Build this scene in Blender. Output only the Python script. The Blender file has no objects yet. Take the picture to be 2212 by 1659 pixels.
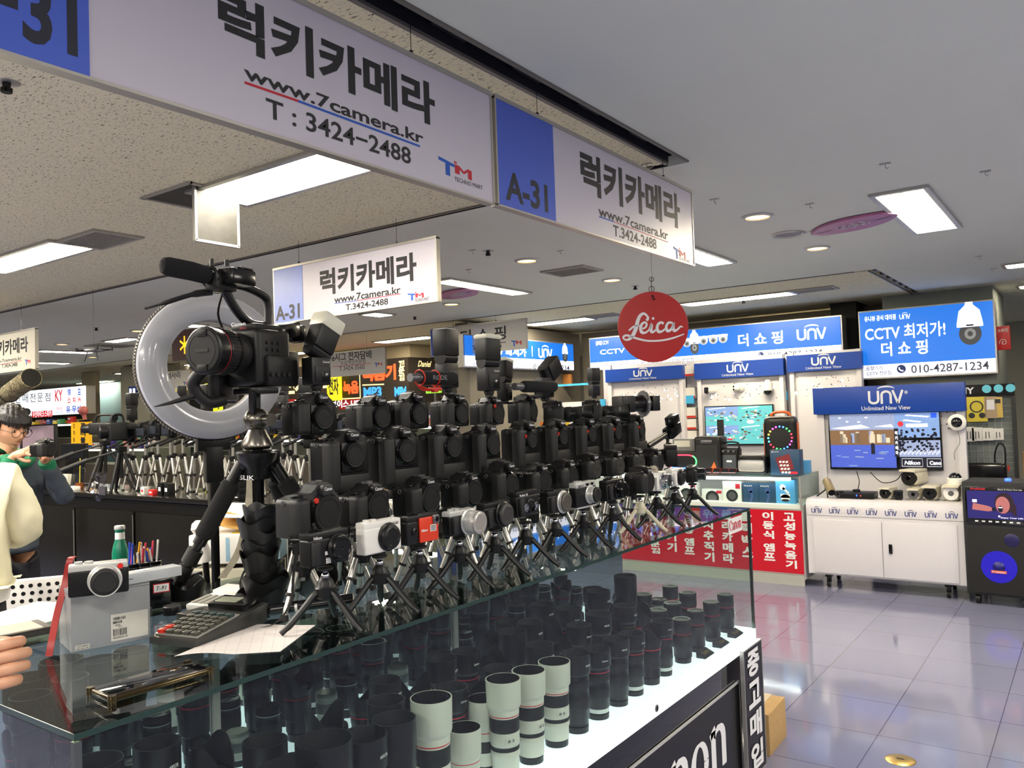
import bpy, bmesh, math, random
from mathutils import Vector, Matrix, Euler
PI = math.pi
R = math.radians
rnd = random.Random(7)
C = bpy.context.scene.collection
S = bpy.context.scene

# ------------------------------------------------------------------ camera
CAM = Vector((0, 0, 1.55)); FPX = 1762.0
YAW, PIT, ROL = R(35.65), R(1.93), R(2.0)
_f0 = Vector((-math.sin(YAW), math.cos(YAW), 0)); _r0 = Vector((math.cos(YAW), math.sin(YAW), 0)); _z = Vector((0, 0, 1))
FWD = _f0 * math.cos(PIT) + _z * math.sin(PIT)
_u0 = _z * math.cos(PIT) - _f0 * math.sin(PIT)
RGT = _r0 * math.cos(ROL) - _u0 * math.sin(ROL)
UPV = _r0 * math.sin(ROL) + _u0 * math.cos(ROL)
cd = bpy.data.cameras.new('camera'); cam = bpy.data.objects.new('camera', cd); C.objects.link(cam)
m = Matrix((RGT, UPV, -FWD)).transposed().to_4x4(); m.translation = CAM
cam.matrix_world = m; cd.sensor_width = 36; cd.lens = FPX / 2212 * 36; cd.clip_end = 200; cd.clip_start = 0.02
S.camera = cam
# ------------------------------------------------------------------ world, exposure, hall lamps outside the view and added fill lamps
S.view_settings.view_transform = 'Standard'; S.view_settings.look = 'None'
S.view_settings.exposure = 0.15; S.view_settings.gamma = 1; S.view_settings.use_curve_mapping = False
w = bpy.data.worlds.new('world'); S.world = w; w.use_nodes = True
w.node_tree.nodes['Background'].inputs[0].default_value = (0.95, 0.92, 0.88, 1)
w.node_tree.nodes['Background'].inputs[1].default_value = 0.12
CEIL = 2.68
def area(x, y, sx, sy, watts, col=(1, .93, .82), z=CEIL - .03):
    l = bpy.data.lights.new('unseen_ceiling_lamp', 'AREA'); l.shape = 'RECTANGLE'; l.size = sx; l.size_y = sy; l.energy = watts; l.color = col
    o = bpy.data.objects.new('unseen_ceiling_lamp_light', l); o.location = (x, y, z); C.objects.link(o); return o
for x, y in [(-3.6, -.6), (-1.0, -1.6), (1.6, -.6), (1.6, 2.6), (2.2, 5.6), (-6.5, -1.2), (1.6, -3.6), (-2.4, -3.6), (4.6, .8), (4.6, 4.2)]:
    area(x, y, 1.2, .3, 85)
for x, y in [(-5.5, 1.2), (-8.5, 2.2), (-12.5, 4.2), (-3.7, .5)]:  # unseen lamps added over the island to brighten its fissured ceiling
    area(x, y, 1.2, .3, 80)
S.cycles.max_bounces = 10; S.cycles.transparent_max_bounces = 24; S.cycles.diffuse_bounces = 3; S.cycles.glossy_bounces = 4
S.cycles.sample_clamp_indirect = 6; S.cycles.caustics_reflective = False; S.cycles.caustics_refractive = False

# ------------------------------------------------------------------ pixel -> point in the room
def ray(x, y): return FWD + RGT * ((x - 1106) / FPX) - UPV * ((y - 829.5) / FPX)
def on(x, y, X=None, Y=None, Z=None, d=None):
    r = ray(x, y)
    if X is not None: t = (X - CAM.x) / r.x
    elif Y is not None: t = (Y - CAM.y) / r.y
    elif Z is not None: t = (Z - CAM.z) / r.z
    else: t = d
    return CAM + r * t
def ceil(x, y): return on(x, y, Z=CEIL)

# ------------------------------------------------------------------ materials
def lin(c):
    return tuple(((v / 255) / 12.92 if v / 255 <= .04045 else ((v / 255 + .055) / 1.055) ** 2.4) for v in c)
MATS = {}
def mat(name, rgb, rough=.5, metal=0, emit=0, noise=.06, scale=40, spec=.5, bump=0, trans=0, coat=0, ecol=None):
    if name in MATS: return MATS[name]
    M_ = bpy.data.materials.new(name); M_.use_nodes = True; nt = M_.node_tree; b = nt.nodes['Principled BSDF']
    col = (*lin(rgb), 1)
    b.inputs['Roughness'].default_value = rough; b.inputs['Metallic'].default_value = metal
    b.inputs['Specular IOR Level'].default_value = spec; b.inputs['Coat Weight'].default_value = coat
    if noise or bump:
        n = nt.nodes.new('ShaderNodeTexNoise'); n.inputs['Scale'].default_value = scale; n.inputs['Detail'].default_value = 3
        tc = nt.nodes.new('ShaderNodeTexCoord'); nt.links.new(tc.outputs['Object'], n.inputs['Vector'])
        mx = nt.nodes.new('ShaderNodeMix'); mx.data_type = 'RGBA'
        mx.inputs['A'].default_value = tuple(v * (1 - noise) for v in col[:3]) + (1,)
        mx.inputs['B'].default_value = tuple(min(1, v * (1 + noise)) for v in col[:3]) + (1,)
        nt.links.new(n.outputs['Fac'], mx.inputs['Factor']); nt.links.new(mx.outputs['Result'], b.inputs['Base Color'])
        if bump:
            bp = nt.nodes.new('ShaderNodeBump'); bp.inputs['Strength'].default_value = bump; bp.inputs['Distance'].default_value = .002
            nt.links.new(n.outputs['Fac'], bp.inputs['Height']); nt.links.new(bp.outputs['Normal'], b.inputs['Normal'])
    else: b.inputs['Base Color'].default_value = col
    if emit:
        b.inputs['Emission Color'].default_value = (*(lin(ecol) if ecol else col[:3]), 1); b.inputs['Emission Strength'].default_value = emit
    if trans: b.inputs['Transmission Weight'].default_value = trans
    MATS[name] = M_; return M_
def glassmat(name, tint=(.93, .98, .96), rough=.0, ior=1.5):
    if name in MATS: return MATS[name]
    M_ = bpy.data.materials.new(name); M_.use_nodes = True; nt = M_.node_tree; nt.nodes.clear()
    o = nt.nodes.new('ShaderNodeOutputMaterial'); mx = nt.nodes.new('ShaderNodeMixShader'); t = nt.nodes.new('ShaderNodeBsdfTransparent')
    g = nt.nodes.new('ShaderNodeBsdfGlossy'); f = nt.nodes.new('ShaderNodeFresnel'); f.inputs['IOR'].default_value = ior
    t.inputs[0].default_value = (*tint, 1); g.inputs['Roughness'].default_value = rough
    ge = nt.nodes.new('ShaderNodeNewGeometry'); ma = nt.nodes.new('ShaderNodeMath'); ma.operation = 'MULTIPLY_ADD'; ma.inputs[1].default_value = 1 / ior - ior; ma.inputs[2].default_value = ior
    nt.links.new(ge.outputs['Backfacing'], ma.inputs[0]); nt.links.new(ma.outputs[0], f.inputs['IOR'])
    nt.links.new(f.outputs[0], mx.inputs[0]); nt.links.new(t.outputs[0], mx.inputs[1]); nt.links.new(g.outputs[0], mx.inputs[2]); nt.links.new(mx.outputs[0], o.inputs[0])
    MATS[name] = M_; return M_
BLK = mat('black_plastic', (13, 13, 14), .40, noise=.08, spec=.35)
BLKG = mat('black_gloss', (12, 12, 13), .16, noise=.0)
RUB = mat('black_rubber', (9, 9, 10), .6, noise=.1)
LENSB = mat('black_lens_barrel', (12, 12, 14), .34, noise=.05, spec=.35)
CAPM = mat('black_cap', (22, 22, 23), .5, spec=.3, noise=.05)
GRY = mat('grey_metal', (120, 120, 122), .35, .8)
CHR = mat('chrome', (200, 200, 205), .15, 1, noise=.02)
SIL = mat('silver_paint', (196, 196, 192), .35, .35)
SILT = mat('silver_tube', (190, 188, 180), .28, .85)
WHT = mat('white_paint', (232, 230, 226), .4, noise=.02)
WHTP = mat('white_plastic', (226, 224, 216), .35, noise=.02)
CREAM = mat('cream_lens_paint', (203, 201, 188), .4, noise=.02)
INK = mat('dark_ink', (32, 32, 34), .5, noise=0)
WINK = mat('white_ink', (225, 225, 225), .5, noise=0)
RINK = mat('red_ink', (200, 30, 50), .5, noise=0)
BINK = mat('blue_ink', (30, 90, 190), .5, noise=0)
GOLD = mat('gold_metal', (205, 175, 100), .2, 1)
ALU = mat('aluminium', (190, 188, 182), .35, .7)
DKGL = mat('dark_glass', (6, 6, 9), .05, noise=0, coat=.5)
GLS = glassmat('case_glass', ior=1.33)
GEDGE = mat('glass_edge_green', (30, 54, 47), .15, noise=.1)

# ------------------------------------------------------------------ mesh building
_tc = {}
def glyphs(s, bold=0.0, shear=0.0):
    k = (s, bold, shear)
    if k in _tc: return _tc[k]
    cu = bpy.data.curves.new('t', 'FONT'); cu.body = s; cu.size = 1; cu.offset = bold; cu.resolution_u = 3; cu.shear = shear
    o = bpy.data.objects.new('t', cu); C.objects.link(o)
    dg = bpy.context.evaluated_depsgraph_get(); dg.update()
    me = bpy.data.meshes.new_from_object(o.evaluated_get(dg))
    vs = [v.co.copy() for v in me.vertices]; fs = [list(p.vertices) for p in me.polygons]
    bpy.data.objects.remove(o); bpy.data.curves.remove(cu); bpy.data.meshes.remove(me)
    if not vs: vs = [Vector((0, 0, 0)), Vector((1, 1, 0))]
    x0, x1 = min(v.x for v in vs), max(v.x for v in vs); y0, y1 = min(v.y for v in vs), max(v.y for v in vs)
    w_, h_ = max(x1 - x0, 1e-4), max(y1 - y0, 1e-4)
    _tc[k] = ([((v.x - x0) / w_, (v.y - y0) / h_) for v in vs], fs, w_ / h_)
    return _tc[k]

class M:
    def __init__(s): s.bm = bmesh.new(); s.mi = 0
    def m(s, i): s.mi = i; return s
    def _fin(s, verts, bev=0, seg=2):
        fs = set(f for v in verts for f in v.link_faces)
        for f in fs: f.material_index = s.mi
        if bev:
            es = set(e for v in verts for e in v.link_edges)
            bmesh.ops.bevel(s.bm, geom=list(es), offset=bev, segments=seg, affect='EDGES', profile=.6, material=s.mi)
    def add(s, vs, fs, bev=0, seg=2):
        bv = [s.bm.verts.new(v) for v in vs]; 
        for f in fs:
            try: s.bm.faces.new([bv[i] for i in f])
            except ValueError: pass
        s._fin(bv, bev, seg); return s
    def box(s, x, y, z, sx, sy, sz, bev=0, rot=None, seg=2):
        q = [Vector((a * sx / 2, b * sy / 2, c * sz / 2)) for a in (-1, 1) for b in (-1, 1) for c in (-1, 1)]
        if rot is not None:
            e = Euler(rot).to_matrix(); q = [e @ v for v in q]
        o = Vector((x, y, z))
        return s.add([v + o for v in q], [(0, 1, 3, 2), (4, 6, 7, 5), (0, 4, 5, 1), (2, 3, 7, 6), (0, 2, 6, 4), (1, 5, 7, 3)], bev, seg)
    def tube(s, pts, r, seg=8, caps=True):
        pts = [Vector(p) for p in pts]; n = len(pts); rs = r if isinstance(r, (list, tuple)) else [r] * n
        t0 = (pts[1] - pts[0]).normalized(); a = t0.orthogonal().normalized(); rings = []
        for i, p in enumerate(pts):
            t = (pts[min(i + 1, n - 1)] - pts[max(i - 1, 0)])
            t = t.normalized() if t.length > 1e-9 else t0
            a = (a - t * a.dot(t)); a = a.normalized() if a.length > 1e-6 else t.orthogonal().normalized(); b = t.cross(a)
            rings.append([s.bm.verts.new(p + (a * math.cos(2 * PI * k / seg) + b * math.sin(2 * PI * k / seg)) * rs[i]) for k in range(seg)])
        for i in range(n - 1):
            for k in range(seg): 
                f = s.bm.faces.new((rings[i][k], rings[i][(k + 1) % seg], rings[i + 1][(k + 1) % seg], rings[i + 1][k])); f.material_index = s.mi
        if caps:
            for rr in (rings[0][::-1], rings[-1]): s.bm.faces.new(rr).material_index = s.mi
        return s
    def cyl(s, p0, p1, r0, r1=None, seg=16): return s.tube([p0, p1], [r0, r0 if r1 is None else r1], seg)
    def lathe(s, prof, o=(0, 0, 0), axis='z', seg=24, close=True):
        # prof: (radius, height, material index or None)
        o = Vector(o); rings = []
        def pt(r, h, a):
            c, d = r * math.cos(a), r * math.sin(a)
            return o + (Vector((c, d, h)) if axis == 'z' else Vector((c, -h, d)) if axis == '-y' else Vector((h, c, d)))
        for p in prof:
            rings.append([s.bm.verts.new(pt(p[0], p[1], 2 * PI * k / seg)) for k in range(seg)])
        for i in range(len(prof) - 1):
            mi = prof[i][2] if len(prof[i]) > 2 and len(prof[i + 1]) > 2 and prof[i][2] == prof[i + 1][2] else s.mi if len(prof[i]) < 3 and len(prof[i + 1]) < 3 else 0
            for k in range(seg):
                f = s.bm.faces.new((rings[i][k], rings[i][(k + 1) % seg], rings[i + 1][(k + 1) % seg], rings[i + 1][k])); f.material_index = mi
        if close:
            for j, rr in ((0, rings[0][::-1]), (-1, rings[-1])):
                if prof[j][0] > 1e-5: s.bm.faces.new(rr).material_index = prof[j][2] if len(prof[j]) > 2 else s.mi
        return s
    def prism(s, poly, y0, y1, bev=0, plane='xz', seg=2):
        # polygon in x,z extruded along y (or in x,y along z, or in y,z along x)
        f = {'xz': lambda a, b, c: (a, c, b), 'xy': lambda a, b, c: (a, b, c), 'yz': lambda a, b, c: (c, a, b)}[plane]
        n = len(poly); vs = [f(a, b, y0) for a, b in poly] + [f(a, b, y1) for a, b in poly]
        return s.add(vs, [list(range(n)), list(range(n, 2 * n))[::-1]] + [(i, n + i, n + (i + 1) % n, (i + 1) % n) for i in range(n)], bev, seg)
    def ball(s, c, r, seg=16, rings=10, rot=None):
        r = r if isinstance(r, (list, tuple)) else (r, r, r)
        mt = Matrix.Translation(c) @ (Euler(rot).to_matrix().to_4x4() if rot else Matrix()) @ Matrix.Diagonal((*r, 1))
        g = bmesh.ops.create_uvsphere(s.bm, u_segments=seg, v_segments=rings, radius=1, matrix=mt)
        s._fin(g['verts']); return s
    def torus(s, c, R_, r, axis='-y', seg=32, rs=8):
        c = Vector(c); rings = []
        for i in range(seg):
            a = 2 * PI * i / seg; ring = []
            for k in range(rs):
                b = 2 * PI * k / rs; q = R_ + r * math.cos(b); h = r * math.sin(b)
                x, y = q * math.cos(a), q * math.sin(a)
                ring.append(s.bm.verts.new(c + (Vector((x, y, h)) if axis == 'z' else Vector((x, h, y)) if axis == '-y' else Vector((h, x, y)))))
            rings.append(ring)
        for i in range(seg):
            for k in range(rs):
                f = s.bm.faces.new((rings[i][k], rings[(i + 1) % seg][k], rings[(i + 1) % seg][(k + 1) % rs], rings[i][(k + 1) % rs])); f.material_index = s.mi
        return s
    def text(s, t, x0, z0, x1, z1, y, bold=.01, keep=False, mid=False, shear=0):
        # letters filling the box x0..x1, z0..z1 in the plane y, facing -y
        v, f, asp = glyphs(t, bold, shear)
        W, H = x1 - x0, z1 - z0
        if keep: W2 = H * asp; x0 += (W - W2) / 2 if mid else 0; W = W2
        return s.add([(x0 + a * W, y, z0 + b * H) for a, b in v], f)
    def quad(s, x0, z0, x1, z1, y): return s.add([(x0, y, z0), (x1, y, z0), (x1, y, z1), (x0, y, z1)], [(0, 1, 2, 3)])
    def poly(s, pts, y): return s.add([(a, y, b) for a, b in pts], [list(range(len(pts)))])
    def disc(s, x, z, r, y, seg=20, rz=None): return s.poly([(x + r * math.cos(2 * PI * k / seg), z + (rz or r) * math.sin(2 * PI * k / seg)) for k in range(seg)], y)
    def stroke(s, pts, wd, y):
        # flat ribbon in the plane y; wd one width or one for each point
        n = len(pts); ws = wd if isinstance(wd, (list, tuple)) else [wd] * n; L = []; Rr = []
        for i, (a, b) in enumerate(pts):
            dx = pts[min(i + 1, n - 1)][0] - pts[max(i - 1, 0)][0]; dz = pts[min(i + 1, n - 1)][1] - pts[max(i - 1, 0)][1]
            q = math.hypot(dx, dz) or 1; nx, nz = -dz / q * ws[i] / 2, dx / q * ws[i] / 2
            L.append((a + nx, y, b + nz)); Rr.append((a - nx, y, b - nz))
        return s.add(L + Rr, [(i, i + 1, n + i + 1, n + i) for i in range(n - 1)])
def smooth(pts, k=6):
    # Catmull-Rom through points of any size
    out = []; n = len(pts)
    for i in range(n - 1):
        p0, p1, p2, p3 = pts[max(i - 1, 0)], pts[i], pts[i + 1], pts[min(i + 2, n - 1)]
        for j in range(k):
            t = j / k
            out.append(tuple(.5 * (2 * b + (c - a) * t + (2 * a - 5 * b + 4 * c - d) * t * t + (3 * b - a - 3 * c + d) * t ** 3) for a, b, c, d in zip(p0, p1, p2, p3)))
    out.append(tuple(pts[-1])); return out

def obj(name, mb, mats, parent=None, loc=None, rot=None, label=None, sharp=38, flat=False):
    me = bpy.data.meshes.new(name); bmesh.ops.recalc_face_normals(mb.bm, faces=mb.bm.faces) if not flat else None
    mb.bm.to_mesh(me); mb.bm.free()
    for q in (mats if isinstance(mats, (list, tuple)) else [mats]): me.materials.append(q)
    if not flat:
        me.polygons.foreach_set('use_smooth', [True] * len(me.polygons)); me.set_sharp_from_angle(angle=R(sharp))
    o = bpy.data.objects.new(name, me); C.objects.link(o)
    if parent is not None: o.parent = parent
    if loc is not None: o.location = loc
    if rot is not None: o.rotation_euler = rot
    if label: o['label'] = label
    return o
def tag(o, label, cat, group=None, kind=None):
    o['label'] = label; o['category'] = cat
    if group: o['group'] = group
    if kind: o['kind'] = kind
    return o
def thing(name, label, cat, loc=(0, 0, 0), rot=0, group=None):
    o = bpy.data.objects.new(name, None); C.objects.link(o); o.empty_display_size = .05
    o.location = loc; o.rotation_euler = rot if isinstance(rot, (tuple, list, Euler)) else (0, 0, rot)
    return tag(o, label, cat, group)
def struct(name, mb, mats, **k):
    o = obj(name, mb, mats, **k); o['kind'] = 'structure'; return o
def dup(r, loc, rot, label, group=None):
    c = r.copy(); C.objects.link(c); c.location = loc; c.rotation_euler = rot if isinstance(rot, (tuple, list, Euler)) else (0, 0, rot); c['label'] = label
    if group: c['group'] = group
    def kids(a, b):
        for ch in KIDS.get(a.name, ()):
            d = ch.copy(); C.objects.link(d); d.parent = b; kids(ch, d)
    kids(r, c); return c
KIDS = {}
def index_kids():
    KIDS.clear()
    for o in C.objects:
        if o.parent: KIDS.setdefault(o.parent.name, []).append(o)
ORD = ['first', 'second', 'third', 'fourth', 'fifth', 'sixth', 'seventh', 'eighth', 'ninth', 'tenth', 'eleventh', 'twelfth', 'thirteenth', 'fourteenth', 'fifteenth',
       'sixteenth', 'seventeenth', 'eighteenth', 'nineteenth', 'twentieth', 'twenty-first', 'twenty-second', 'twenty-third', 'twenty-fourth', 'twenty-fifth', 'twenty-sixth', 'twenty-seventh', 'twenty-eighth']

def tm_logo(mb, x0, z0, x1, z1, y, blue, red):
    # the blue T and red M of the mall, filling the box
    W, H = x1 - x0, z1 - z0
    P = lambda a, b: (x0 + a * W, z0 + b * H)
    mb.m(blue).poly([P(0, .78), P(0, .98), P(.47, .80), P(.47, .62), P(.33, .66), P(.33, .0), P(.2, .02), P(.2, .72)], y)
    mb.m(red).poly([P(.48, .3), P(.48, .85), P(.62, .8), P(.62, .28)], y)
    mb.poly([P(.62, .8), P(.75, .56), P(.75, .40), P(.62, .62)], y).poly([P(.75, .56), P(.88, .8), P(.88, .62), P(.75, .4)], y)
    mb.poly([P(.88, .8), P(1, .76), P(1, .18), P(.88, .2)], y).poly([P(.46, .9), P(.46, 1.02), P(.54, 1.0), P(.54, .88)], y)
def unv_logo(mb, x0, z0, x1, z1, y, arc=True):
    # lower-case u n v with the arc over the n
    W, H = x1 - x0, z1 - z0; b = .112 * W; H2 = H * .74 if arc else H
    P = lambda a, c: (x0 + a * W, z0 + c * H2)
    u = [P(.04, 1)] + [P(.04, .35)] + [P(.17 - .13 * math.cos(t), .30 - .24 * math.sin(t)) for t in [k * PI / 8 for k in range(0, 9)]] + [P(.30, 1)]
    mb.stroke(u, b * .62, y)
    n = [P(.40, 0), P(.40, .6)] + [P(.53 - .13 * math.cos(t), .66 + .27 * math.sin(t)) for t in [k * PI / 8 for k in range(0, 9)]] + [P(.66, 0)]
    mb.stroke(n, b * .62, y)
    mb.stroke([P(.72, 1), P(.86, .03), P(.87, .03), P(1, 1)], b * .6, y - .0002)
    if arc: mb.stroke([(x0 + W * (.53 + .26 * math.cos(t)), z0 + H * (.78 + .19 * math.sin(t))) for t in [PI * k / 10 for k in range(1, 10)]], [b * q for q in (.1, .25, .35, .42, .45, .42, .35, .25, .1)], y)
# ================================================================== the hall
def floor_mat():
    M_ = bpy.data.materials.new('floor_tiles'); M_.use_nodes = True; nt = M_.node_tree; b = nt.nodes['Principled BSDF']
    tc = nt.nodes.new('ShaderNodeTexCoord'); br = nt.nodes.new('ShaderNodeTexBrick'); nt.links.new(tc.outputs['Object'], br.inputs['Vector'])
    br.offset = 0; br.inputs['Scale'].default_value = 1; br.inputs['Brick Width'].default_value = .45; br.inputs['Row Height'].default_value = .45
    br.inputs['Mortar Size'].default_value = .0025; br.inputs['Mortar Smooth'].default_value = .1; br.inputs['Bias'].default_value = 0
    br.inputs['Color1'].default_value = (*lin((116, 118, 143)), 1); br.inputs['Color2'].default_value = (*lin((122, 124, 149)), 1); br.inputs['Mortar'].default_value = (*lin((78, 78, 102)), 1)
    n = nt.nodes.new('ShaderNodeTexNoise'); n.inputs['Scale'].default_value = 5; n.inputs['Detail'].default_value = 6; nt.links.new(tc.outputs['Object'], n.inputs['Vector'])
    mx = nt.nodes.new('ShaderNodeMix'); mx.data_type = 'RGBA'; mx.blend_type = 'MULTIPLY'; mx.inputs['Factor'].default_value = .35
    nt.links.new(br.outputs['Color'], mx.inputs['A']); nt.links.new(n.outputs['Color'], mx.inputs['B'])
    hs = nt.nodes.new('ShaderNodeHueSaturation'); hs.inputs['Value'].default_value = 1.15; nt.links.new(mx.outputs['Result'], hs.inputs['Color'])
    nt.links.new(br.outputs['Color'], b.inputs['Base Color'])
    rr = nt.nodes.new('ShaderNodeMapRange'); rr.inputs['To Min'].default_value = .03; rr.inputs['To Max'].default_value = .13; nt.links.new(n.outputs['Fac'], rr.inputs['Value']); nt.links.new(rr.outputs['Result'], b.inputs['Roughness'])
    n2 = nt.nodes.new('ShaderNodeTexNoise'); n2.inputs['Scale'].default_value = 2.2; nt.links.new(tc.outputs['Object'], n2.inputs['Vector'])
    bp = nt.nodes.new('ShaderNodeBump'); bp.inputs['Strength'].default_value = .25; bp.inputs['Distance'].default_value = .01; nt.links.new(n2.outputs['Fac'], bp.inputs['Height']); nt.links.new(bp.outputs['Normal'], b.inputs['Normal'])
    b.inputs['Specular IOR Level'].default_value = .7
    return M_
def fissured():
    # mineral-fibre ceiling board: fine dark dashes and pits
    M_ = bpy.data.materials.new('fissured_board'); M_.use_nodes = True; nt = M_.node_tree; b = nt.nodes['Principled BSDF']
    tc = nt.nodes.new('ShaderNodeTexCoord'); mp = nt.nodes.new('ShaderNodeMapping'); mp.inputs['Scale'].default_value = (38, 120, 1); mp.inputs['Rotation'].default_value = (0, 0, .3)
    nt.links.new(tc.outputs['Object'], mp.inputs['Vector'])
    n = nt.nodes.new('ShaderNodeTexNoise'); n.inputs['Scale'].default_value = 1.5; n.inputs['Detail'].default_value = 2; n.inputs['Distortion'].default_value = 1.0; nt.links.new(mp.outputs[0], n.inputs['Vector'])
    cr = nt.nodes.new('ShaderNodeValToRGB'); cr.color_ramp.elements[0].position = .335; cr.color_ramp.elements[1].position = .395
    cr.color_ramp.elements[0].color = (*lin((96, 88, 62)), 1); cr.color_ramp.elements[1].color = (*lin((244, 236, 200)), 1)
    nt.links.new(n.outputs['Fac'], cr.inputs[0]); nt.links.new(cr.outputs[0], b.inputs['Base Color']); b.inputs['Roughness'].default_value = .95
    bp = nt.nodes.new('ShaderNodeBump'); bp.inputs['Strength'].default_value = .4; bp.inputs['Distance'].default_value = .003; nt.links.new(n.outputs['Fac'], bp.inputs['Height']); nt.links.new(bp.outputs['Normal'], b.inputs['Normal'])
    return M_
FLM = floor_mat(); FIS = fissured()
CSM = mat('smooth_ceiling_paint', (238, 240, 222), .9, noise=.03, scale=3)
struct('floor', M().box(-12, 8, -.05, 40, 28, .1), FLM)
SX0, SX1, SY0, SY1 = -1.575, -1.495, 3.50, 3.555
TX0, TX1, TY0, TY1 = -1.585, -1.52, 7.62, 7.68
def slab(x0, y0, x1, y1, m_, z=CEIL, th=.05): return struct('ceiling', M().box((x0 + x1) / 2, (y0 + y1) / 2, z + th / 2, x1 - x0, y1 - y0, th), m_)
slab(-32, -6, SX0, SY0, FIS)
slab(-32, SY1, SX1, TY0, CSM); slab(SX1, -6, 8, 22, CSM)
slab(-32, TY1, TX0, 22, FIS); slab(TX1, TY0, SX1, 22, CSM) if SX1 > TX1 else None
slab(-32, -6, 8, 22, mat('slot_black', (14, 14, 18), .8), z=CEIL + .09, th=.04)
b = M(); b.box(SX0 - .006, -1.25, CEIL - .002, .018, 9.5, .012).box(SX1 + .006, -1.25, CEIL - .002, .014, 9.56, .012)
b2 = M().box(SX0 + .002, -1.25, CEIL + .046, .004, 9.5, .086).box(SX1 - .002, -1.25, CEIL + .046, .004, 9.5, .086).box(-16.8, SY0 + .002, CEIL + .046, 30.4, .004, .086).box(-16.8, SY1 - .002, CEIL + .046, 30.4, .004, .086)
for k in range(9): b2.box((SX0 + SX1) / 2, -.2 + k * .42, CEIL + .045, SX1 - SX0 - .03, .16, .03)
struct('trim_4', b2, mat('slot_baffle', (24, 26, 34), .6))
struct('trim_1', b, mat('slot_rail', (120, 116, 108), .5, .3))
b = M(); b.box(-16.8, SY0 - .006, CEIL - .002, 30.3, .014, .012)
struct('trim_2', b, MATS['slot_rail'])
b = M(); b.box(TX0 - .005, 14.8, CEIL - .002, .012, 14.3, .01).box(-16.8, TY0 + .002, CEIL - .002, 30.2, .012, .01)
for k in range(6): b.box((TX0 + TX1) / 2, 7.85 + k * .3, CEIL + .03, .07, .1, .03)
struct('trim_3', b, MATS['slot_rail'])
WLM = mat('pale_wall', (168, 170, 160), .8, noise=.04, scale=2)
struct('wall_north', M().box(-12, 15.1, 1.35, 40, .2, 2.8), WLM)
struct('wall_west', M().box(-31.9, 8, 1.35, .2, 28, 2.8), WLM)

# ------------------------------------------------------------------ ceiling fittings
TUBE = mat('fluorescent_tube', (255, 244, 222), .5, emit=62, noise=0, ecol=(255, 240, 210))
TUBW = mat('led_panel', (255, 250, 240), .5, emit=44, noise=0, ecol=(255, 247, 232))
REFL = mat('lamp_reflector', (240, 225, 170), .3, .3)
def fluoro(p0, p1, width, label, led=False, group='recessed ceiling lamps', side=None):
    a, b_ = ceil(*p0), ceil(*p1); c = (a + b_) / 2; v = b_ - a
    along_x = abs(v.x) > abs(v.y); L = max(abs(v.x), abs(v.y))
    t = thing('ceiling_light', label, 'ceiling light', (c.x, c.y, CEIL), 0 if along_x else PI / 2, group)
    f = M(); h = -.008
    for sy in (-1, 1): f.box(0, sy * (width / 2 + .015), h, L + .06, .03, .018)
    for sx in (-1, 1): f.box(sx * (L / 2 + .015), 0, h, .03, width, .018)
    obj('frame', f, ALU, t)
    if led: obj('diffuser', M().box(0, 0, -.006, L, width, .012, .002), TUBW, t)
    else:
        obj('reflector', M().box(0, 0, -.002, L, width, .004), REFL, t)
        n = 2 if width > .16 else 1
        for k in range(n):
            y = (k - (n - 1) / 2) * width * .5
            obj('tube', M().box(0, y, -.013, L * .94, width * (.42 if n == 2 else .62), .014, .005), TUBE, t)
    return t
fluoro((486, 426), (738, 340), .31, 'bright flat panel lamp beside the open ceiling hatch', led=True)
fluoro((-60, 578), (186, 530), .25, 'twin tube lamp beside the square grille at the picture edge')
fluoro((1943, 411), (2022, 494), .24, 'tube lamp with screwed metal frame past the pink ceiling emblem')
fluoro((1440, 520), (1540, 570), .2, 'tube lamp whose end peeks out behind the nearer small shop sign')
fluoro((952, 604), (1128, 632), .17, 'slim tube lamp running away beside the middle hanging sign')
fluoro((1476, 656), (1716, 631), .24, 'long tube lamp with a grille at its end, above the blue light box')
fluoro((1618, 689), (1836, 671), .24, 'long tube lamp just above the widest blue light box')
fluoro((1142, 700), (1275, 686), .24, 'tube lamp between the grey hanging sign and the red disc')
fluoro((1275, 730), (1350, 722), .24, 'tube lamp half hidden by the red disc')
fluoro((818, 738), (935, 726), .24, 'tube lamp ending at the grey hanging sign with blue end')
fluoro((785, 677), (845, 678), .2, 'short lamp peeking from under the middle hanging sign')
fluoro((208, 735), (318, 731), .17, 'slim lamp ending at the ring light, nearer row')
fluoro((236, 806), (316, 803), .22, 'tube lamp near the ring light rim, farther row')
fluoro((386, 700), (438, 702), .2, 'lamp seen through the top of the ring light')
fluoro((175, 828), (235, 822), .25, 'far tube lamp over the white light box')
fluoro((82, 757), (200, 760), .17, 'slim lamp behind the hovering drone')
fluoro((82, 782), (145, 784), .17, 'slim lamp just beyond the hanging sign at the picture edge')
fluoro((625, 763), (665, 760), .24, 'lamp behind the flash of the tall front camera')
fluoro((612, 793), (665, 790), .24, 'farther lamp behind the flash of the tall front camera')
fluoro((370, 792), (425, 786), .24, 'lamp above the brown star sign inside the ring')
fluoro((2172, 571), (2260, 566), .2, 'tube lamp cut by the picture edge over the boxes')
fluoro((2203, 619), (2260, 612), .2, 'tube lamp farther back at the picture edge', group='recessed ceiling lamps')
fluoro((1820, 707), (1858, 704), .2, 'lamp in the dark gap beside the widest blue light box')
DLM = mat('downlight_glow', (255, 214, 140), .5, emit=5, noise=0, ecol=(255, 205, 125))
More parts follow.
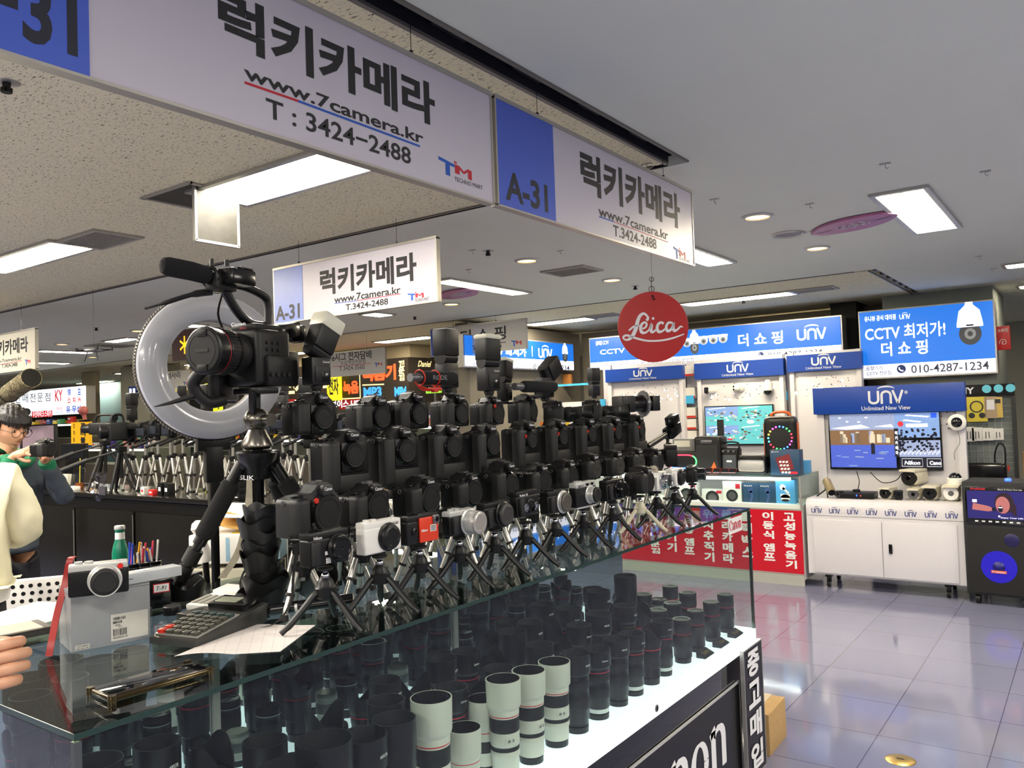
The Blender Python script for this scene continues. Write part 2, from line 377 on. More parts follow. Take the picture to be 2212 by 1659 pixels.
def downlight(px, py, r, label):
    c = ceil(px, py); t = thing('downlight', label, 'ceiling light', (c.x, c.y, CEIL), 0, 'round recessed downlights')
    obj('trim_ring', M().lathe([(r * .82, -.004), (r * .85, -.012), (r * 1.0, -.012), (r * 1.12, -.004), (r * 1.12, .01)], seg=32), SIL, t)
    obj('bulb', M().lathe([(.0001, -.006), (r * .5, -.008), (r * .83, -.005), (r * .83, .005)], seg=32), DLM, t)
for a in [(1636, 467, .085, 'round downlight before the ceiling speaker, largest in the picture'), (1765, 535, .085, 'round downlight beyond the ceiling speaker and near the pink emblem'),
          (1138, 562, .085, 'round downlight between the two small hanging signs'), (1322, 604, .085, 'round downlight before the red disc'), (975, 656, .085, 'round downlight below the middle hanging sign corner'),
          (298, 714, .085, 'round downlight nearest the ring light'), (134, 743, .085, 'round downlight over the small drone'), (702, 696, .08, 'round downlight over the tall flash diffuser'),
          (200, 771, .08, 'round downlight just behind the drone')]: downlight(*a)
VENT = mat('vent_metal', (176, 172, 158), .5, .2); VDK = mat('vent_dark', (66, 62, 54), .8)
def grille(px, py, sx, sy, label, name='air_vent', cat='vent'):
    c = ceil(px, py); t = thing(name, label, cat, (c.x, c.y, CEIL), 0)
    f = M()
    for q in (-1, 1): f.box(0, q * (sy / 2 + .012), -.006, sx + .05, .025, .014).box(q * (sx / 2 + .012), 0, -.006, .025, sy, .014)
    obj('frame', f, VENT, t)
    obj('backing', M().box(0, 0, -.001, sx, sy, .004), VDK, t)
    g = M(); n = max(6, int(sy / .02))
    for k in range(n): g.box(0, -sy / 2 + (k + .5) * sy / n, -.006, sx, .005, .01)
    for k in range(int(sx / .04)): g.box(-sx / 2 + (k + .5) * .04, 0, -.006, .004, sy, .008)
    obj('louvre', g, VENT, t)
    return t
grille(1235, 584, .36, .28, 'square ceiling grille between the downlights in the aisle')
grille(212, 516, .44, .26, 'ceiling grille at the end of the twin tube lamp')
grille(1754, 625, .42, .22, 'dark grille at the end of the long tube lamp')
grille(1865, 664, .5, .24, 'grille at the end of the lamp nearest the column')
grille(1598, 694, .4, .24, 'grille above the middle of the widest blue light box')
grille(1302, 681, .4, .24, 'grille just above the red disc')
grille(240, 746, .4, .5, 'faint ceiling grille beyond the drone')
c = ceil(1703, 505); t = thing('ceiling_speaker', 'round flat grey ceiling speaker between two downlights', 'speaker', (c.x, c.y, CEIL))
obj('trim_ring', M().lathe([(.085, -.004), (.1, -.014), (.112, -.004), (.112, .01)], seg=32), ALU, t)
obj('speaker_mesh', M().lathe([(.0001, -.01), (.07, -.009), (.086, -.005), (.086, .003)], seg=32), mat('grey_mesh', (150, 150, 152), .7, bump=.8, scale=600), t)
def hook(px, py, label='small ceiling hook plate'):
    c = ceil(px, py); mb = M().box(0, 0, -.003, .05, .02, .006, .002).tube([(0, 0, -.004), (0, 0, -.02), (.008, 0, -.028), (.014, 0, -.02)], .0025, 6)
    return tag(obj('ceiling_hook', mb, ALU, loc=(c.x, c.y, CEIL)), label, 'hook', 'small hooks in the ceiling')
for px, py, l in [(1912, 353, 'small hook nearest the metal-framed lamp'), (2128, 369, 'small ceiling hook beyond the metal-framed lamp toward the picture edge'), (1543, 430, 'small hook before the largest downlight'),
               (1749, 440, 'small hook between the largest downlight and pink emblem'), (1210, 541, 'small hook above the aisle grille'), (2114, 553, 'small hook above the column'),
               (1397, 354, 'steel hook at the corner of the dark ceiling slot'), (1020, 540, 'small hook beside the smoke sensor'), (580, 657, 'small hook near the middle sign and ring light'),
               (1012, 582, 'small hook over the slim lamp'), (2146, 580, 'small hook behind the one above the column'), (2179, 625, 'small hook over the boxes')]: hook(px, py, l)
def sprinkler(px, py, label):
    c = ceil(px, py); t = thing('sprinkler_head', label, 'sprinkler', (c.x, c.y, CEIL), 0, 'dark sprinkler heads')
    obj('cover_plate', M().lathe([(.0001, -.002), (.035, -.002), (.042, 0), (.042, .003)], seg=20), ALU, t)
    mb = M().cyl((0, 0, 0), (0, 0, -.02), .014, .011, 12)
    for k in range(6):
        a = k * PI / 3; mb.box(.014 * math.cos(a), .014 * math.sin(a), -.026, .006, .012, .014, rot=(0, 0, a))
    mb.cyl((0, 0, -.02), (0, 0, -.034), .012, .016, 12); obj('nozzle', mb, BLK, t)
for a in [(14, 178, 'dark sprinkler head on the fissured ceiling under the largest sign'), (1054, 542, 'dark sprinkler head in the smooth ceiling by the middle sign'), (208, 708, 'dark sprinkler head above the drone'),
          (1372, 618, 'dark sprinkler head beside the red disc wire'), (896, 684, 'dark sprinkler head below the middle hanging sign'), (1606, 649, 'dark sprinkler head by the long tube lamp')]: sprinkler(*a)
# open hatch with its grille hanging down
c = ceil(425, 424); t = thing('open_ceiling_hatch', 'open square ceiling hatch with its dusty grille hanging down', 'hatch', (c.x, c.y, CEIL))
f = M()
for q in (-1, 1): f.box(0, q * .17, -.004, .42, .02, .012).box(q * .2, 0, -.004, .02, .34, .012)
obj('frame', f, VENT, t); obj('opening', M().box(0, 0, -.0005, .38, .32, .003), VDK, t)
g = M().box(.16, 0, -.262, .02, .24, .012).box(.16, -.118, -.132, .02, .012, .262).box(.16, .118, -.132, .02, .012, .262)
obj('grille_frame', g, VENT, t)
mb = M()
for k in range(14): mb.box(.16, -.11 + k * .0169, -.135, .006, .006, .25)
for k in range(14): mb.box(.16, 0, -.01 - k * .0185, .006, .23, .006)
mb.box(.165, 0, -.135, .002, .22, .25); obj('hanging_grille', mb, mat('dusty_grille', (56, 54, 48), .5, .4, noise=.4, scale=20), t)
# emblem plates on the aisle ceiling
def emblem(px, py, rz, label, L=.62, W=.34):
    c = ceil(px, py); t = thing('ceiling_emblem', label, 'emblem', (c.x, c.y, CEIL - .012), (PI / 2, 0, rz))
    pts = []; n = 14
    for k in range(n + 1):
        u = -1 + 2 * k / n; pts.append((u * L / 2, (1 - u * u) * W * .36 + W * .14))
    for k in range(n + 1):
        u = 1 - 2 * k / n; pts.append((u * L / 2, -(1 - u * u) * W * .36 - W * .14))
    obj('plate', M().prism(pts, -.008, .008), mat('mauve_plastic', (182, 110, 150), .4, noise=.12, scale=6), t)
    q = M(); y = -.0095
    for k in range(6):
        q.m(1).quad(-L * .42 + k * .02, .02, -L * .42 + k * .02 + .008, .045, y); q.quad(L * .40 - k * .02, -.045, L * .40 - k * .02 + .008, -.02, y)
    q.m(0)
    for a in [[(-.09, .05), (-.09, -.04)], [(-.04, .06), (-.04, -.06)], [(.03, .06), (.03, -.06)], [(.09, .04), (.09, -.05)], [(-.11, .02), (.05, .02)], [(-.05, -.02), (.11, -.02)]]: q.stroke(a, .018, y)
    obj('symbol', q, [WINK, INK], t, flat=True)
emblem(1842, 480, R(150), 'mauve leaf-shaped emblem plate on the smooth ceiling')
emblem(990, 632, R(150), 'mauve emblem plate seen edge-on behind the middle hanging sign')

# ================================================================== hanging shop signs
SGW = mat('sign_white', (212, 206, 214), .35, noise=.015); SGB = mat('sign_blue', (76, 104, 206), .35, noise=.02); SG2 = mat('sign_grey_white', (200, 198, 194), .4, noise=.02)
SFR = mat('sign_frame', (186, 182, 172), .35, .6)
class Plane:
    """a sign's own plane: face +X (rot 90) or -Y (rot 0); local x right, z up"""
    def __init__(s, X=None, Y=None):
        s.X, s.Y = X, Y; s.o = Vector((0, 0, 0))
    def org(s, px, py): s.o = on(px, py, X=s.X, Y=s.Y); return s
    def uv(s, px, py):
        p = on(px, py, X=s.X, Y=s.Y) - s.o
        return (p.y if s.X is not None else p.x, p.z)
    @property
    def rot(s): return PI / 2 if s.X is not None else 0
def T(mb, pl, t, tl, br, y=-.0128, **k):
    a, b_ = pl.uv(*tl), pl.uv(*br); mb.text(t, a[0], b_[1], b_[0], a[1], y, **k)
def U(mb, pl, a, b_, wd, y=-.0128):
    mb.stroke([pl.uv(*a), pl.uv(*b_)], wd, y)
def hang_sign(pl, u0, u1, z0, z1, bluew, label, letters, wires=(.15, .8), white=SGW, blue=SGB, group='hanging shop signs', blue_left=True):
    t = thing('hanging_sign', label, 'sign', pl.o, pl.rot, group)
    obj('panel', M().box((u0 + u1) / 2, 0, (z0 + z1) / 2, u1 - u0, .024, z1 - z0), white, t)
    if bluew: obj('number_panel', M().box(u0 + bluew / 2, -.0125, (z0 + z1) / 2, bluew, .004, z1 - z0 - .004), blue, t)
    f = M(); e = .008
    f.box((u0 + u1) / 2, 0, z1, u1 - u0 + e, .034, .014).box((u0 + u1) / 2, 0, z0, u1 - u0 + e, .03, .006).box(u0, 0, (z0 + z1) / 2, .008, .03, z1 - z0).box(u1, 0, (z0 + z1) / 2, .008, .03, z1 - z0)
    obj('frame', f, SFR, t)
    for q in wires:
        u = u0 + (u1 - u0) * q; mb = M().cyl((u, 0, z1), (u, 0, CEIL - pl.o.z + .0), .0012, seg=5).cyl((u, 0, z1), (u, 0, z1 + .022), .006, seg=8); obj('hanging_wire', mb, BLKG, t)
    mb = M(); letters(mb)
    n3 = [f_ for f_ in mb.bm.faces if f_.material_index == 3]
    if n3:
        m3 = M(); m3.bm.free(); m3.bm = mb.bm.copy(); bmesh.ops.delete(m3.bm, geom=[f_ for f_ in m3.bm.faces if f_.material_index != 3], context='FACES'); bmesh.ops.delete(mb.bm, geom=n3, context='FACES')
        for f_ in m3.bm.faces: f_.material_index = 0
        obj('number_lettering', m3, mat('number_ink', (36, 38, 52), .5, noise=0), t, flat=True)
    obj('lettering', mb, [INK, RINK, BINK, mat('number_ink', (36, 38, 52), .5, noise=0)], t, flat=True)
    return t
SGX = -1.57
p1 = Plane(X=SGX).org(1065, 443)
def L1(mb):
    T(mb, p1, '럭키카메라', (462, -28), (934, 277), bold=.035); T(mb, p1, 'www.7camera.kr', (519, 142), (908, 314), bold=.02)
    mb.m(1); U(mb, p1, (521, 181), (637, 221), .006); mb.m(2); U(mb, p1, (637, 221), (900, 318), .006); mb.m(0)
    T(mb, p1, 'T : 3424−2488', (567, 213), (881, 358), bold=.015)
    a, b_ = p1.uv(940, 338), p1.uv(1013, 398); tm_logo(mb, a[0], b_[1], b_[0], a[1], -.0128, 2, 1); mb.m(0)
    T(mb, p1, 'TECHNO MART', (975, 383), (1036, 412), bold=0); mb.m(3)
    T(mb, p1, 'A−31', (-190, -140), (160, 130), bold=.03, y=-.0149)
z1 = p1.uv(1052, 203)[1]
zt = .36
hang_sign(p1, p1.uv(186, 163)[0] - .34, -.012, 0, zt, .34, 'largest white hanging shop sign, its blue end cut off by the picture', L1, (.35, .78))
p2 = Plane(X=SGX).org(1068, 443)
def L2(mb):
    T(mb, p2, '럭키카메라', (1246, 323), (1465, 497), bold=.035); T(mb, p2, 'www.7camera.kr', (1286, 445), (1438, 520), bold=.02)
    mb.m(2); U(mb, p2, (1288, 469), (1320, 480), .005); mb.m(1); U(mb, p2, (1320, 480), (1437, 524), .003); mb.m(0)
    T(mb, p2, 'T.3424-2488', (1318, 486), (1413, 540), bold=.02)
    a, b_ = p2.uv(1449, 532), p2.uv(1476, 566); tm_logo(mb, a[0], b_[1], b_[0], a[1], -.0128, 2, 1); mb.m(0)
    T(mb, p2, 'TECHNO-MART', (1461, 556), (1485, 569), bold=0); mb.m(3); T(mb, p2, 'A-31', (1083, 368), (1177, 462), bold=.03, y=-.0149)
hang_sign(p2, 0.004, p2.uv(1495, 578)[0], 0, zt, p2.uv(1193, 483)[0], 'white hanging shop sign with blue end above the red disc', L2, (.17, .82))
p3 = Plane(Y=3.40).org(597, 700)
def L3(mb):
    T(mb, p3, '럭키카메라', (694, 584), (904, 606), bold=.035); T(mb, p3, 'www.7camera.kr', (725, 641), (869, 634), bold=.02)
    mb.m(2); U(mb, p3, (726, 656), (775, 650), .004); mb.m(1); U(mb, p3, (775, 650), (869, 635), .004); mb.m(0)
    T(mb, p3, 'T.3424-2488', (750, 658), (842, 658), bold=.02)
    a, b_ = p3.uv(884, 634), p3.uv(919, 646); tm_logo(mb, a[0], b_[1], b_[0], a[1], -.0128, 2, 1); mb.m(0)
    T(mb, p3, 'TECHNO-MART', (899, 646), (931, 649), bold=0); mb.m(3); T(mb, p3, 'A-31', (599, 663), (652, 687), bold=.03, y=-.0149)
hang_sign(p3, 0, p3.uv(949, 651)[0], 0, zt * .98, p3.uv(659, 690)[0], 'white hanging shop sign with pale blue end above the flash units', L3, (.17, .78), blue=mat('sign_pale_blue', (128, 150, 222), .35))
p4 = Plane(Y=3.40).org(80, 797)
def L4(mb):
    T(mb, p4, '럭키카메라', (-17, 740), (64, 760), bold=.03); T(mb, p4, 'www.7camera.kr', (-14, 779), (50, 777), bold=.01)
    mb.m(1); U(mb, p4, (-14, 791), (50, 779), .004); mb.m(0); T(mb, p4, 'T.3424-2488', (7, 787), (41, 791), bold=.01)
    a, b_ = p4.uv(57, 776), p4.uv(69, 787); tm_logo(mb, a[0], b_[1], b_[0], a[1], -.0128, 2, 1)
hang_sign(p4, -1.44, 0, 0, zt, .32, 'white hanging shop sign above the camouflage lens', L4, (.2, .8), white=mat('sign_cream', (214, 208, 190), .4))
p5 = Plane(Y=7.6).org(933, 771)
def L5(mb):
    T(mb, p5, '더 쇼 핑', (996, 714), (1095, 733), bold=.02); U(mb, p5, (980, 752), (1094, 739), .008)
    T(mb, p5, 'T.3424-9988', (1010, 751), (1085, 751), bold=.01); a, b_ = p5.uv(1106, 735), p5.uv(1128, 747); tm_logo(mb, a[0], b_[1], b_[0], a[1], -.0128, 2, 1); mb.m(3)
    T(mb, p5, 'A-17', (939, 750), (970, 764), bold=.02, y=-.0149)
hang_sign(p5, 0, p5.uv(1139, 751)[0], 0, .34, p5.uv(973, 768)[0], 'grey hanging sign with dark blue end in front of the blue light box', L5, (.25, .7), white=SG2, blue=mat('sign_deep_blue', (48, 70, 178), .35))
p6 = Plane(Y=7.8).org(682, 817)
def L6(mb):
    T(mb, p6, 'e시그 전자담배', (718, 764), (804, 774), bold=.02); T(mb, p6, '수입액상전문점', (737, 780), (791, 785), bold=.0); mb.m(1); U(mb, p6, (720, 792), (803, 785), .006); mb.m(0)
    T(mb, p6, 'T.3424-3560', (734, 792), (789, 797), bold=0); a, b_ = p6.uv(810, 783), p6.uv(827, 791); tm_logo(mb, a[0], b_[1], b_[0], a[1], -.0128, 2, 1)
hang_sign(p6, 0, p6.uv(834, 799)[0], 0, .33, .3, 'white hanging sign of the vape shop behind the tall flash', L6, (.2, .75), white=SG2, blue=MATS['sign_deep_blue'])
p7 = Plane(Y=7.8).org(312, 850)
def L7(mb):
    T(mb, p7, '악세사리', (352, 804), (391, 817), bold=.02); a, b_ = p7.uv(397, 824), p7.uv(410, 834); tm_logo(mb, a[0], b_[1], b_[0], a[1], -.0128, 2, 1)
hang_sign(p7, 0, p7.uv(413, 838)[0], 0, .33, .3, 'small hanging sign seen through the ring light', L7, (.2, .8), white=SG2, blue=MATS['sign_deep_blue'])

# red disc hanging under the near sign
lc = on(1411, 706, X=SGX); r_ = .5 * 137 / FPX * (lc - CAM).dot(FWD) / .9
t = thing('round_hanging_sign', 'red round hanging sign with white script below the near hanging sign', 'sign', lc, R(38))
obj('disc', M().lathe([(.0001, -.004), (r_, -.004), (r_ + .0015, 0), (r_, .004), (.0001, .004)], axis='-y', seg=64), mat('red_acrylic', (176, 20, 20), .3, noise=.03), t)
q = M(); k = r_ / 68; y = -.0052
def sc(pts): return [(a * k, b_ * k) for a, b_ in smooth([(p[0] - 1411, 706 - p[1]) for p in pts], 5)]
def scr(pts, ws): P = sc(pts); W_ = [a[0] * k for a in smooth([(w_,) for w_ in ws], 5)]; q.stroke(P, W_, y)
scr([(1399, 684), (1393, 680), (1386, 684), (1381, 694), (1377, 708), (1370, 722), (1362, 729), (1354, 729), (1352, 724), (1358, 721), (1368, 724), (1382, 729), (1400, 733), (1425, 733), (1448, 729), (1470, 722)], [4, 5, 6, 7, 7.5, 7, 5, 3, 4, 4, 4.5, 4, 3.5, 3.5, 3.5, 2])
scr([(1399, 684), (1401, 689), (1398, 694)], [4, 5, 5])
scr([(1363, 712), (1372, 705), (1380, 703), (1386, 704)], [3, 3.5, 3.5, 2])
scr([(1387, 710), (1395, 707), (1398, 701), (1395, 697), (1389, 700), (1386, 708), (1388, 716), (1395, 717), (1402, 712)], [3, 3.5, 4, 4, 5, 6, 6, 4, 3])
scr([(1402, 712), (1408, 701), (1406, 710), (1407, 716), (1412, 715), (1417, 710)], [3, 5, 6, 5.5, 4, 3])
scr([(1431, 701), (1426, 698), (1420, 702), (1418, 710), (1421, 716), (1428, 715), (1434, 710)], [5, 4.5, 5, 6, 6, 4, 3])
scr([(1448, 700), (1441, 699), (1436, 706), (1437, 714), (1443, 714), (1449, 706), (1451, 699), (1449, 708), (1451, 715), (1457, 713), (1464, 707), (1468, 709)], [4, 4.5, 5, 6, 5, 4, 4.5, 6, 5.5, 4, 3, 2])
q.disc((1411 - 1411) * k, (706 - 690) * k, 2.6 * k, y)
obj('lettering', q, WINK, t, flat=True)
mb = M().tube([(0, 0, r_ * .93), (0, .003, r_ * 1.25), (.004, .003, r_ * 1.4)], .0015, 6).torus((0, .003, r_ * 1.08), .012, .0015, seg=16, rs=6).torus((0.002, .003, r_ * 1.36), .010, .0013, seg=16, rs=6).cyl((.004, .003, r_ * 1.4), (.004, .003, p2.o.z - lc.z), .0009, seg=5)
mb.tube([(0, -.007, r_ * .9), (.005, -.009, r_ * .84), (.0, -.009, r_ * .8), (.012, -.008, r_ * .78)], .003, 6)
obj('hanging_wire', mb, BLKG, t)
# ================================================================== glass display case with lenses
CX0, CX1, CY0, CY1 = -2.04, -1.24, .60, 3.45
ZB, ZT = .588, 1.10
MIRX = -1.86
case = thing('display_case', 'long glass-topped display case with glowing white floor, full of camera lenses', 'display case', (0, 0, 0))
GLB = mat('black_lacquer', (9, 9, 11), .07, noise=0, coat=.6)
obj('base_cabinet', M().box((CX0 + CX1) / 2, (CY0 + CY1) / 2, .26, .79, CY1 - CY0 - .01, .52, .002), GLB, case)
obj('toe_kick', M().box((CX0 + CX1) / 2, (CY0 + CY1) / 2, .02, .74, CY1 - CY0 - .1, .04), BLK, case)
LEDW = mat('lit_acrylic', (240, 250, 250), .3, emit=.95, noise=.02, scale=3, ecol=(232, 248, 250))
obj('lit_floor', M().box((MIRX + CX1) / 2 - .002, (CY0 + CY1) / 2, .556, CX1 - MIRX - .004, CY1 - CY0 - .004, .064), LEDW, case, label='glowing white shelf floor under the lenses')
obj('front_strip', M().box(CX1 + .0005, (CY0 + CY1) / 2, .556, .004, CY1 - CY0, .062), mat('strip_acrylic', (245, 252, 252), .25, emit=1.6, noise=.02, ecol=(236, 250, 252)), case)
obj('back_mirror', M().box(MIRX - .004, (CY0 + CY1) / 2, .84, .006, CY1 - CY0 - .02, .50), mat('mirror_panel', (196, 206, 206), .02, 1, noise=0), case)
obj('rear_compartment', M().box((CX0 + MIRX) / 2 - .005, (CY0 + CY1) / 2, .80, MIRX - CX0 - .02, CY1 - CY0 - .01, .565), mat('dark_laminate', (26, 24, 22), .4), case)
for nm, q in (('front_glass', (CX1 - .003, (CY0 + CY1) / 2, .838, .006, CY1 - CY0, .50)), ('end_glass', ((CX1 + MIRX) / 2, CY1 - .003, .838, CX1 - MIRX - .014, .006, .50)), ('end_glass', ((CX1 + MIRX) / 2, CY0 + .003, .838, CX1 - MIRX - .014, .006, .50))):
    obj(nm, M().box(*q), GLS, case)
obj('top_glass', M().box((CX0 + CX1) / 2, (CY0 + CY1) / 2, ZT - .005, CX1 - CX0, CY1 - CY0, .0098), glassmat('top_glass_tint', (.80, .88, .86)), case)
e = M()
for x, y, sx, sy in ((CX1, (CY0 + CY1) / 2, .0012, CY1 - CY0), ((CX0 + CX1) / 2, CY0, CX1 - CX0, .0012), ((CX0 + CX1) / 2, CY1, CX1 - CX0, .0012)): e.box(x, y, ZT - .005, sx, sy, .0095)
obj('polished_edge', e, GEDGE, case)
for x, y in ((CX1 - .004, CY0 + .004), (CX1 - .004, CY1 - .004)): obj('corner_post', M().box(x, y, .838, .011, .011, .50), mat('post_metal', (110, 116, 108), .2, .9), case)
for y in (1.25, 2.2): obj('mirror_joint', M().box(MIRX + .004, y, .84, .008, .02, .5), ALU, case)
obj('lock', M().cyl((CX1, 2.48, .552), (CX1 + .006, 2.48, .552), .012, seg=20).m(1).box(CX1 + .007, 2.48, .552, .002, .004, .012), [GRY, BLKG], case)
for y0, y1, txt in ((1.96, 3.235, 'Canon'), (.72, 1.88, 'Nikon')):
    pn = M(); zz0, zz1 = .05, .425
    for a in ((CX1 + .001, (y0 + y1) / 2, zz1, .006, y1 - y0, .008), (CX1 + .001, (y0 + y1) / 2, zz0, .006, y1 - y0, .008), (CX1 + .001, y0, (zz0 + zz1) / 2, .006, .008, zz1 - zz0), (CX1 + .001, y1, (zz0 + zz1) / 2, .006, .008, zz1 - zz0)): pn.box(*a)
    pf = obj('panel_frame', pn, SIL, case)
    obj('light_panel', M().box(CX1 + .001, (y0 + y1) / 2, (zz0 + zz1) / 2, .003, y1 - y0 - .01, zz1 - zz0 - .01), mat('panel_black', (14, 14, 16), .3, noise=0), pf)
def canon_word(mb, x0, z0, W, H, y):
    # the camera maker's wordmark: C a n o n with high stress contrast; x-height 1
    u = W / 5.2; lw = u * .24; th = u * .07
    def arc(cx, cz, rx, rz, a0, a1, n=14): return [(cx + rx * math.cos(a0 + (a1 - a0) * i / n), cz + rz * math.sin(a0 + (a1 - a0) * i / n)) for i in range(n + 1)]
    def ws(a0, a1, n=14): return [th + (lw - th) * abs(math.cos(a0 + (a1 - a0) * i / n)) ** 1.2 for i in range(n + 1)]
    a0, a1 = R(40), R(318); mb.stroke(arc(x0 + .62 * u, z0 + H * .5, .50 * u, H * .47, a0, a1, 20), ws(a0, a1, 20), y)
    mb.stroke([(x0 + 1.0 * u, z0 + H * .86), (x0 + 1.1 * u, z0 + H * .58), (x0 + 1.02 * u, z0 + H * .5)], [lw * 1.0, lw * .6, th], y)
    xh = H * .72
    def n_(x):
        mb.stroke([(x + .18 * u, z0 - .0), (x + .18 * u, z0 + xh)], lw, y); mb.stroke([(x + .02 * u, z0 + xh * .88), (x + .3 * u, z0 + xh * 1.05)], th * 2, y)
        p = arc(x + .48 * u, z0 + xh * .72, .25 * u, xh * .27, R(160), 0, 8) + [(x + .73 * u, z0)]; mb.stroke(p, [th * 1.5] * 3 + [th * 2, lw * .5, lw * .7, lw * .9, lw, lw, lw], y)
    def o_(x): mb.stroke(arc(x + .45 * u, z0 + xh * .5, .32 * u, xh * .47, 0, 2 * PI, 24), ws(0, 2 * PI, 24), y)
    x = x0 + 1.2 * u
    mb.stroke(arc(x + .42 * u, z0 + xh * .3, .28 * u, xh * .27, 0, 2 * PI, 20), ws(0, 2 * PI, 20), y); mb.stroke([(x + .15 * u, z0 + xh * .8), (x + .42 * u, z0 + xh), (x + .7 * u, z0 + xh * .8), (x + .7 * u, z0)], [lw * .8, th * 2, lw, lw], y)
    n_(x0 + 2.15 * u); o_(x0 + 3.12 * u); n_(x0 + 4.1 * u)
q = M(); canon_word(q, 2.16, .165, .95, .215, -.0035 - 0); bmesh.ops.transform(q.bm, matrix=Matrix.Translation((CX1, 0, 0)) @ Matrix.Rotation(PI / 2, 4, 'Z'), verts=q.bm.verts)
obj('lettering', q, WINK, case, flat=True)
q = M(); q.text('Nikon', .95, .14, 1.66, .33, -.0035, bold=.04, shear=.2); bmesh.ops.transform(q.bm, matrix=Matrix.Translation((CX1, 0, 0)) @ Matrix.Rotation(PI / 2, 4, 'Z'), verts=q.bm.verts)
obj('lettering', q, WINK, case, flat=True)
# boards
t = thing('sign_board', 'tall narrow black board with white vertical lettering fixed to the case end', 'sign', (-1.215, 3.215, .03), PI / 2)
obj('board', M().box(.107, 0, .26, .214, .012, .52), mat('board_black', (18, 18, 20), .35), t)
f = M()
for x in (0, .214): f.box(x, 0, .26, .005, .016, .52)
for z in (0, .52): f.box(.107, 0, z, .214, .016, .005)
obj('frame', f, ALU, t)
q = M()
for i, ch in enumerate('중고매입'): q.text(ch, .035, .40 - i * .125, .175, .505 - i * .125, -.0085, bold=.04)
obj('lettering', q, WINK, t, flat=True)
t = thing('brand_tag', 'white tag with red lettering on the far glass corner of the case', 'label', (-1.2385, 3.19, 1.022), PI / 2)
a = M().box(.075, -.001, .03, .15, .002, .062); obj('card', a, WHT, t)
q = M(); canon_word(q, .008, .012, .135, .042, -.003); obj('lettering', q, RINK, t, flat=True)
# cardboard box
t = thing('cardboard_box', 'small brown cardboard box on the floor behind the case end', 'box', (-1.33, 3.70, 0), R(2))
obj('carton', M().box(0, 0, .09, .17, .26, .18, .003), mat('cardboard', (176, 142, 92), .8, noise=.15), t); obj('packing_tape', M().box(0, 0, .1815, .05, .262, .001).box(0, -.1305, .15, .05, .001, .06), mat('clear_tape', (205, 185, 140), .15), t)
c = on(1945, 1642, Z=0)
t = thing('floor_outlet', 'round brass floor outlet cover near the picture bottom', 'outlet', (c.x, c.y, 0)); obj('cover', M().lathe([(.0001, .006), (.05, .006), (.062, .001), (.062, 0)], seg=32), mat('brass', (176, 150, 90), .3, .9), t); obj('slot', M().box(0, 0, .0065, .03, .006, .002), INK, t)

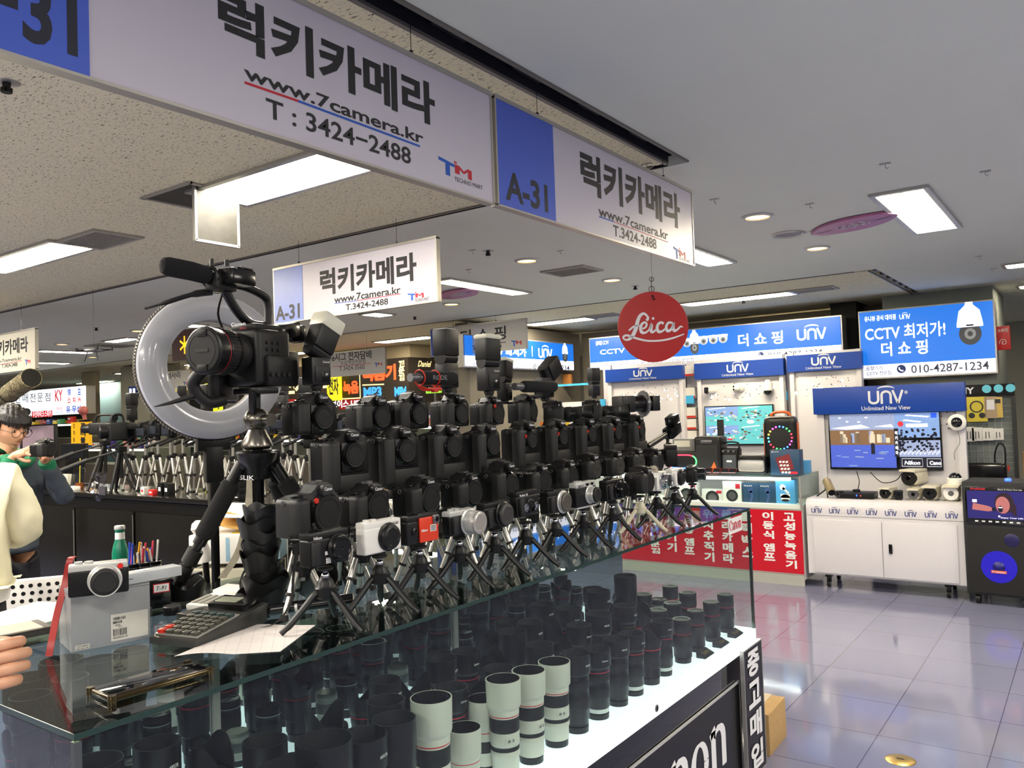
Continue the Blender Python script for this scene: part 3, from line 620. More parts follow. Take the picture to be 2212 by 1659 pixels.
# ------------------------------------------------------------------ lenses
LG = 'camera lenses standing in the lit display case'
def ribbed(mb, r, z0, z1, mi, n=5):
    for i in range(n):
        a = z0 + (z1 - z0) * i / n; b_ = z0 + (z1 - z0) * (i + .7) / n
    return mb
def make_lens(kind):
    t = thing('camera_lens', 'lens', 'lens', (0, 0, 0), 0, LG); S_ = 28
    if kind == 'white':      # long cream telephoto with hood, black rubber bands
        obj('rear_cap', M().lathe([(.033, 0), (.034, .018), (.030, .02)], seg=S_), BLK, t)
        obj('barrel', M().m(0).lathe([(.030, .018), (.036, .022, 0), (.0362, .06, 0), (.039, .064, 0), (.039, .075, 0), (.038, .078, 1), (.038, .09, 1), (.039, .092, 0), (.039, .125, 0), (.0385, .127, 1), (.0395, .13, 1), (.0395, .165, 1), (.039, .168, 2), (.040, .171, 2), (.040, .173, 0), (.040, .19, 0)], seg=S_), [CREAM, RUB, RINK], t)
        obj('lens_hood', M().lathe([(.0395, .184), (.0445, .192), (.0455, .196), (.047, .262), (.0445, .262, 1), (.043, .20, 1), (.001, .198, 1)], seg=S_, close=False), [CREAM, BLK], t)
        q = M(); q.text('8', -.012, .104, -.004, .112, -.0395).text('3', 0, .104, .007, .112, -.0395).quad(-.02, .1, -.0195, .116, -.0393)
        obj('lettering', q, GRY, t, flat=True)
    elif kind == 'whiteshort':
        obj('rear_cap', M().lathe([(.033, 0), (.034, .018), (.030, .02)], seg=S_), BLK, t)
        obj('barrel', M().lathe([(.030, .018), (.035, .022, 0), (.036, .05, 0), (.037, .052, 1), (.037, .078, 1), (.0375, .08, 0), (.0375, .094, 0), (.038, .096, 2), (.038, .098, 2), (.0385, .1, 0), (.0385, .11, 0)], seg=S_), [CREAM, RUB, RINK], t)
        obj('lens_hood', M().lathe([(.0385, .105), (.0415, .112), (.043, .168), (.041, .168, 1), (.04, .118, 1), (.001, .116, 1)], seg=S_, close=False), [CREAM, BLK], t)
    elif kind in ('black', 'blackgold', 'blackplain'):
        mid = RINK if kind == 'black' else GOLD if kind == 'blackgold' else LENSB
        obj('rear_cap', M().lathe([(.033, 0), (.034, .018), (.030, .02)], seg=S_), BLK, t)
        obj('barrel', M().lathe([(.030, .018), (.034, .022, 2), (.034, .036, 2), (.0375, .042, 0), (.0375, .07, 0), (.039, .072, 1), (.039, .105, 1), (.0385, .107, 0), (.0385, .13, 0), (.040, .132, 1), (.040, .152, 1), (.0395, .154, 0), (.040, .16, 3), (.040, .1625, 3), (.0405, .164, 0), (.0405, .178, 0)], seg=S_), [LENSB, RUB, SIL if kind != 'blackplain' else LENSB, mid], t)
        obj('lens_hood', M().lathe([(.0405, .172), (.044, .178), (.0455, .181), (.046, .234), (.0435, .234, 1), (.042, .182, 1), (.001, .18, 1)], seg=S_, close=False), [BLK, RUB], t)
        q = M(); q.text('Canon' if kind == 'black' else 'NIKKOR', -.011, .2, .011, .206, -.0462); obj('lettering', q, WINK, t, flat=True)
    elif kind == 'bighood':
        obj('rear_cap', M().lathe([(.036, 0), (.037, .02), (.033, .022)], seg=S_), BLK, t)
        obj('barrel', M().lathe([(.033, .02), (.040, .026, 0), (.042, .09, 0), (.045, .092, 1), (.045, .13, 1), (.050, .14, 0), (.052, .165, 0), (.0525, .168, 2), (.0525, .171, 2), (.053, .18, 0)], seg=S_), [LENSB, RUB, GOLD], t)
        obj('lens_hood', M().lathe([(.053, .172), (.0575, .18), (.0585, .285), (.0555, .285, 1), (.054, .19, 1), (.001, .188, 1)], seg=36, close=False), [BLK, RUB], t)
    elif kind == 'petal':
        obj('rear_cap', M().lathe([(.033, 0), (.034, .018), (.030, .02)], seg=S_), BLK, t)
        obj('barrel', M().lathe([(.030, .018), (.037, .022, 0), (.037, .05, 0), (.039, .052, 1), (.039, .085, 1), (.041, .09, 0), (.0415, .104, 2), (.0415, .1065, 2), (.042, .11, 0), (.042, .122, 0), (.02, .123, 0)], seg=S_), [LENSB, RUB, RINK], t)
        m_ = M(); n = 48; ri = []
        for k in range(n):
            a = 2 * PI * k / n; h = .148 + .022 * math.cos(2 * a) ; ro = .0455
            ri.append([m_.bm.verts.new((math.cos(a) * r__, math.sin(a) * r__, z_)) for r__, z_ in ((.0425, .112), (.0455, .12), (.0475, h), (.0455, h), (.0435, .124))])
        for k in range(n):
            A, B = ri[k], ri[(k + 1) % n]
            for j in range(4): m_.bm.faces.new((A[j], B[j], B[j + 1], A[j + 1]))
        obj('petal_hood', m_, BLK, t)
        obj('front_cap', M().lathe([(.0001, .128), (.036, .128), (.0385, .125), (.0385, .12)], seg=S_).m(1).box(0, 0, .1285, .03, .008, .001), [CAPM, RUB], t)
    elif kind == 'small':
        obj('rear_cap', M().lathe([(.031, 0), (.032, .016), (.029, .018)], seg=S_), BLK, t)
        obj('barrel', M().lathe([(.029, .016), (.034, .019, 2), (.034, .022, 2), (.035, .024, 0), (.035, .034, 0), (.037, .036, 1), (.037, .06, 1), (.036, .062, 0), (.036, .072, 0), (.0365, .073, 2), (.0365, .0745, 2), (.036, .076, 0), (.035, .08, 0)], seg=S_), [LENSB, RUB, SIL], t)
        obj('front_cap', M().lathe([(.0001, .086), (.031, .086), (.0345, .088), (.036, .084), (.036, .078)], seg=S_).m(1).box(-.024, 0, .0865, .006, .02, .002).box(.024, 0, .0865, .006, .02, .002).box(0, 0, .0866, .026, .006, .001), [CAPM, RUB], t)
    elif kind == 'pancake':
        obj('rear_cap', M().lathe([(.031, 0), (.032, .012), (.029, .014)], seg=S_), BLK, t)
        obj('barrel', M().lathe([(.029, .012), (.036, .016, 0), (.036, .022, 0), (.0375, .024, 1), (.0375, .034, 1), (.036, .036, 2), (.036, .038, 2), (.035, .042, 0)], seg=S_), [LENSB, RUB, SIL], t)
        obj('front_cap', M().lathe([(.0001, .046), (.033, .046), (.036, .044), (.036, .038)], seg=S_).m(1).torus((0, 0, .046), .022, .001, 'z', 20, 4), [CAPM, RUB], t)
    elif kind == 'capped':   # tall black zoom, grey cap on top
        obj('rear_cap', M().lathe([(.033, 0), (.034, .018), (.030, .02)], seg=S_), BLK, t)
        obj('barrel', M().lathe([(.030, .018), (.037, .022, 0), (.037, .06, 0), (.0385, .062, 1), (.0385, .10, 1), (.037, .102, 0), (.037, .112, 2), (.037, .114, 2), (.0385, .118, 1), (.0385, .138, 1), (.038, .14, 0), (.0385, .158, 0)], seg=S_), [LENSB, RUB, RINK], t)
        obj('front_cap', M().lathe([(.0001, .166), (.03, .166), (.037, .169), (.0385, .165), (.0385, .156)], seg=S_).m(1).torus((0, 0, .1675), .0335, .0012, 'z', 28, 4), [CAPM, SIL], t)
    elif kind == 'silver':
        obj('rear_cap', M().lathe([(.031, 0), (.032, .014), (.029, .016)], seg=S_), BLK, t)
        obj('barrel', M().lathe([(.029, .014), (.034, .018, 0), (.034, .034, 0), (.036, .036, 1), (.036, .06, 1), (.035, .062, 0), (.035, .075, 0)], seg=S_), [CREAM, mat('ribbed_grey', (120, 120, 118), .5), SIL], t)
        obj('front_cap', M().lathe([(.0001, .082), (.033, .083), (.0355, .079), (.0355, .073)], seg=S_), mat('pale_cap', (170, 168, 158), .4), t)
    return t
LOOK = {'white': 'long cream lens with black bands and wide hood', 'whiteshort': 'short cream lens with cream hood', 'black': 'tall black lens with red line and hood', 'blackgold': 'tall black lens with gold line and hood', 'blackplain': 'tall plain black lens with hood',
        'bighood': 'large black telephoto lens under a wide open hood', 'petal': 'black lens with petal-shaped hood', 'small': 'small capped black lens', 'pancake': 'flat black pancake lens', 'capped': 'black zoom lens with grey front cap', 'silver': 'small cream lens with grey cap'}
PLC = []
def put(kind, x, y, sc=1.0, hz=1.0, rz=None, row=0): PLC.append((kind, x, y, sc, hz, rnd.uniform(-.5, .5) if rz is None else rz, row))
def fr(px, X): return on(px, 1600, X=X).y
for px, k, s_, h_ in [(620, 'bighood', 1.0, 1.0), (700, 'bighood', 1.0, 1.08), (785, 'blackgold', 1.15, 1.2), (852, 'bighood', .85, 1.0), (934, 'white', 1.06, 1.12), (1003, 'whiteshort', 1.0, 1.1),
                      (1091, 'white', 1, .98), (1147, 'white', 1, .94), (1203, 'white', 1, .90), (1249, 'blackplain', 1, .98), (1295, 'black', 1, .9), (1339, 'blackplain', .95, .9), (1374, 'black', .95, .86), (1411, 'petal', .95, 1.15),
                      (1440, 'black', .9, .82), (1483, 'capped', .92, .95)]: put(k, -1.315, fr(px, -1.315), s_, h_, row=1)
for y in (3.03, 3.19, 3.345): put('capped', -1.325, y, .88, .93, row=1)
put('whiteshort', -1.385, fr(1046, -1.385), 1.0, 1.15, row=1)
for y, k, s_, h_ in [(.72, 'bighood', .95, 1.1), (.86, 'small', 1, 1.6), (.97, 'petal', 1, 1.25), (1.09, 'blackplain', 1, 1.25), (1.21, 'petal', 1.05, 1.3), (1.33, 'small', 1, 1.5), (1.44, 'bighood', .8, .95), (1.56, 'petal', 1, 1.2), (1.68, 'black', 1, 1.0), (1.79, 'petal', 1, 1.2),
                     (1.90, 'blackgold', 1, .95), (2.01, 'small', 1, 1.7), (2.12, 'blackplain', 1, 1), (2.23, 'petal', 1, 1.3), (2.34, 'black', .95, 1.05), (2.46, 'blackplain', 1, 1.1), (2.57, 'petal', 1, 1.2), (2.69, 'blackgold', .95, 1.0), (2.81, 'petal', 1, 1.25), (2.93, 'capped', 1, 1), (3.06, 'capped', .95, 1), (3.22, 'capped', .95, 1.05), (3.36, 'pancake', 1, 1)]:
    put(k, -1.445 + rnd.uniform(-.012, .012), y, s_, h_, row=2)
for y, k, s_, h_ in [(.70, 'small', 1, 1.2), (.80, 'bighood', .85, 1.15), (.93, 'blackplain', 1, 1.35), (1.04, 'petal', 1.05, 1.7), (1.16, 'pancake', 1, 1.2), (1.26, 'small', 1, 1.9), (1.37, 'petal', 1, 1.5), (1.48, 'small', 1, 1.6), (1.58, 'blackplain', .95, 1.1), (1.69, 'petal', 1, 1.4), (1.80, 'blackgold', 1, 1.1),
                     (1.92, 'black', .95, 1.05), (2.03, 'petal', 1, 1.3), (2.14, 'bighood', .8, .9), (2.26, 'blackplain', .95, 1.1), (2.37, 'petal', 1, 1.4), (2.48, 'black', 1, 1.1), (2.6, 'small', 1.0, 1.5), (2.72, 'blackplain', 1, 1.15), (2.83, 'petal', 1, 1.3), (2.95, 'bighood', .78, 1.0), (3.08, 'capped', 1, 1.1), (3.2, 'small', 1, 1.6), (3.34, 'capped', .9, 1)]:
    put(k, -1.575 + rnd.uniform(-.012, .012), y, s_, h_, row=3)
for y, k, s_, h_ in [(.68, 'silver', 1, 1), (.79, 'silver', 1, 1.25), (.90, 'small', 1, 1.1), (1.0, 'pancake', 1, 1), (1.11, 'small', 1, 1.4), (1.21, 'pancake', 1, 1), (1.31, 'small', 1, 1.2), (1.42, 'silver', .9, 1.1), (1.52, 'small', 1, 1.5), (1.63, 'petal', 1, 1.2), (1.74, 'silver', .95, 1.3), (1.84, 'small', 1, 1.4), (1.95, 'black', .95, .9),
                     (2.07, 'silver', 1, 1.2), (2.18, 'petal', 1, 1.3), (2.3, 'black', .95, 1), (2.42, 'small', 1, 1.5), (2.53, 'blackplain', 1, 1.05), (2.65, 'petal', 1, 1.3), (2.77, 'small', 1, 1.8), (2.89, 'blackplain', .9, 1), (3.02, 'small', 1, 1.4), (3.14, 'petal', 1, 1.1), (3.27, 'small', 1, 1.5)]:
    put(k, -1.705 + rnd.uniform(-.015, .015), y, s_, h_, row=4)
ROWN = {1: 'front row', 2: 'second row from the front glass', 3: 'third row from the front glass', 4: 'rear row beside the mirror'}
LPRO = {}
for k in LOOK: LPRO[k] = make_lens(k)
index_kids(); first = set(); cnt = {}
for kind, x, y, sc_, hz, rz, row in sorted(PLC, key=lambda a: (a[6], -a[2])):
    cnt[(kind, row)] = cnt.get((kind, row), 0) + 1
    lab = '%s, %s of its kind in the %s, counted from far end' % (LOOK[kind], ORD[cnt[(kind, row)] - 1], {1: 'front row', 2: 'second row', 3: 'third row', 4: 'rear row'}[row])
    lab = LOOK[kind] + ', ' + ORD[cnt[(kind, row)] - 1] + ' such from far end, ' + {1: 'front row', 2: 'second row', 3: 'third row', 4: 'rear row'}[row]
    o = LPRO[kind] if kind not in first else dup(LPRO[kind], (0, 0, 0), 0, lab, LG); first.add(kind)
    o['label'] = lab; o.location = (x, y, ZB + .0005); o.rotation_euler = (0, 0, PI / 2 + rz); o.scale = (sc_, sc_, hz)
for i, y in enumerate((2.985, 3.145, 3.305)):
    t = thing('lens_plinth', 'black wedge stand with gold lettering, %s from the far end of the case' % ['third', 'second', 'first'][i], 'display stand', (-1.272, y, ZB), PI / 2, 'wedge stands at the far end of the lit floor')
    obj('wedge', M().prism([(-.02, 0), (.02, 0), (.02, .016), (-.008, .004)], -.04, .04, plane='yz'), BLKG, t) if False else obj('wedge', M().add([(-.045, -.018, 0), (.045, -.018, 0), (.045, .018, 0), (-.045, .018, 0), (-.045, -.016, .004), (.045, -.016, .004), (.045, .018, .02), (-.045, .018, .02)], [(0, 1, 2, 3), (4, 5, 6, 7), (0, 1, 5, 4), (1, 2, 6, 5), (2, 3, 7, 6), (3, 0, 4, 7)]), BLKG, t)
    q = M(); canon_word(q, -.03, -.008, .06, .016, 0); bmesh.ops.transform(q.bm, matrix=Matrix.Translation((0, .0, .0135)) @ Matrix.Rotation(-math.atan2(.034, .016), 4, 'X'), verts=q.bm.verts)
    obj('lettering', q, GOLD, t, flat=True)
# ================================================================== cameras, flashes, tripods
CG = 'cameras set out for sale on the case top'
RED = mat('red_plastic', (196, 42, 22), .35); LEATH = mat('black_leather', (10, 10, 11), .55, noise=.1); LCD = mat('lcd_screen', (38, 42, 50), .08, noise=0)
def slr(W=.145, H=.107, pro=False, word='Canon', cap=.031, cx=.018, hump=.026, capm=None, red=False, body=None, dot=False, stick=False, lens=None, label='', grp=CG, loc=(0, 0, 0), rot=0, scr=True):
    t = thing('camera', label, 'camera', loc, rot, grp); bm_ = body or BLK
    zb = .052 if pro else 0
    hb = H - zb; hs = zb + hb * .78
    a = M(); a.prism([(-W / 2, zb * 0 + .002), (W / 2 - .004, .002), (W / 2, .012), (W / 2, hs * .90), (W / 2 - .012, hs - .003), (cx + hump + .012, hs + .002), (cx + hump * .72, H - .003), (cx + hump * .5, H), (cx - hump * .5, H), (cx - hump * .72, H - .003), (cx - hump - .012, hs + .002), (-W / 2 + .03, hs + .002), (-W / 2 + .004, hs - .004), (-W / 2, hs - .012)], -.021, .027, bev=.0035)
    a.prism([(cx - hump * .62, H - .030), (cx + hump * .62, H - .030), (cx + hump * .68, H - .012), (cx + hump * .52, H - .004), (cx - hump * .52, H - .004), (cx - hump * .68, H - .012)], -.036, -.015, bev=.004)
    a.box(cx, -.022, zb + hb * .36, .078, .012, hb * .70, .006)
    obj('body', a, bm_, t)
    g = M().box(-W / 2 + .019, -.030, hs * .5, .038, .044, hs * .97, .013, seg=3)
    if pro: g.box(0, -.006, .026, W - .006, .052, .048, .01)
    obj('grip', g, LEATH, t)
    mz = zb + hb * .40; r = cap
    obj('lens_mount', M().lathe([(r + .0075, .020), (r + .008, .027), (r + .005, .031), (r + .0035, .033)], (cx, 0, mz), '-y', 32), BLKG, t)
    if lens:
        ln = M().lathe([(r, .031), (r + .002, .036, 0), (r + .002, .05, 0), (r + .0035, .052, 1), (r + .0035, .072, 1), (r + .002, .074, 0), (r + .003, .10, 0), (r + .004, .102, 1), (r + .004, .118, 1), (r + .004, .124, 0), (r + .001, .126, 0)], (cx, 0, mz), '-y', 28)
        ll = obj('lens', ln, [LENSB, RUB], t)
        obj('lens_hood', M().lathe([(r + .004, .118), (r + .008, .124), (r + .012, .158), (r + .010, .158), (r + .006, .126)], (cx, 0, mz), '-y', 28, close=False), BLK, ll)
        obj('front_cap', M().lathe([(.0001, .131), (r, .130), (r + .003, .127), (r + .003, .122)], (cx, 0, mz), '-y', 28), CAPM, ll)
    else:
        obj('body_cap', M().lathe([(.0001, .0375), (r * .78, .0375), (r * .80, .0385), (r * .82, .0375), (r * .97, .038), (r + .001, .036), (r + .0015, .030)], (cx, 0, mz), '-y', 32).m(1).text(word, cx - r * .4, mz - .003, cx + r * .4, mz + .005, -.0379), [capm or CAPM, RUB], t)
    obj('lettering', M().text(word, cx - hump * .48, H - .0185, cx + hump * .48, H - .0105, -.0368, bold=.02), WINK, t, flat=True)
    obj('shutter_button', M().cyl((-W / 2 + .02, -.034, hs - .004), (-W / 2 + .02, -.036, hs + .005), .0065, .0055, 14).box(-W / 2 + .021, -.02, hs + .001, .03, .006, .004, .001), BLKG, t)
    obj('mode_dial', M().cyl((W / 2 - .026, .004, hs - .002), (W / 2 - .026, .004, hs + .010), .0115, .011, 20), RUB, t)
    obj('hot_shoe', M().box(cx, .004, H + .001, .021, .02, .003).box(cx - .0095, .004, H + .003, .002, .02, .002).box(cx + .0095, .004, H + .003, .002, .02, .002), GRY, t)
    obj('viewfinder', M().box(cx, .033, H - .018, .038, .014, .024, .004), RUB, t)
    s_ = M().box(cx * .2 + .008, .0285, zb + hb * .36, .078, .005, hb * .52, .001)
    obj('screen', s_, LCD, t)
    b_ = M()
    for k in range(5): b_.cyl((-W / 2 + .022, .026, zb + .018 + k * hb * .13), (-W / 2 + .022, .0295, zb + .018 + k * hb * .13), .004, seg=10)
    b_.cyl((-W / 2 + .028, .026, zb + hb * .3), (-W / 2 + .028, .030, zb + hb * .3), .013, seg=20)
    obj('button', b_, BLKG, t)
    b_ = M()
    for s2 in (-1, 1): b_.torus((s2 * (W / 2 + .001), .0, hs - .012), .005, .0012, 'x', 12, 6)
    obj('strap_lug', b_, GRY, t)
    if red: obj('red_accent', M().prism([(-W / 2 + .028, hs * .80), (-W / 2 + .041, hs * .84), (-W / 2 + .041, hs * .80), (-W / 2 + .037, hs * .76)], -.0535, -.040), RED, t)
    if dot: obj('record_button', M().lathe([(.0001, .0415), (.006, .041), (.007, .038)], (-W / 2 + .062, 0, hs - .012), '-y', 16), RED, t)
    return t
def compact(W=.11, H=.064, D=.034, top=None, body=None, lr=.024, ll=.02, lm=None, capc=None, word='', wx=None, label='', loc=(0, 0, 0), rot=0, lx=.014, grip=True, extras=None, inkm=None, grp=CG, nose=None):
    t = thing('camera', label, 'camera', loc, rot, grp)
    top = top or BLK; body = body or BLK
    obj('body', M().box(0, 0, H * .42, W, D, H * .84, .006, seg=3), body, t)
    obj('top_plate', M().box(0, 0, H * .90, W * .985, D * .96, H * .24, .004), top, t)
    if grip: obj('grip', M().box(-W / 2 + .014, -D / 2 - .004, H * .42, .02, .014, H * .72, .005), LEATH if body is BLK else body, t)
    z = H * .47; lm = lm or LENSB
    le = obj('lens', M().lathe([(lr + .005, D / 2 - .002), (lr + .006, D / 2 + .003), (lr + .002, D / 2 + .005), (lr, D / 2 + ll * .5), (lr + .0015, D / 2 + ll * .52), (lr + .0015, D / 2 + ll * .8), (lr - .001, D / 2 + ll), (lr - .004, D / 2 + ll), (lr - .006, D / 2 + ll - .002), (.0001, D / 2 + ll - .002)], (lx, 0, z), '-y', 32), lm, t)
    if capc: obj('lens_cap', M().lathe([(.0001, D / 2 + ll + .003), (lr * .7, D / 2 + ll + .003), (lr * .74, D / 2 + ll + .004), (lr * .78, D / 2 + ll + .003), (lr, D / 2 + ll + .002), (lr + .001, D / 2 + ll - .003)], (lx, 0, z), '-y', 32), capc, le)
    else: obj('front_element', M().lathe([(.0001, D / 2 + ll - .0015), (lr * .45, D / 2 + ll - .003)], (lx, 0, z), '-y', 24), DKGL, le)
    obj('dial', M().cyl((-W / 2 + .020, 0, H), (-W / 2 + .020, 0, H + .006), .008, seg=18).cyl((-W / 2 + .040, 0, H), (-W / 2 + .040, 0, H + .005), .009, seg=18), top if top is not BLK else BLKG, t)
    obj('screen', M().box(.006, D / 2 + .0008, H * .42, W * .6, .002, H * .62), LCD, t)
    if word:
        x0 = wx if wx is not None else -W / 2 + .012
        obj('lettering', M().text(word, x0, H * .82, x0 + .006 * len(word) * .75, H * .82 + .0065, -D / 2 - .0008, bold=.02), inkm or WINK, t, flat=True)
    if extras: extras(t, W, H, D)
    return t
def flash(label, loc, rot, tilt=0.0, swing=0.0, diff=None, grp='flash units on the cameras', sc=1.0, word='Canon'):
    # tilt: head tips about x (forward +); swing: sideways lean of the head
    t = thing('flash_unit', label, 'flash', loc, rot, grp); t.scale = (sc,) * 3
    obj('foot', M().box(0, 0, .004, .02, .02, .008).cyl((0, 0, .006), (0, 0, .018), .017, .019, 18), RUB, t)
    obj('body', M().box(0, 0, .058, .072, .048, .082, .007).box(0, -.0245, .050, .05, .004, .045, .0015), BLK, t)
    obj('ready_window', M().box(.012, -.0265, .040, .026, .002, .028, .001), BLKG, t)
    obj('rear_screen', M().box(0, .0245, .068, .048, .002, .03), LCD, t)
    if word: obj('lettering', M().text(word, .004, .082, .03, .088, -.0248, bold=.02), WINK, t, flat=True)
    h = M().box(0, 0, .062, .076, .056, .088, .007).cyl((-.036, 0, .012), (.036, 0, .012), .023, seg=20)
    ho = obj('flash_head', h, BLK, t, loc=(0, 0, .103), rot=(tilt, swing, 0))
    obj('flash_window', M().box(0, 0, .1065, .066, .046, .003), mat('flash_fresnel', (190, 190, 185), .2), ho)
    if diff: obj('diffuser', M().box(0, 0, .108 if diff == 1 else .100, .084, .064, .046 if diff == 1 else .018, .010), mat('frosted_plastic', (218, 216, 196), .35, noise=.03), ho)
    return t
def mic(label, loc, rot, L=.125, r=.021, word='', red=False):
    t = thing('shotgun_microphone', label, 'microphone', loc, rot, 'microphones on top of cameras')
    z = .045
    obj('foam_windscreen', M().tube([(-L / 2, 0, z)] + [(-L / 2 + a, 0, z) for a in (.004, .012)] + [(L / 2 - .012, 0, z), (L / 2 - .004, 0, z), (L / 2, 0, z)], [r * .6, r * .88, r, r, r * .88, r * .6], 20), mat('black_foam', (13, 13, 15), .95, noise=.2, scale=800), t)
    obj('microphone_tube', M().cyl((-L / 2 - .045, 0, z), (-L / 2, 0, z), r * .62, seg=18), GRY, t)
    if word: obj('lettering', M().text(word, -L * .28, z - .007, L * .12, z + .008, -r - .0006, bold=.02), mat('grey_ink', (110, 110, 112), .6), t, flat=True)
    mm = RED if red else BLK
    k = M()
    if red:
        for x in (-L * .52, -L * .1): k.torus((x, 0, z), r * 1.12, .0022, 'x', 24, 6)
        k.tube(smooth([(-L * .52, 0, z - r * 1.1), (-L * .35, 0, .012), (-L * .1, 0, .010), (.01, 0, z - r * 1.1)], 5), .003, 6).tube(smooth([(-L * .52 - .04, 0, z + .005), (-L * .5, 0, .012), (-L * .3, 0, .006), (0, 0, .01)], 5), .0025, 6)
    k.box(-L * .1, 0, .010, .05, .02, .010, .003).cyl((-L * .1, 0, 0), (-L * .1, 0, .008), .012, seg=14).cyl((-L * .1, 0, .01), (-L * .1, 0, z - r * .8), .005, seg=10)
    obj('shock_mount', k, mm if red else BLK, t)
    return t
RTX, CTX = {}, {}
# ---- top row (X=-1.74): cameras with flashes and microphones on silver tripods
XT, ZT4 = -1.74, 1.505; X3, Z3 = -1.62, 1.352; X2, Z2 = -1.50, 1.284; X1, Z1 = -1.36, 1.238
def yat(px, X, py=950): return on(px, py, X=X).y
proto = {}
def pslr(key, **k):
    if key not in proto: proto[key] = slr(**k)
    else:
        index_kids(); loc, rot, lab = k['loc'], k['rot'], k['label']; return dup(proto[key], loc, rot, lab, k.get('grp', CG))
    return proto[key]
H9 = PI / 2
TRI = []      # (x, y, z top, kind) tripods to stand under them
top_row = [
    (672, 'a', dict(W=.152, H=.116), 0, 'black camera body carrying the tall flash with frosted diffuser'),
    (800, 'b', dict(W=.142, H=.106), 0, 'black camera body without flash, beside the one with frosted flash'),
    (882, 'a', dict(W=.152, H=.116), 0, 'black camera body under the foam microphone with red mount'),
    (975, 'c', dict(W=.145, H=.110), .0, 'black camera body under the plain upright flash'),
    (1055, 'd', dict(W=.138, H=.100, cap=.034, red=False, dot=True), 0, 'black camera body under the flash with white collar'),
    (1132, 'b', dict(W=.142, H=.106), .12, 'black camera body under the small flash and plain foam microphone')]
for px, key, k, dr, lab in top_row:
    y = yat(px, XT); pslr('t' + key, loc=(XT, y, ZT4), rot=H9 + dr, label=lab, **k); TRI.append((XT, y, ZT4))
def topof(H): return ZT4 + H + .003
def cx_(y): return y + .018
y = yat(676, XT); flash('tall flash tipped sideways with frosted diffuser cap, biggest of the flashes', (XT, cx_(y), topof(.116)), H9, 0, .46, diff=1, sc=.94)
y = yat(972, XT); flash('plain black flash standing upright behind the foam microphone', (XT - .02, cx_(y), topof(.110)), H9 + .1, 0, 0, sc=1.02, word='')
y = yat(1053, XT); flash('upright black flash with white collar round its head', (XT, cx_(y), topof(.100)), H9 - .1, 0, .03, diff=2, sc=1.02)
y = yat(1112, XT); flash('small flash with white cap leaning beside the plain foam microphone', (XT - .03, cx_(y) - .03, topof(.07)), H9 + .2, 0, .12, diff=2, sc=.8)
y = yat(1175, XT); flash('flash with its head thrown to the side showing its bright window', (XT, cx_(y), topof(.075)), H9, 0, 1.0, sc=.95, word='')
y = yat(1283, XT); flash('flash turned to show its rear screen, on the zoom-lens camera nearest the store', (XT, cx_(y), topof(.085)), -H9 - .3, 0, 0, sc=.62, word='')
y = yat(890, XT); mic('foam microphone with grey lettering in a red wire mount', (XT + .06, yat(950, XT + .06), topof(.110)), H9, L=.165, word='RØDE', red=True)
mic('plain fat foam microphone pointing toward the store', (XT + .07, yat(1168, XT + .07), topof(.085)), H9 - .05, L=.20, r=.0215)
for px, lab, dr in [(1196, 'camera with zoom lens and square hood aimed toward the store', .42), (1280, 'camera with capped zoom lens carrying the rear-facing flash', .38)]:
    y = yat(px, XT); pslr('tz', loc=(XT, y, ZT4 - .012), rot=H9 + dr, label=lab, W=.128, H=.094, lens=True, word='SONY', cap=.027, cx=.012); TRI.append((XT, y, ZT4 - .012))
y = yat(1350, XT)
t = thing('camera_rig', 'black camera rig with geared ring and control box, highest at the far end', 'camera', (XT, y, ZT4 + .03), H9 + 1.0, CG)
obj('body', M().box(0, 0, .03, .10, .07, .075, .008), BLK, t)
obj('lens', M().lathe([(.034, .03), (.036, .08), (.040, .085), (.040, .10), (.034, .104), (.034, .13)], (0, 0, .03), '-y', 28), LENSB, t)
k = M().lathe([(.056, .095), (.058, .098), (.058, .106), (.056, .109), (.04, .109)], (0, 0, .03), '-y', 36)
for q in range(24): k.box(.058 * math.cos(q * PI / 12), -.102, .03 + .058 * math.sin(q * PI / 12), .004, .01, .004)
obj('geared_ring', k, GRY, t)
k = M().box(0, -.15, .03, .075, .04, .07, .006)
for a_ in (-.02, .02):
    for b_ in (.01, .05): k.cyl((a_, -.17, b_), (a_, -.174, b_), .006, seg=12)
obj('control_box', k, BLK, t); TRI.append((XT, y, ZT4 + .02))
# ---- pro row
pros = [(735, 'canon', 0), (850, 'canon', 0), (953, 'canon', 0), (1040, 'canong', 0), (1125, 'nikon', 0), (1194, 'nikon', 0), (1258, 'nikon', 0), (1315, 'nikon', 0), (1368, 'nikon', 0)]
W3 = ['under the tall diffuser flash', 'second from the ring light', 'third from the ring light', 'below the upright plain flash', 'with red accent, below the white-collar flash', 'with red accent, below the plain foam microphone', 'with red accent, third from the far end', 'with red accent, second from the far end', 'with red accent, last before the far end']
for i, (px, k, dr) in enumerate(pros):
    y = yat(px, X3); d_ = dict(canon=dict(W=.158, H=.166, pro=True, hump=.028), canong=dict(W=.148, H=.16, pro=True, cap=.034), nikon=dict(W=.158, H=.160, pro=True, word='Nikon', red=True, hump=.03, cap=.028))[k]
    pslr('p' + k, loc=(X3, y, Z3 if i < 4 else Z3 + .004), rot=H9 + rnd.uniform(-.03, .03), label='big black camera with vertical grip, ' + W3[i], **d_); TRI.append((X3, y, Z3))
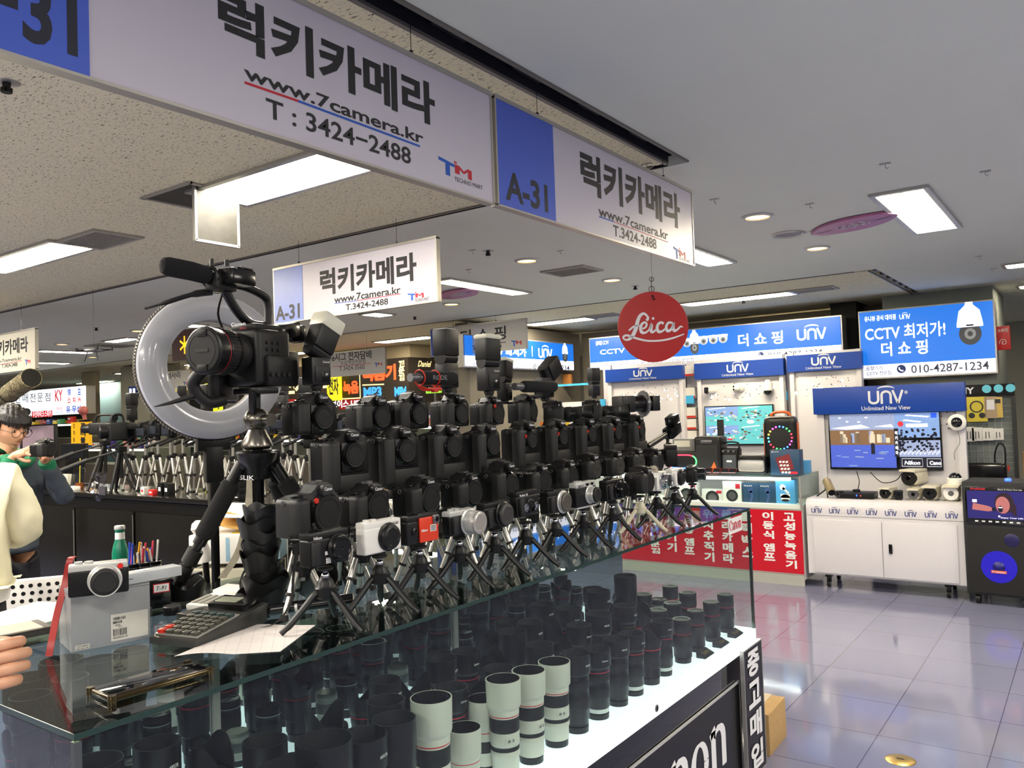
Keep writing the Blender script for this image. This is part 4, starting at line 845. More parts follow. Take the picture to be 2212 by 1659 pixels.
# ---- second row
r2 = [(655, 'cine', 'grey-black camera with red button and thick lens ring in the second tier'), (786, 'dslr', 'black camera body above the silver-grey camera'), (902, 'dslr', 'black camera body above the orange-red camera'), (998, 'mir', 'black camera body above the silver-lensed camera'),
      (1080, 'gripd', 'black camera body with battery grip in the second tier'), (1154, 'mir', 'black camera body above the three-lens camera'), (1215, 'mir', 'black camera body above the rangefinder camera'), (1270, 'sony', 'small mirrorless body with grey cap ring, above the rangefinder'),
      (1322, 'sony', 'small mirrorless body with bright prism top, right of centre tier'), (1368, 'sony', 'small mirrorless body with bright prism top, next to the far black one'), (1408, 'mir', 'black camera body below the handheld gimbal')]
for i, (px, k, lab) in enumerate(r2):
    y = yat(px, X2, 1080)
    d_ = dict(cine=dict(W=.15, H=.118, cap=.040, cx=.026, hump=.024, dot=True, body=mat('charcoal_plastic', (34, 34, 35), .45, bump=.2, scale=900)), dslr=dict(W=.138, H=.100, cap=.036, cx=.016), mir=dict(W=.128, H=.094, cap=.034, cx=.016), gripd=dict(W=.132, H=.125, pro=False, cap=.034),
              sony=dict(W=.127, H=.094, cap=.030, cx=.010, word='SONY', capm=mat('grey_cap', (48, 47, 45), .45)))[k]
    pslr('s' + k, loc=(X2 + (.02 if i == 0 else 0), y, Z2 + (.012 if k == 'sony' else 0) + (-.01 if k == 'gripd' else 0)), rot=H9 + rnd.uniform(-.05, .03), label=lab, **d_); TRI.append((X2 - .01, y, Z2 - .01))
y = yat(1447, X2); 
t = compact(W=.13, H=.09, D=.05, label='black camera turned round showing its folded screen, below the gimbal', loc=(X2, y, Z2 + .01), rot=-H9 + .5, lr=.03, ll=.03); TRI.append((X2, y, Z2))
# ---- front row on table tripods
FR = []
def f1(px, **k):
    X = X1; y = yat(px, X, 1150); FR.append((X, y)); z = Z1 + k.pop('dz', 0); return compact(loc=(X, y, z), rot=H9 + k.pop('dr', 0), **k)
def stickers(t, W, H, D):
    q = M(); q.quad(-.014, .022, -.004, .030, -D / 2 - .0008).quad(-.012, .004, .001, .016, -D / 2 - .0008); q.m(1)
    for k_ in range(3): q.quad(-.011, .006 + k_ * .004, 0, .0072 + k_ * .004, -D / 2 - .0010)
    obj('price_sticker', q, [WHT, INK], t, flat=True)
f1(700, W=.112, H=.070, D=.034, lr=.0245, ll=.018, word='Nikon', extras=stickers, label='black compact camera with white stickers on its front, first in the front row', lx=.022)
f1(818, W=.118, H=.072, D=.032, top=WHTP, body=WHTP, lr=.027, ll=.012, capc=BLK, word='X-A5', wx=.03, inkm=INK, label='silver-grey camera with round black lens cap', lx=.014, grip=False)
def redface(t, W, H, D):
    obj('red_face', M().box(.018, -D / 2 - .003, H * .48, W * .62, .006, H * .88, .003), mat('orange_red_plastic', (214, 58, 26), .35), t)
    obj('lens_window', M().box(.040, -D / 2 - .008, H * .80, .022, .006, .022, .004).m(1).lathe([(.0001, D / 2 + .0125), (.006, D / 2 + .0125), (.007, D / 2 + .010)], (.040, 0, H * .80), '-y', 16), [GRY, DKGL], t)
    q = M().text('Nikon', -.012, H * .42, .010, H * .42 + .006, -D / 2 - .0065, bold=.03); q.quad(.02, H * .38, .042, H * .62, -D / 2 - .0065); q.m(1)
    for k_ in range(4): q.quad(.022, H * .41 + k_ * .0035, .040, H * .41 + .0018 + k_ * .0035, -D / 2 - .0068)
    obj('lettering', q, [WHT, INK], t, flat=True)
f1(905, W=.108, H=.068, D=.026, lr=.004, ll=.002, lx=-.03, extras=redface, label='orange-red waterproof compact camera in the front row', grip=False)
f1(992, W=.105, H=.062, D=.03, top=SIL, lr=.029, ll=.036, lm=SIL, capc=mat('satin_cap', (176, 172, 166), .3, .5), lx=.022, label='silver and black camera with long silver lens and silver cap')
f1(1068, W=.118, H=.066, D=.032, lr=.030, ll=.014, capc=mat('grey_cap', (48, 47, 45), .45), lx=.02, label='black camera with large dark grey cap, beside the silver-lensed camera')
def trio(t, W, H, D):
    for i_, (x_, r_) in enumerate(((-.018, .010), (.006, .015), (.030, .010))):
        obj('small_lens', M().lathe([(r_ + .002, D / 2), (r_ + .002, D / 2 + .006), (r_, D / 2 + .008), (r_ - .003, D / 2 + .008), (r_ - .004, D / 2 + .004), (.0001, D / 2 + .005)], (x_, 0, H * .36), '-y', 24), CHR if i_ != 1 else BLKG, t)
f1(1135, W=.112, H=.072, D=.03, lr=.0105, ll=.01, lx=.006, extras=trio, word='Rollei 35', label='black camera with three small round lenses', dz=.01)
f1(1200, W=.116, H=.066, D=.034, lr=.029, ll=.013, lm=SIL, capc=mat('bronze_cap', (70, 66, 58), .45), lx=.02, label='black camera with silver-rimmed brown-grey cap, beside the rangefinder')
def rfx(t, W, H, D):
    obj('finder_window', M().box(.004, -D / 2 - .001, H * .90, .014, .003, .007).box(.034, -D / 2 - .001, H * .90, .012, .003, .008), DKGL, t); obj('base_plate', M().box(0, 0, -.001, W, D, .005, .001), SIL, t)
f1(1262, W=.124, H=.078, D=.03, top=SIL, lr=.024, ll=.028, lm=SIL, capc=CAPM, lx=.018, word='MINOLTA', inkm=INK, extras=rfx, label='old rangefinder camera with silver top plate and silver lens', grip=False)
f1(1325, W=.12, H=.068, D=.034, lr=.027, ll=.028, lm=BLKG, lx=.02, label='black camera with short uncapped glossy lens in the front row')
y = yat(1385, X1, 1150); FR.append((X1, y)); pslr('smir', loc=(X1, y, Z1 + .004), rot=H9, label='black camera body on the cream table tripod', W=.128, H=.094, cap=.034)
def fluff(t, W, H, D):
    q = M(); rr = random.Random(3)
    for k_ in range(160):
        a_, b_ = rr.uniform(0, 2 * PI), rr.uniform(-.2, 1.4); d_ = Vector((math.cos(a_) * math.cos(b_), math.sin(a_) * math.cos(b_), math.sin(b_)))
        p_ = Vector((-.02, 0, H + .004)); q.tube([p_, p_ + d_ * .012, p_ + d_ * .022 + Vector((rr.uniform(-.004, .004), rr.uniform(-.004, .004), rr.uniform(-.003, .003)))], [.002, .0014, .0003], 4)
    obj('fur_windscreen', q, mat('cream_fur', (218, 210, 190), .95), t)
f1(1422, W=.112, H=.066, D=.036, top=WHTP, body=WHTP, lr=.026, ll=.03, lm=CHR, lx=.02, extras=fluff, label='white camera with fluffy windscreen and chrome lens', dz=.0)
f1(1462, W=.112, H=.066, D=.034, top=WHTP, body=WHTP, lr=.026, ll=.01, capc=CAPM, lx=.016, label='cream camera with plain dark cap next to the chrome-lensed white one', dz=.0)
f1(1500, W=.112, H=.064, D=.034, lr=.023, ll=.036, lm=BLKG, lx=.014, label='black camera with glossy lens, last in the front row', dr=.25)
# ---- table tripods
def table_tripod(label, loc, rot, m_=BLK, h=.132):
    t = thing('table_tripod', label, 'tripod', loc, rot, 'small table tripods along the glass edge')
    obj('hub', M().lathe([(.018, .066), (.022, .070), (.023, .088), (.019, .092), (.018, .100), (.011, .110)], seg=20), m_, t)
    obj('ball_head', M().ball((0, 0, .112), .010, 14, 8).cyl((0, 0, .115), (0, 0, h - .008), .005, seg=10), CHR, t)
    obj('platform', M().lathe([(.008, h - .009), (.017, h - .006), (.018, h - .001), (.016, h)], seg=20), RUB, t)
    obj('lock_knob', M().cyl((.02, 0, .08), (.034, 0, .08), .007, .008, 10), RUB, t)
    for k_ in range(3):
        a_ = 2 * PI * k_ / 3 + .55; c_, s_ = math.cos(a_), math.sin(a_)
        pts = smooth([(c_ * .012, s_ * .012, .080), (c_ * .024, s_ * .024, .076), (c_ * .045, s_ * .045, .054), (c_ * .075, s_ * .075, .024), (c_ * .098, s_ * .098, .006)], 4)
        lg = M().tube(pts, [.009] * 3 + [.0075] * (len(pts) - 6) + [.0062] * 3, 8)
        obj('leg', lg, m_, t)
    return t
index_kids(); tp = None
names1 = ['under the sticker-fronted compact', 'under the silver-grey camera', 'under the orange-red camera', 'under the silver-lensed camera', 'under the camera with the large grey cap', 'under the three-lens camera', 'under the brown-capped camera', 'under the rangefinder', 'under the glossy short lens', 'cream', 'under the fluffy-windscreen camera', 'under the cream camera', 'under the last front-row camera']
for i, (x, y) in enumerate(FR):
    rz = R(100) + rnd.uniform(-.15, .15); z = ZT
    if i == 9: t = table_tripod('cream table tripod with splayed legs, the only pale one', (x, y, z), rz, mat('cream_plastic', (200, 194, 168), .35)); continue
    lab = 'black table tripod with splayed legs, ' + names1[i]
    if tp is None: tp = table_tripod(lab, (x, y, z), rz); index_kids()
    else: dup(tp, (x, y, z), rz, lab)
# ---- telescopic tripods behind
def tele_tripod(label, loc, h, m_=SILT, grp='silver tripods under the camera display', spread=.075, handle=False):
    t = thing('tripod', label, 'tripod', loc, 0, grp)
    hub = h * .62
    obj('centre_column', M().cyl((0, 0, hub - .03), (0, 0, h - .03), .0085, seg=12), m_, t)
    obj('head', M().box(0, 0, h - .022, .034, .034, .028, .006).box(0, 0, h - .004, .045, .04, .008, .002).cyl((-.03, 0, h - .02), (.03, 0, h - .02), .008, seg=10), BLK, t)
    if handle: obj('pan_handle', M().cyl((0, -.01, h - .02), (.02, -.10, h - .05), .006, seg=8).cyl((.018, -.08, h - .044), (.03, -.16, h - .07), .010, seg=10), RUB, t)
    obj('hub', M().lathe([(.02, hub - .02), (.024, hub - .01), (.024, hub + .008), (.012, hub + .016)], seg=14), BLK, t)
    for k_ in range(3):
        a_ = 2 * PI * k_ / 3 + .3; c_, s_ = math.cos(a_), math.sin(a_)
        p0 = Vector((c_ * .02, s_ * .02, hub - .008)); p1 = Vector((c_ * spread, s_ * spread, .012)); pm = p0.lerp(p1, .55)
        lg = obj('leg', M().cyl(p0, pm, .009, seg=10).cyl(pm, p1, .0065, seg=10), m_, t)
        obj('foot', M().cyl(p1, Vector((p1.x * 1.03, p1.y * 1.03, 0)), .009, .010, 10).cyl(p0.lerp(p1, .5), p0.lerp(p1, .57), .0115, seg=10), RUB, lg)
    return t
tt = {}
WROW = {XT: 'top tier', X3: 'tier of big bodies', X2: 'second tier', X2 - .01: 'second tier'}
index_kids(); n_ = {}
for i, (x, y, z) in enumerate(sorted(TRI, key=lambda a: (a[0], a[1]))):
    hh = round(z - ZT, 3); key = 'top' if z > 1.45 else 'pro' if z > 1.33 else 'mid'; n_[key] = n_.get(key, 0) + 1
    lab = 'silver tripod under the %s camera of the %s' % (ORD[n_[key] - 1], {'top': 'top row', 'pro': 'row of big-grip bodies', 'mid': 'second-tier row'}[key])
    kk = {'top': .405, 'pro': .252, 'mid': .174}[key]
    if key not in tt:
        tt[key] = tele_tripod(lab, (x, y, ZT), kk, spread={'top': .11, 'pro': .075, 'mid': .06}[key]); o = tt[key]; index_kids()
    else: o = dup(tt[key], (x, y, ZT), 0, lab)
    o.location = (x, y, ZT); o.rotation_euler = (0, 0, rnd.uniform(-.4, .4)); o.scale = (1, 1, hh / kk)
# ================================================================== the CCTV shop across the aisle
UB = mat('banner_blue', (8, 58, 148), .35, noise=.02); PANW = mat('panel_white', (204, 202, 206), .22, noise=.015)
LBB = mat('lit_blue', (20, 60, 110), .3, emit=.85, noise=.0, ecol=(30, 125, 238)); LBW = mat('lit_white', (240, 240, 252), .3, emit=1.0, noise=0, ecol=(236, 238, 255))
LBI = mat('lit_white_ink', (250, 250, 255), .3, emit=1.1, noise=0, ecol=(250, 250, 255)); NAVY = mat('navy_ink', (34, 52, 120), .4, noise=0); GI = mat('grey_ink_dark', (70, 74, 96), .4, noise=0)
def rct(pl, a, b_): p, q = pl.uv(*a), pl.uv(*b_); return p[0], q[1], q[0], p[1]
def dome_pic(mb, x0, z0, x1, z1, y):   # printed picture of a pan-tilt dome camera
    W, H = x1 - x0, z1 - z0; P = lambda a, b: (x0 + a * W, z0 + b * H)
    mb.m(1).poly([P(.36, 1), P(.64, 1), P(.66, .93), P(.34, .93)], y).poly([P(.34, .93), P(.66, .93), P(.9, .8), P(1, .5), P(1, .42), P(0, .42), P(0, .5), P(.1, .8)], y)
    mb.m(4).disc(x0 + W * .5, z0 + H * .26, W * .43, y + .0001, rz=H * .26); mb.m(5).disc(x0 + W * .5, z0 + H * .26, W * .22, y - .0002, rz=H * .13); mb.m(4).disc(x0 + W * .5, z0 + H * .26, W * .10, y - .0003, rz=H * .06)
    mb.m(3).quad(*P(.36, .44), *P(.64, .48), y - .0002)
def phone(mb, x, z, r, y):
    mb.m(2).disc(x, z, r, y); mb.m(1).stroke(smooth([(x - .45 * r, z + .4 * r), (x - .4 * r, z - .05 * r), (x + .05 * r, z - .42 * r), (x + .45 * r, z - .42 * r)], 4), r * .28, y - .0003)
PMATS = [LBI, LBW, NAVY, GI, mat('print_grey', (88, 92, 100), .4), mat('print_pale', (178, 186, 196), .4)]
# column
c0 = on(1905, 640, Y=9.75); c1 = on(2143, 612, Y=9.75)
struct('wall_column', M().box((c0.x + c1.x) / 2, 10.35, 1.35, c1.x - c0.x, 1.2, 2.7), mat('column_paint', (140, 146, 140), .7, noise=.05, scale=3))
struct('wall_column', M().box(-2.35, 10.5, 1.35, .28, 1.2, 2.7), mat('dark_gap', (26, 25, 22), .8))
# --- light box on the column
p = Plane(Y=9.5).org(1863, 817)
x0, z0, x1, z1 = 0, 0, p.uv(2152, 803)[0], p.uv(1857, 676)[1]
t = thing('light_box_sign', 'blue lit light box with dome camera picture on the column', 'sign', p.o, 0, 'lit signs of the camera shop')
obj('housing', M().box(x1 / 2, .11, z1 / 2, x1 + .03, .2, z1 + .03), ALU, t)
zs = p.uv(1861, 790)[1]
obj('face', M().m(0).quad(0, zs, x1, z1, 0).m(1).quad(0, 0, x1, zs, 0), [LBB, LBW], t, flat=True)
q = M(); yy = -.003
q.m(0); T(q, p, '유니뷰 공식 대리점', (1867, 684), (1935, 690), yy, bold=.02); unv_logo(q, *[p.uv(1943, 690)[0], p.uv(1943, 690)[1], p.uv(1966, 690)[0], p.uv(1943, 676)[1]], yy)
T(q, p, 'CCTV 최저가!', (1868, 707), (2043, 725), yy, bold=.015); T(q, p, '더 쇼 핑', (1903, 740), (2005, 764), yy, bold=.02)
q.m(3); T(q, p, '음향기기', (1871, 792), (1906, 799), yy); T(q, p, 'CCTV 전문점', (1872, 803), (1925, 809), yy); T(q, p, '010-4287-1234', (1968, 789), (2137, 798), yy)
u, v = p.uv(1947, 797); phone(q, u, v, .045, yy); dome_pic(q, *rct(p, (2064, 655), (2126, 743)), yy)
obj('lettering', q, PMATS, t, flat=True)
# --- wide light box
p = Plane(Y=9.6).org(1276, 799)
x1, z1 = p.uv(1818, 758)[0], p.uv(1274, 733)[1]; zs = p.uv(1275, 784)[1]
t = thing('light_box_sign', 'widest blue lit light box above the white display panels', 'sign', p.o, 0, 'lit signs of the camera shop')
obj('housing', M().box(x1 / 2, .11, z1 / 2, x1 + .03, .2, z1 + .03), ALU, t)
obj('face', M().m(0).quad(0, zs, x1, z1, 0).m(1).quad(0, 0, x1, zs, 0), [LBB, LBW], t, flat=True)
q = M(); q.m(0); T(q, p, '글로벌 CCTV', (1287, 737), (1315, 744), yy, bold=.02); T(q, p, 'CCTV 최저가', (1296, 754), (1414, 758), yy, bold=.015); T(q, p, '더 쇼 핑', (1594, 722), (1692, 742), yy, bold=.02)
a = rct(p, (1720, 704), (1784, 731)); unv_logo(q, a[0], a[1], a[2], a[3], yy)
q.m(3); T(q, p, '010-4287-1234', (1659, 762), (1777, 763), yy); T(q, p, '유니뷰 공식 대리점_더 쇼 핑_음향기기  |  CCTV 전문점', (1290, 787), (1499, 783), yy)
u, v = p.uv(1644, 766); phone(q, u, v, .032, yy)
for a_, b_, s_ in ((1484, 740, 9), (1500, 736, 0), (1520, 735, 8), (1541, 733, 9), (1562, 731, 8)):
    u, v = p.uv(a_, b_)
    if not s_: dome_pic(q, *rct(p, (1488, 714), (1512, 764)), yy); continue
    r_ = .055; q.m(1).disc(u, v, r_, yy); q.m(5).disc(u, v - .015, r_ * .68, yy - .0003); q.m(4).disc(u, v - .015, r_ * .3, yy - .0005); q.m(1).quad(u - r_ * 1.1, v + r_ * .4, u + r_ * 1.1, v + r_ * .95, yy - .0001)
obj('lettering', q, PMATS, t, flat=True)
# --- side light box facing the aisle end
p = Plane(X=-6.0).org(1005, 790)
x1 = p.uv(1240, 803)[0]; z1 = p.uv(1243, 745)[1]; 
t = thing('light_box_sign', 'blue lit light box behind the grey hanging sign, seen at an angle', 'sign', p.o, PI / 2, 'lit signs of the camera shop')
zs = z1 * .34
obj('housing', M().box(x1 / 2, .11, z1 / 2, x1 + .03, .2, z1 + .03), ALU, t)
obj('face', M().m(0).quad(0, zs, x1, z1, 0).m(1).quad(0, 0, x1, zs, 0), [LBB, LBW], t, flat=True)
q = M(); q.m(0); T(q, p, 'CCTV 최저가', (1040, 746), (1137, 771), yy, bold=.04); a = rct(p, (1162, 745), (1192, 774)); unv_logo(q, a[0], a[1], a[2], a[3], yy); q.quad(*p.uv(1149, 770), p.uv(1149, 770)[0] + .015, p.uv(1149, 748)[1], yy)
q.m(3); T(q, p, '010-4287-1234', (1152, 786), (1230, 801), yy); T(q, p, '유니뷰 공식 대리점_더 쇼 핑_음향기기_CCTV 전문점', (1020, 782), (1147, 796), yy)
dome_pic(q, *rct(p, (1213, 741), (1227, 782)), yy); obj('lettering', q, PMATS, t, flat=True)
struct('wall_shop', M().box(-6.25, 9.0, 1.3, .2, 2.6, 2.7), mat('grey_wall', (128, 122, 110), .8, noise=.05))
struct('wall_shop', M().box(-4.0, 10.35, 1.3, 4.2, .1, 2.7), mat('grey_wall', (128, 122, 110), .8))
# ------------------------------------------------------------------ display units
def unit(x, y, w, label, loc, banner_h=.23, words=True, base=True, H=2.0, faint=False):
    t = thing('display_unit', label, 'display unit', (x, y, 0), 0, 'white camera display units')
    ph = H - .73; obj('panel', M().box(0, .47, .72 + ph / 2, w, .04, ph, .004), PANW, t)
    for s in (-1, 1): obj('side_post', M().box(s * (w / 2 - .03), .44, .72 + ph / 2, .06, .05, ph, .003), PANW, t)
    b_ = obj('banner', M().box(0, .41, H - banner_h / 2, w + .03, .08, banner_h, .002), UB, t, label='blue banner across the top of the unit')
    q = M(); z0 = H - banner_h; unv_logo(q, -.135, z0 + banner_h * .33, .135, z0 + banner_h * .98, .3685)
    q.text('Unlimited New View', -.19, z0 + banner_h * .10, .19, z0 + banner_h * .25, .3685, bold=.01); q.text('®', .15, z0 + banner_h * .66, .175, z0 + banner_h * .78, .3685)
    obj('lettering', q, mat('banner_silver', (205, 208, 214), .4, noise=0), b_, flat=True)
    if base:
        z = .735; d = .46
        prof = [(-.0, .115), (0, z - .12), (.0, z - .05), (.012, z - .015), (.04, z), (d, z), (d, .115)]
        obj('cabinet', M().prism(prof, -w / 2 - .01, w / 2 + .01, plane='yz'), PANW, t)
        q = M(); n = 8
        for i in range(n):
            cx = -w / 2 + .075 + i * (w - .15) / (n - 1); unv_logo(q, cx - .042, z - .115, cx + .042, z - .062, -.0025)
        obj('logo_print', q, NAVY, t, flat=True)
        for s in (-1, 1): obj('door', M().box(s * (w / 4 - .02), -.004, .35, w / 2 - .045, .012, .44, .002), PANW, t)
        obj('door_handle', M().box(.06, -.014, .36, .026, .012, .075, .003), BLKG, t)
        obj('seam', M().box(0, -.0008, z - .135, w + .018, .0015, .003).box(0, -.0008, .118, w, .0015, .002), mat('seam_grey', (120, 118, 114), .7), t)
        for sx in (-1, 1):
            for sy in (0, 1):
                obj('caster', M().lathe([(.0001, -.012), (.028, -.012), (.03, 0), (.028, .012), (.0001, .012)], (0, 0, 0), 'x', 20).m(1).lathe([(.0001, -.013), (.012, -.013), (.012, .013), (.0001, .013)], (0, 0, 0), 'x', 14).m(0).box(0, .01, .035, .03, .04, .045, .004).box(0, .01, .07, .05, .05, .03), [BLK, SIL], t, loc=(sx * (w / 2 - .13), .07 + sy * .32, .03))
    return t
HO = PANW
def holes(parent, x0, x1, z0, z1, y, n=26, seed=1, spark=True):
    rr = random.Random(seed); q = M()
    for i in range(n):
        x, z = rr.uniform(x0, x1), rr.uniform(z0, z1); q.disc(x, z, .006, y, 8)
    obj('screw_hole', q, INK, parent, flat=True)
fa = on(1740, 1073, Y=7.0); fb = on(2081, 1080, Y=7.0)
FX = (fa.x + fb.x) / 2; FW = fb.x - fa.x - .02
front = unit(FX, 7.0, FW, 'nearest white display unit on casters with wide screen under blue banner', None, H=on(1920, 832, Y=7.37).z)
FR_ = front.location
holes(front, .40, .48, 1.25, 1.55, .4485, 14, 5, False); holes(front, -.1, .0, .93, .99, .4485, 3, 6)
def screen(name, pl, tl, br, label, painter, depth=.04, cat='screen'):
    a, b_ = pl.uv(*tl), pl.uv(*br); w, h = b_[0] - a[0], a[1] - b_[1]
    t = thing(name, label, cat, pl.o + Vector((a[0], 0, b_[1])))
    obj('housing', M().box(w / 2, depth / 2, h / 2, w, depth, h, .004), BLKG, t)
    q = M(); painter(q, .012, .02, w - .012, h - .012, -.002)
    return t, q
def lit(name, rgb, e=.55): return mat('screen_' + name, rgb, .3, emit=e, noise=.25, scale=60, ecol=rgb)
SCM = [lit('sky', (110, 140, 190)), lit('pale', (128, 142, 178)), lit('floor', (64, 84, 178)), lit('brown', (110, 84, 60)), lit('dark', (18, 20, 34), .5), lit('red', (200, 40, 50)), lit('teal', (84, 170, 178)), lit('cream', (190, 180, 160)), lit('white', (235, 240, 255), .75), lit('blue', (30, 80, 220))]
def wide(q, x0, z0, x1, z1, y):
    W, H = x1 - x0, z1 - z0; P = lambda a, b: (x0 + a * W, z0 + b * H); QQ = lambda m_, a, b, c, d, k=0: q.m(m_).quad(*P(a, b), *P(c, d), y - k * .0004)
    QQ(1, 0, .70, .61, 1); q.m(8).poly([P(.02, .74), P(.3, .80), P(.38, .74), P(.16, .71)], y - .0004).poly([P(.42, .76), P(.58, .8), P(.6, .74)], y - .0004)
    QQ(3, 0, .42, .61, .70); QQ(2, 0, 0, .61, .42)
    rr = random.Random(2)
    for i in range(14):
        a = rr.uniform(0, .55); QQ(rr.choice([7, 1, 7, 3]), a, .46, a + .035, .46 + rr.uniform(.08, .22), 1)
    for i in range(12):
        a, b = rr.uniform(0, .5), rr.uniform(.02, .34); QQ(rr.choice([0, 1]), a, b, a + rr.uniform(.03, .08), b + .02, 1)
    for a, b in ((.1, .93), (.17, .86), (.35, .93), (.28, .85)): q.m(8).disc(*P(a, b), .012, y - .0006, rz=.006)
    QQ(4, .385, .25, .42, .46, 2); QQ(7, .378, .44, .425, .62, 2); q.m(7).disc(*P(.402, .645), .013, y - .001)
    QQ(0, .61, .55, 1, 1); q.m(8).poly([P(.70, .95), P(.72, .97), P(.92, .93), P(.9, .91)], y - .0005).poly([P(.68, .86), P(.7, .88), P(.85, .84), P(.83, .82)], y - .0005)
    QQ(9, .93, .9, .98, .99, 1); q.m(5).disc(*P(.662, .80), .022, y - .0008); QQ(8, .71, .74, .9, .80, 2)
    QQ(4, .60, .2, .64, .72, 1); QQ(1, .64, .20, 1, .5, 1); QQ(4, .64, .0, 1, .2, 1)
    for i in range(90):
        a, b = rr.uniform(.63, .97), rr.uniform(.27, .68); QQ(4, a, b, a + .02, b + .035, 2)
    for i in range(30): QQ(8, .645 + i * .0118, .24 + .02 * (i % 3), .651 + i * .0118, .28 + .02 * (i % 3), 3)
    q.m(8).text('Nikon', *P(.68, .06), *P(.82, .13), y - .002, bold=.03, shear=.2).text('Cano', *P(.90, .06), *P(1, .13), y - .002, bold=.04)
    for a, b in ((.66, .84), (.88, 1.0)): q.m(8).stroke([P(a, .03), P(b, .03), P(b, .17), P(a, .17), P(a, .03)], .003, y - .0022)
    for i, ch in enumerate('럭키카메라'): q.m(8).text(ch, *P(.608, .60 - i * .09), *P(.632, .67 - i * .09), y - .002, bold=.04)
pf = Plane(Y=7.40).org(1796, 1016)
t, q = screen('television', pf, (1788, 893), (2038, 1017), 'wide flat screen on the nearest display unit showing the hall', wide)
obj('picture', q, SCM, t, flat=True)
# bullet and dome cameras on the cabinet
OFFW = mat('beige_white_plastic', (206, 200, 178), .4, noise=.06); BRZ = mat('bronze_plastic', (132, 118, 88), .4)
ZC = .735
def bullet(x, y, z, r, L, label, rz=0, m_=None, lens=DKGL, ring=None, rx=0, lift=None):
    t = thing('cctv_camera', label, 'security camera', (x, y, z), (rx, 0, rz), 'security cameras on show in the blue-bannered shop')
    h = r * 1.0
    if lift is None: obj('bracket', M().box(0, L * .2, .004, r * 1.2, L * .3, .008).cyl((0, L * .2, .004), (0, L * .2, h * .6), r * .25, seg=10), m_ or OFFW, t)
    obj('body', M().box(0, L / 2 - .01, h + .004, r * 1.75, L, r * 1.75, r * .45, seg=3), m_ or OFFW, t)
    obj('visor', M().box(0, L / 2 - .035, h + r * .9, r * 1.9, L * 1.02, r * .28, r * .1), m_ or OFFW, t)
    obj('front_plate', M().lathe([(.0001, .014), (r * .84, .014), (r * .88, .010), (r * .88, -.01)], (0, 0, h + .004), '-y', 24), ring or BLK, t)
    obj('front_lens', M().lathe([(.0001, .020), (r * .25, .019), (r * .33, .014)], (0, 0, h + .004), '-y', 20), lens, t)
    return t
def onC(px, y=7.12): return on(px, 1060, Y=y).x
for px, r, L, lab, rz, kk in [(1913, .048, .17, 'smallest cream bullet security camera beside the black recorder', -.2, {}), (1942, .036, .13, 'dark little bullet camera low between cream ones', .2, dict(m_=BLK)), (1974, .046, .16, 'cream bullet camera with many small lights, middle of cabinet', -.1, dict(ring=GRY)),
                              (2009, .058, .20, 'cream bullet camera with dark ringed front', -.05, {}), (2055, .062, .20, 'cream bullet camera with white front plate, beside the cabinet edge', .02, dict(ring=WHT, lens=GRY))]:
    bullet(onC(px), 7.10, ZC, r, L, lab, rz, **kk)
t = bullet(onC(1958), 7.26, ZC + .09, .070, .22, 'big cream bullet camera raised behind the others', -.3)
obj('stand', M().box(0, .08, -.04, .05, .05, .088), OFFW, t)
x = onC(1786, 7.15)
t = thing('spotting_scope', 'bronze telescope-like device on a small tripod on the cabinet', 'scope', (x, 7.15, ZC), .5)
obj('tube', M().m(0).lathe([(.030, 0), (.034, .01), (.034, .17), (.03, .18)], seg=24), BRZ, t, loc=(0, -.0, .14), rot=(PI / 2 + .5, 0, 0))
obj('front_glass', M().lathe([(.0001, .182), (.0285, .182)], seg=24), DKGL, t, loc=(0, 0, .14), rot=(PI / 2 + .5, 0, 0))
a = M()
for k in range(3):
    an = k * 2 * PI / 3 + .4; a.cyl((0, 0, .07), (.09 * math.cos(an), .07 * math.sin(an), .006), .006, seg=8)
obj('tripod', a.box(0, 0, .09, .03, .03, .06, .005), BLK, t)
bullet(onC(1812), 7.10, ZC, .03, .08, 'small square black camera module beside the bronze scope', -.2, m_=BLK, ring=GRY)
x = onC(1853); t = thing('video_recorder', 'flat black recorder box with blue and red lights on the cabinet', 'recorder', (x, 7.16, ZC))
obj('case', M().box(0, 0, .028, .26, .17, .05, .006), BLK, t); obj('status_light', M().box(.0, -.0865, .03, .008, .002, .012), mat('blue_led', (40, 70, 255), .3, emit=6, noise=0), t); obj('status_light', M().box(.03, -.0865, .028, .006, .002, .008), mat('red_led', (255, 60, 50), .3, emit=4, noise=0), t)
obj('antenna_puck', M().lathe([(.03, .052), (.03, .07), (.0001, .074)], (-.02, 0, 0), seg=16), BLK, t)
x = onC(2064, 7.2); t = thing('dome_camera', 'white dome camera standing on a short pedestal at the cabinet edge', 'security camera', (x, 7.22, ZC), 0, 'dome cameras of the front unit')
obj('pedestal', M().lathe([(.035, 0), (.03, .01), (.02, .02), (.022, .09), (.045, .12)], seg=20), OFFW, t); obj('ring', M().lathe([(.045, .12), (.062, .125), (.062, .17), (.055, .175)], seg=28), WHTP, t); obj('dome', M().ball((0, 0, .172), (.047, .047, .045), 20, 10), DKGL, t)
c = on(2068, 912, Y=7.40); t = thing('dome_camera', 'white round dome camera mounted on the panel beside the screen', 'security camera', c, 0, 'dome cameras of the front unit')
obj('ring', M().lathe([(.065, -.005), (.066, .03), (.045, .045)], axis='-y', seg=28), WHTP, t); obj('dome', M().ball((0, -.04, 0), (.042, .035, .042), 20, 10), DKGL, t)
obj('cable', M().tube(smooth([(.0, 0, -.06), (.01, -.01, -.16), (-.03, -.02, -.24), (-.03, -.03, -.30)], 5), .003, 6), GRY, t)
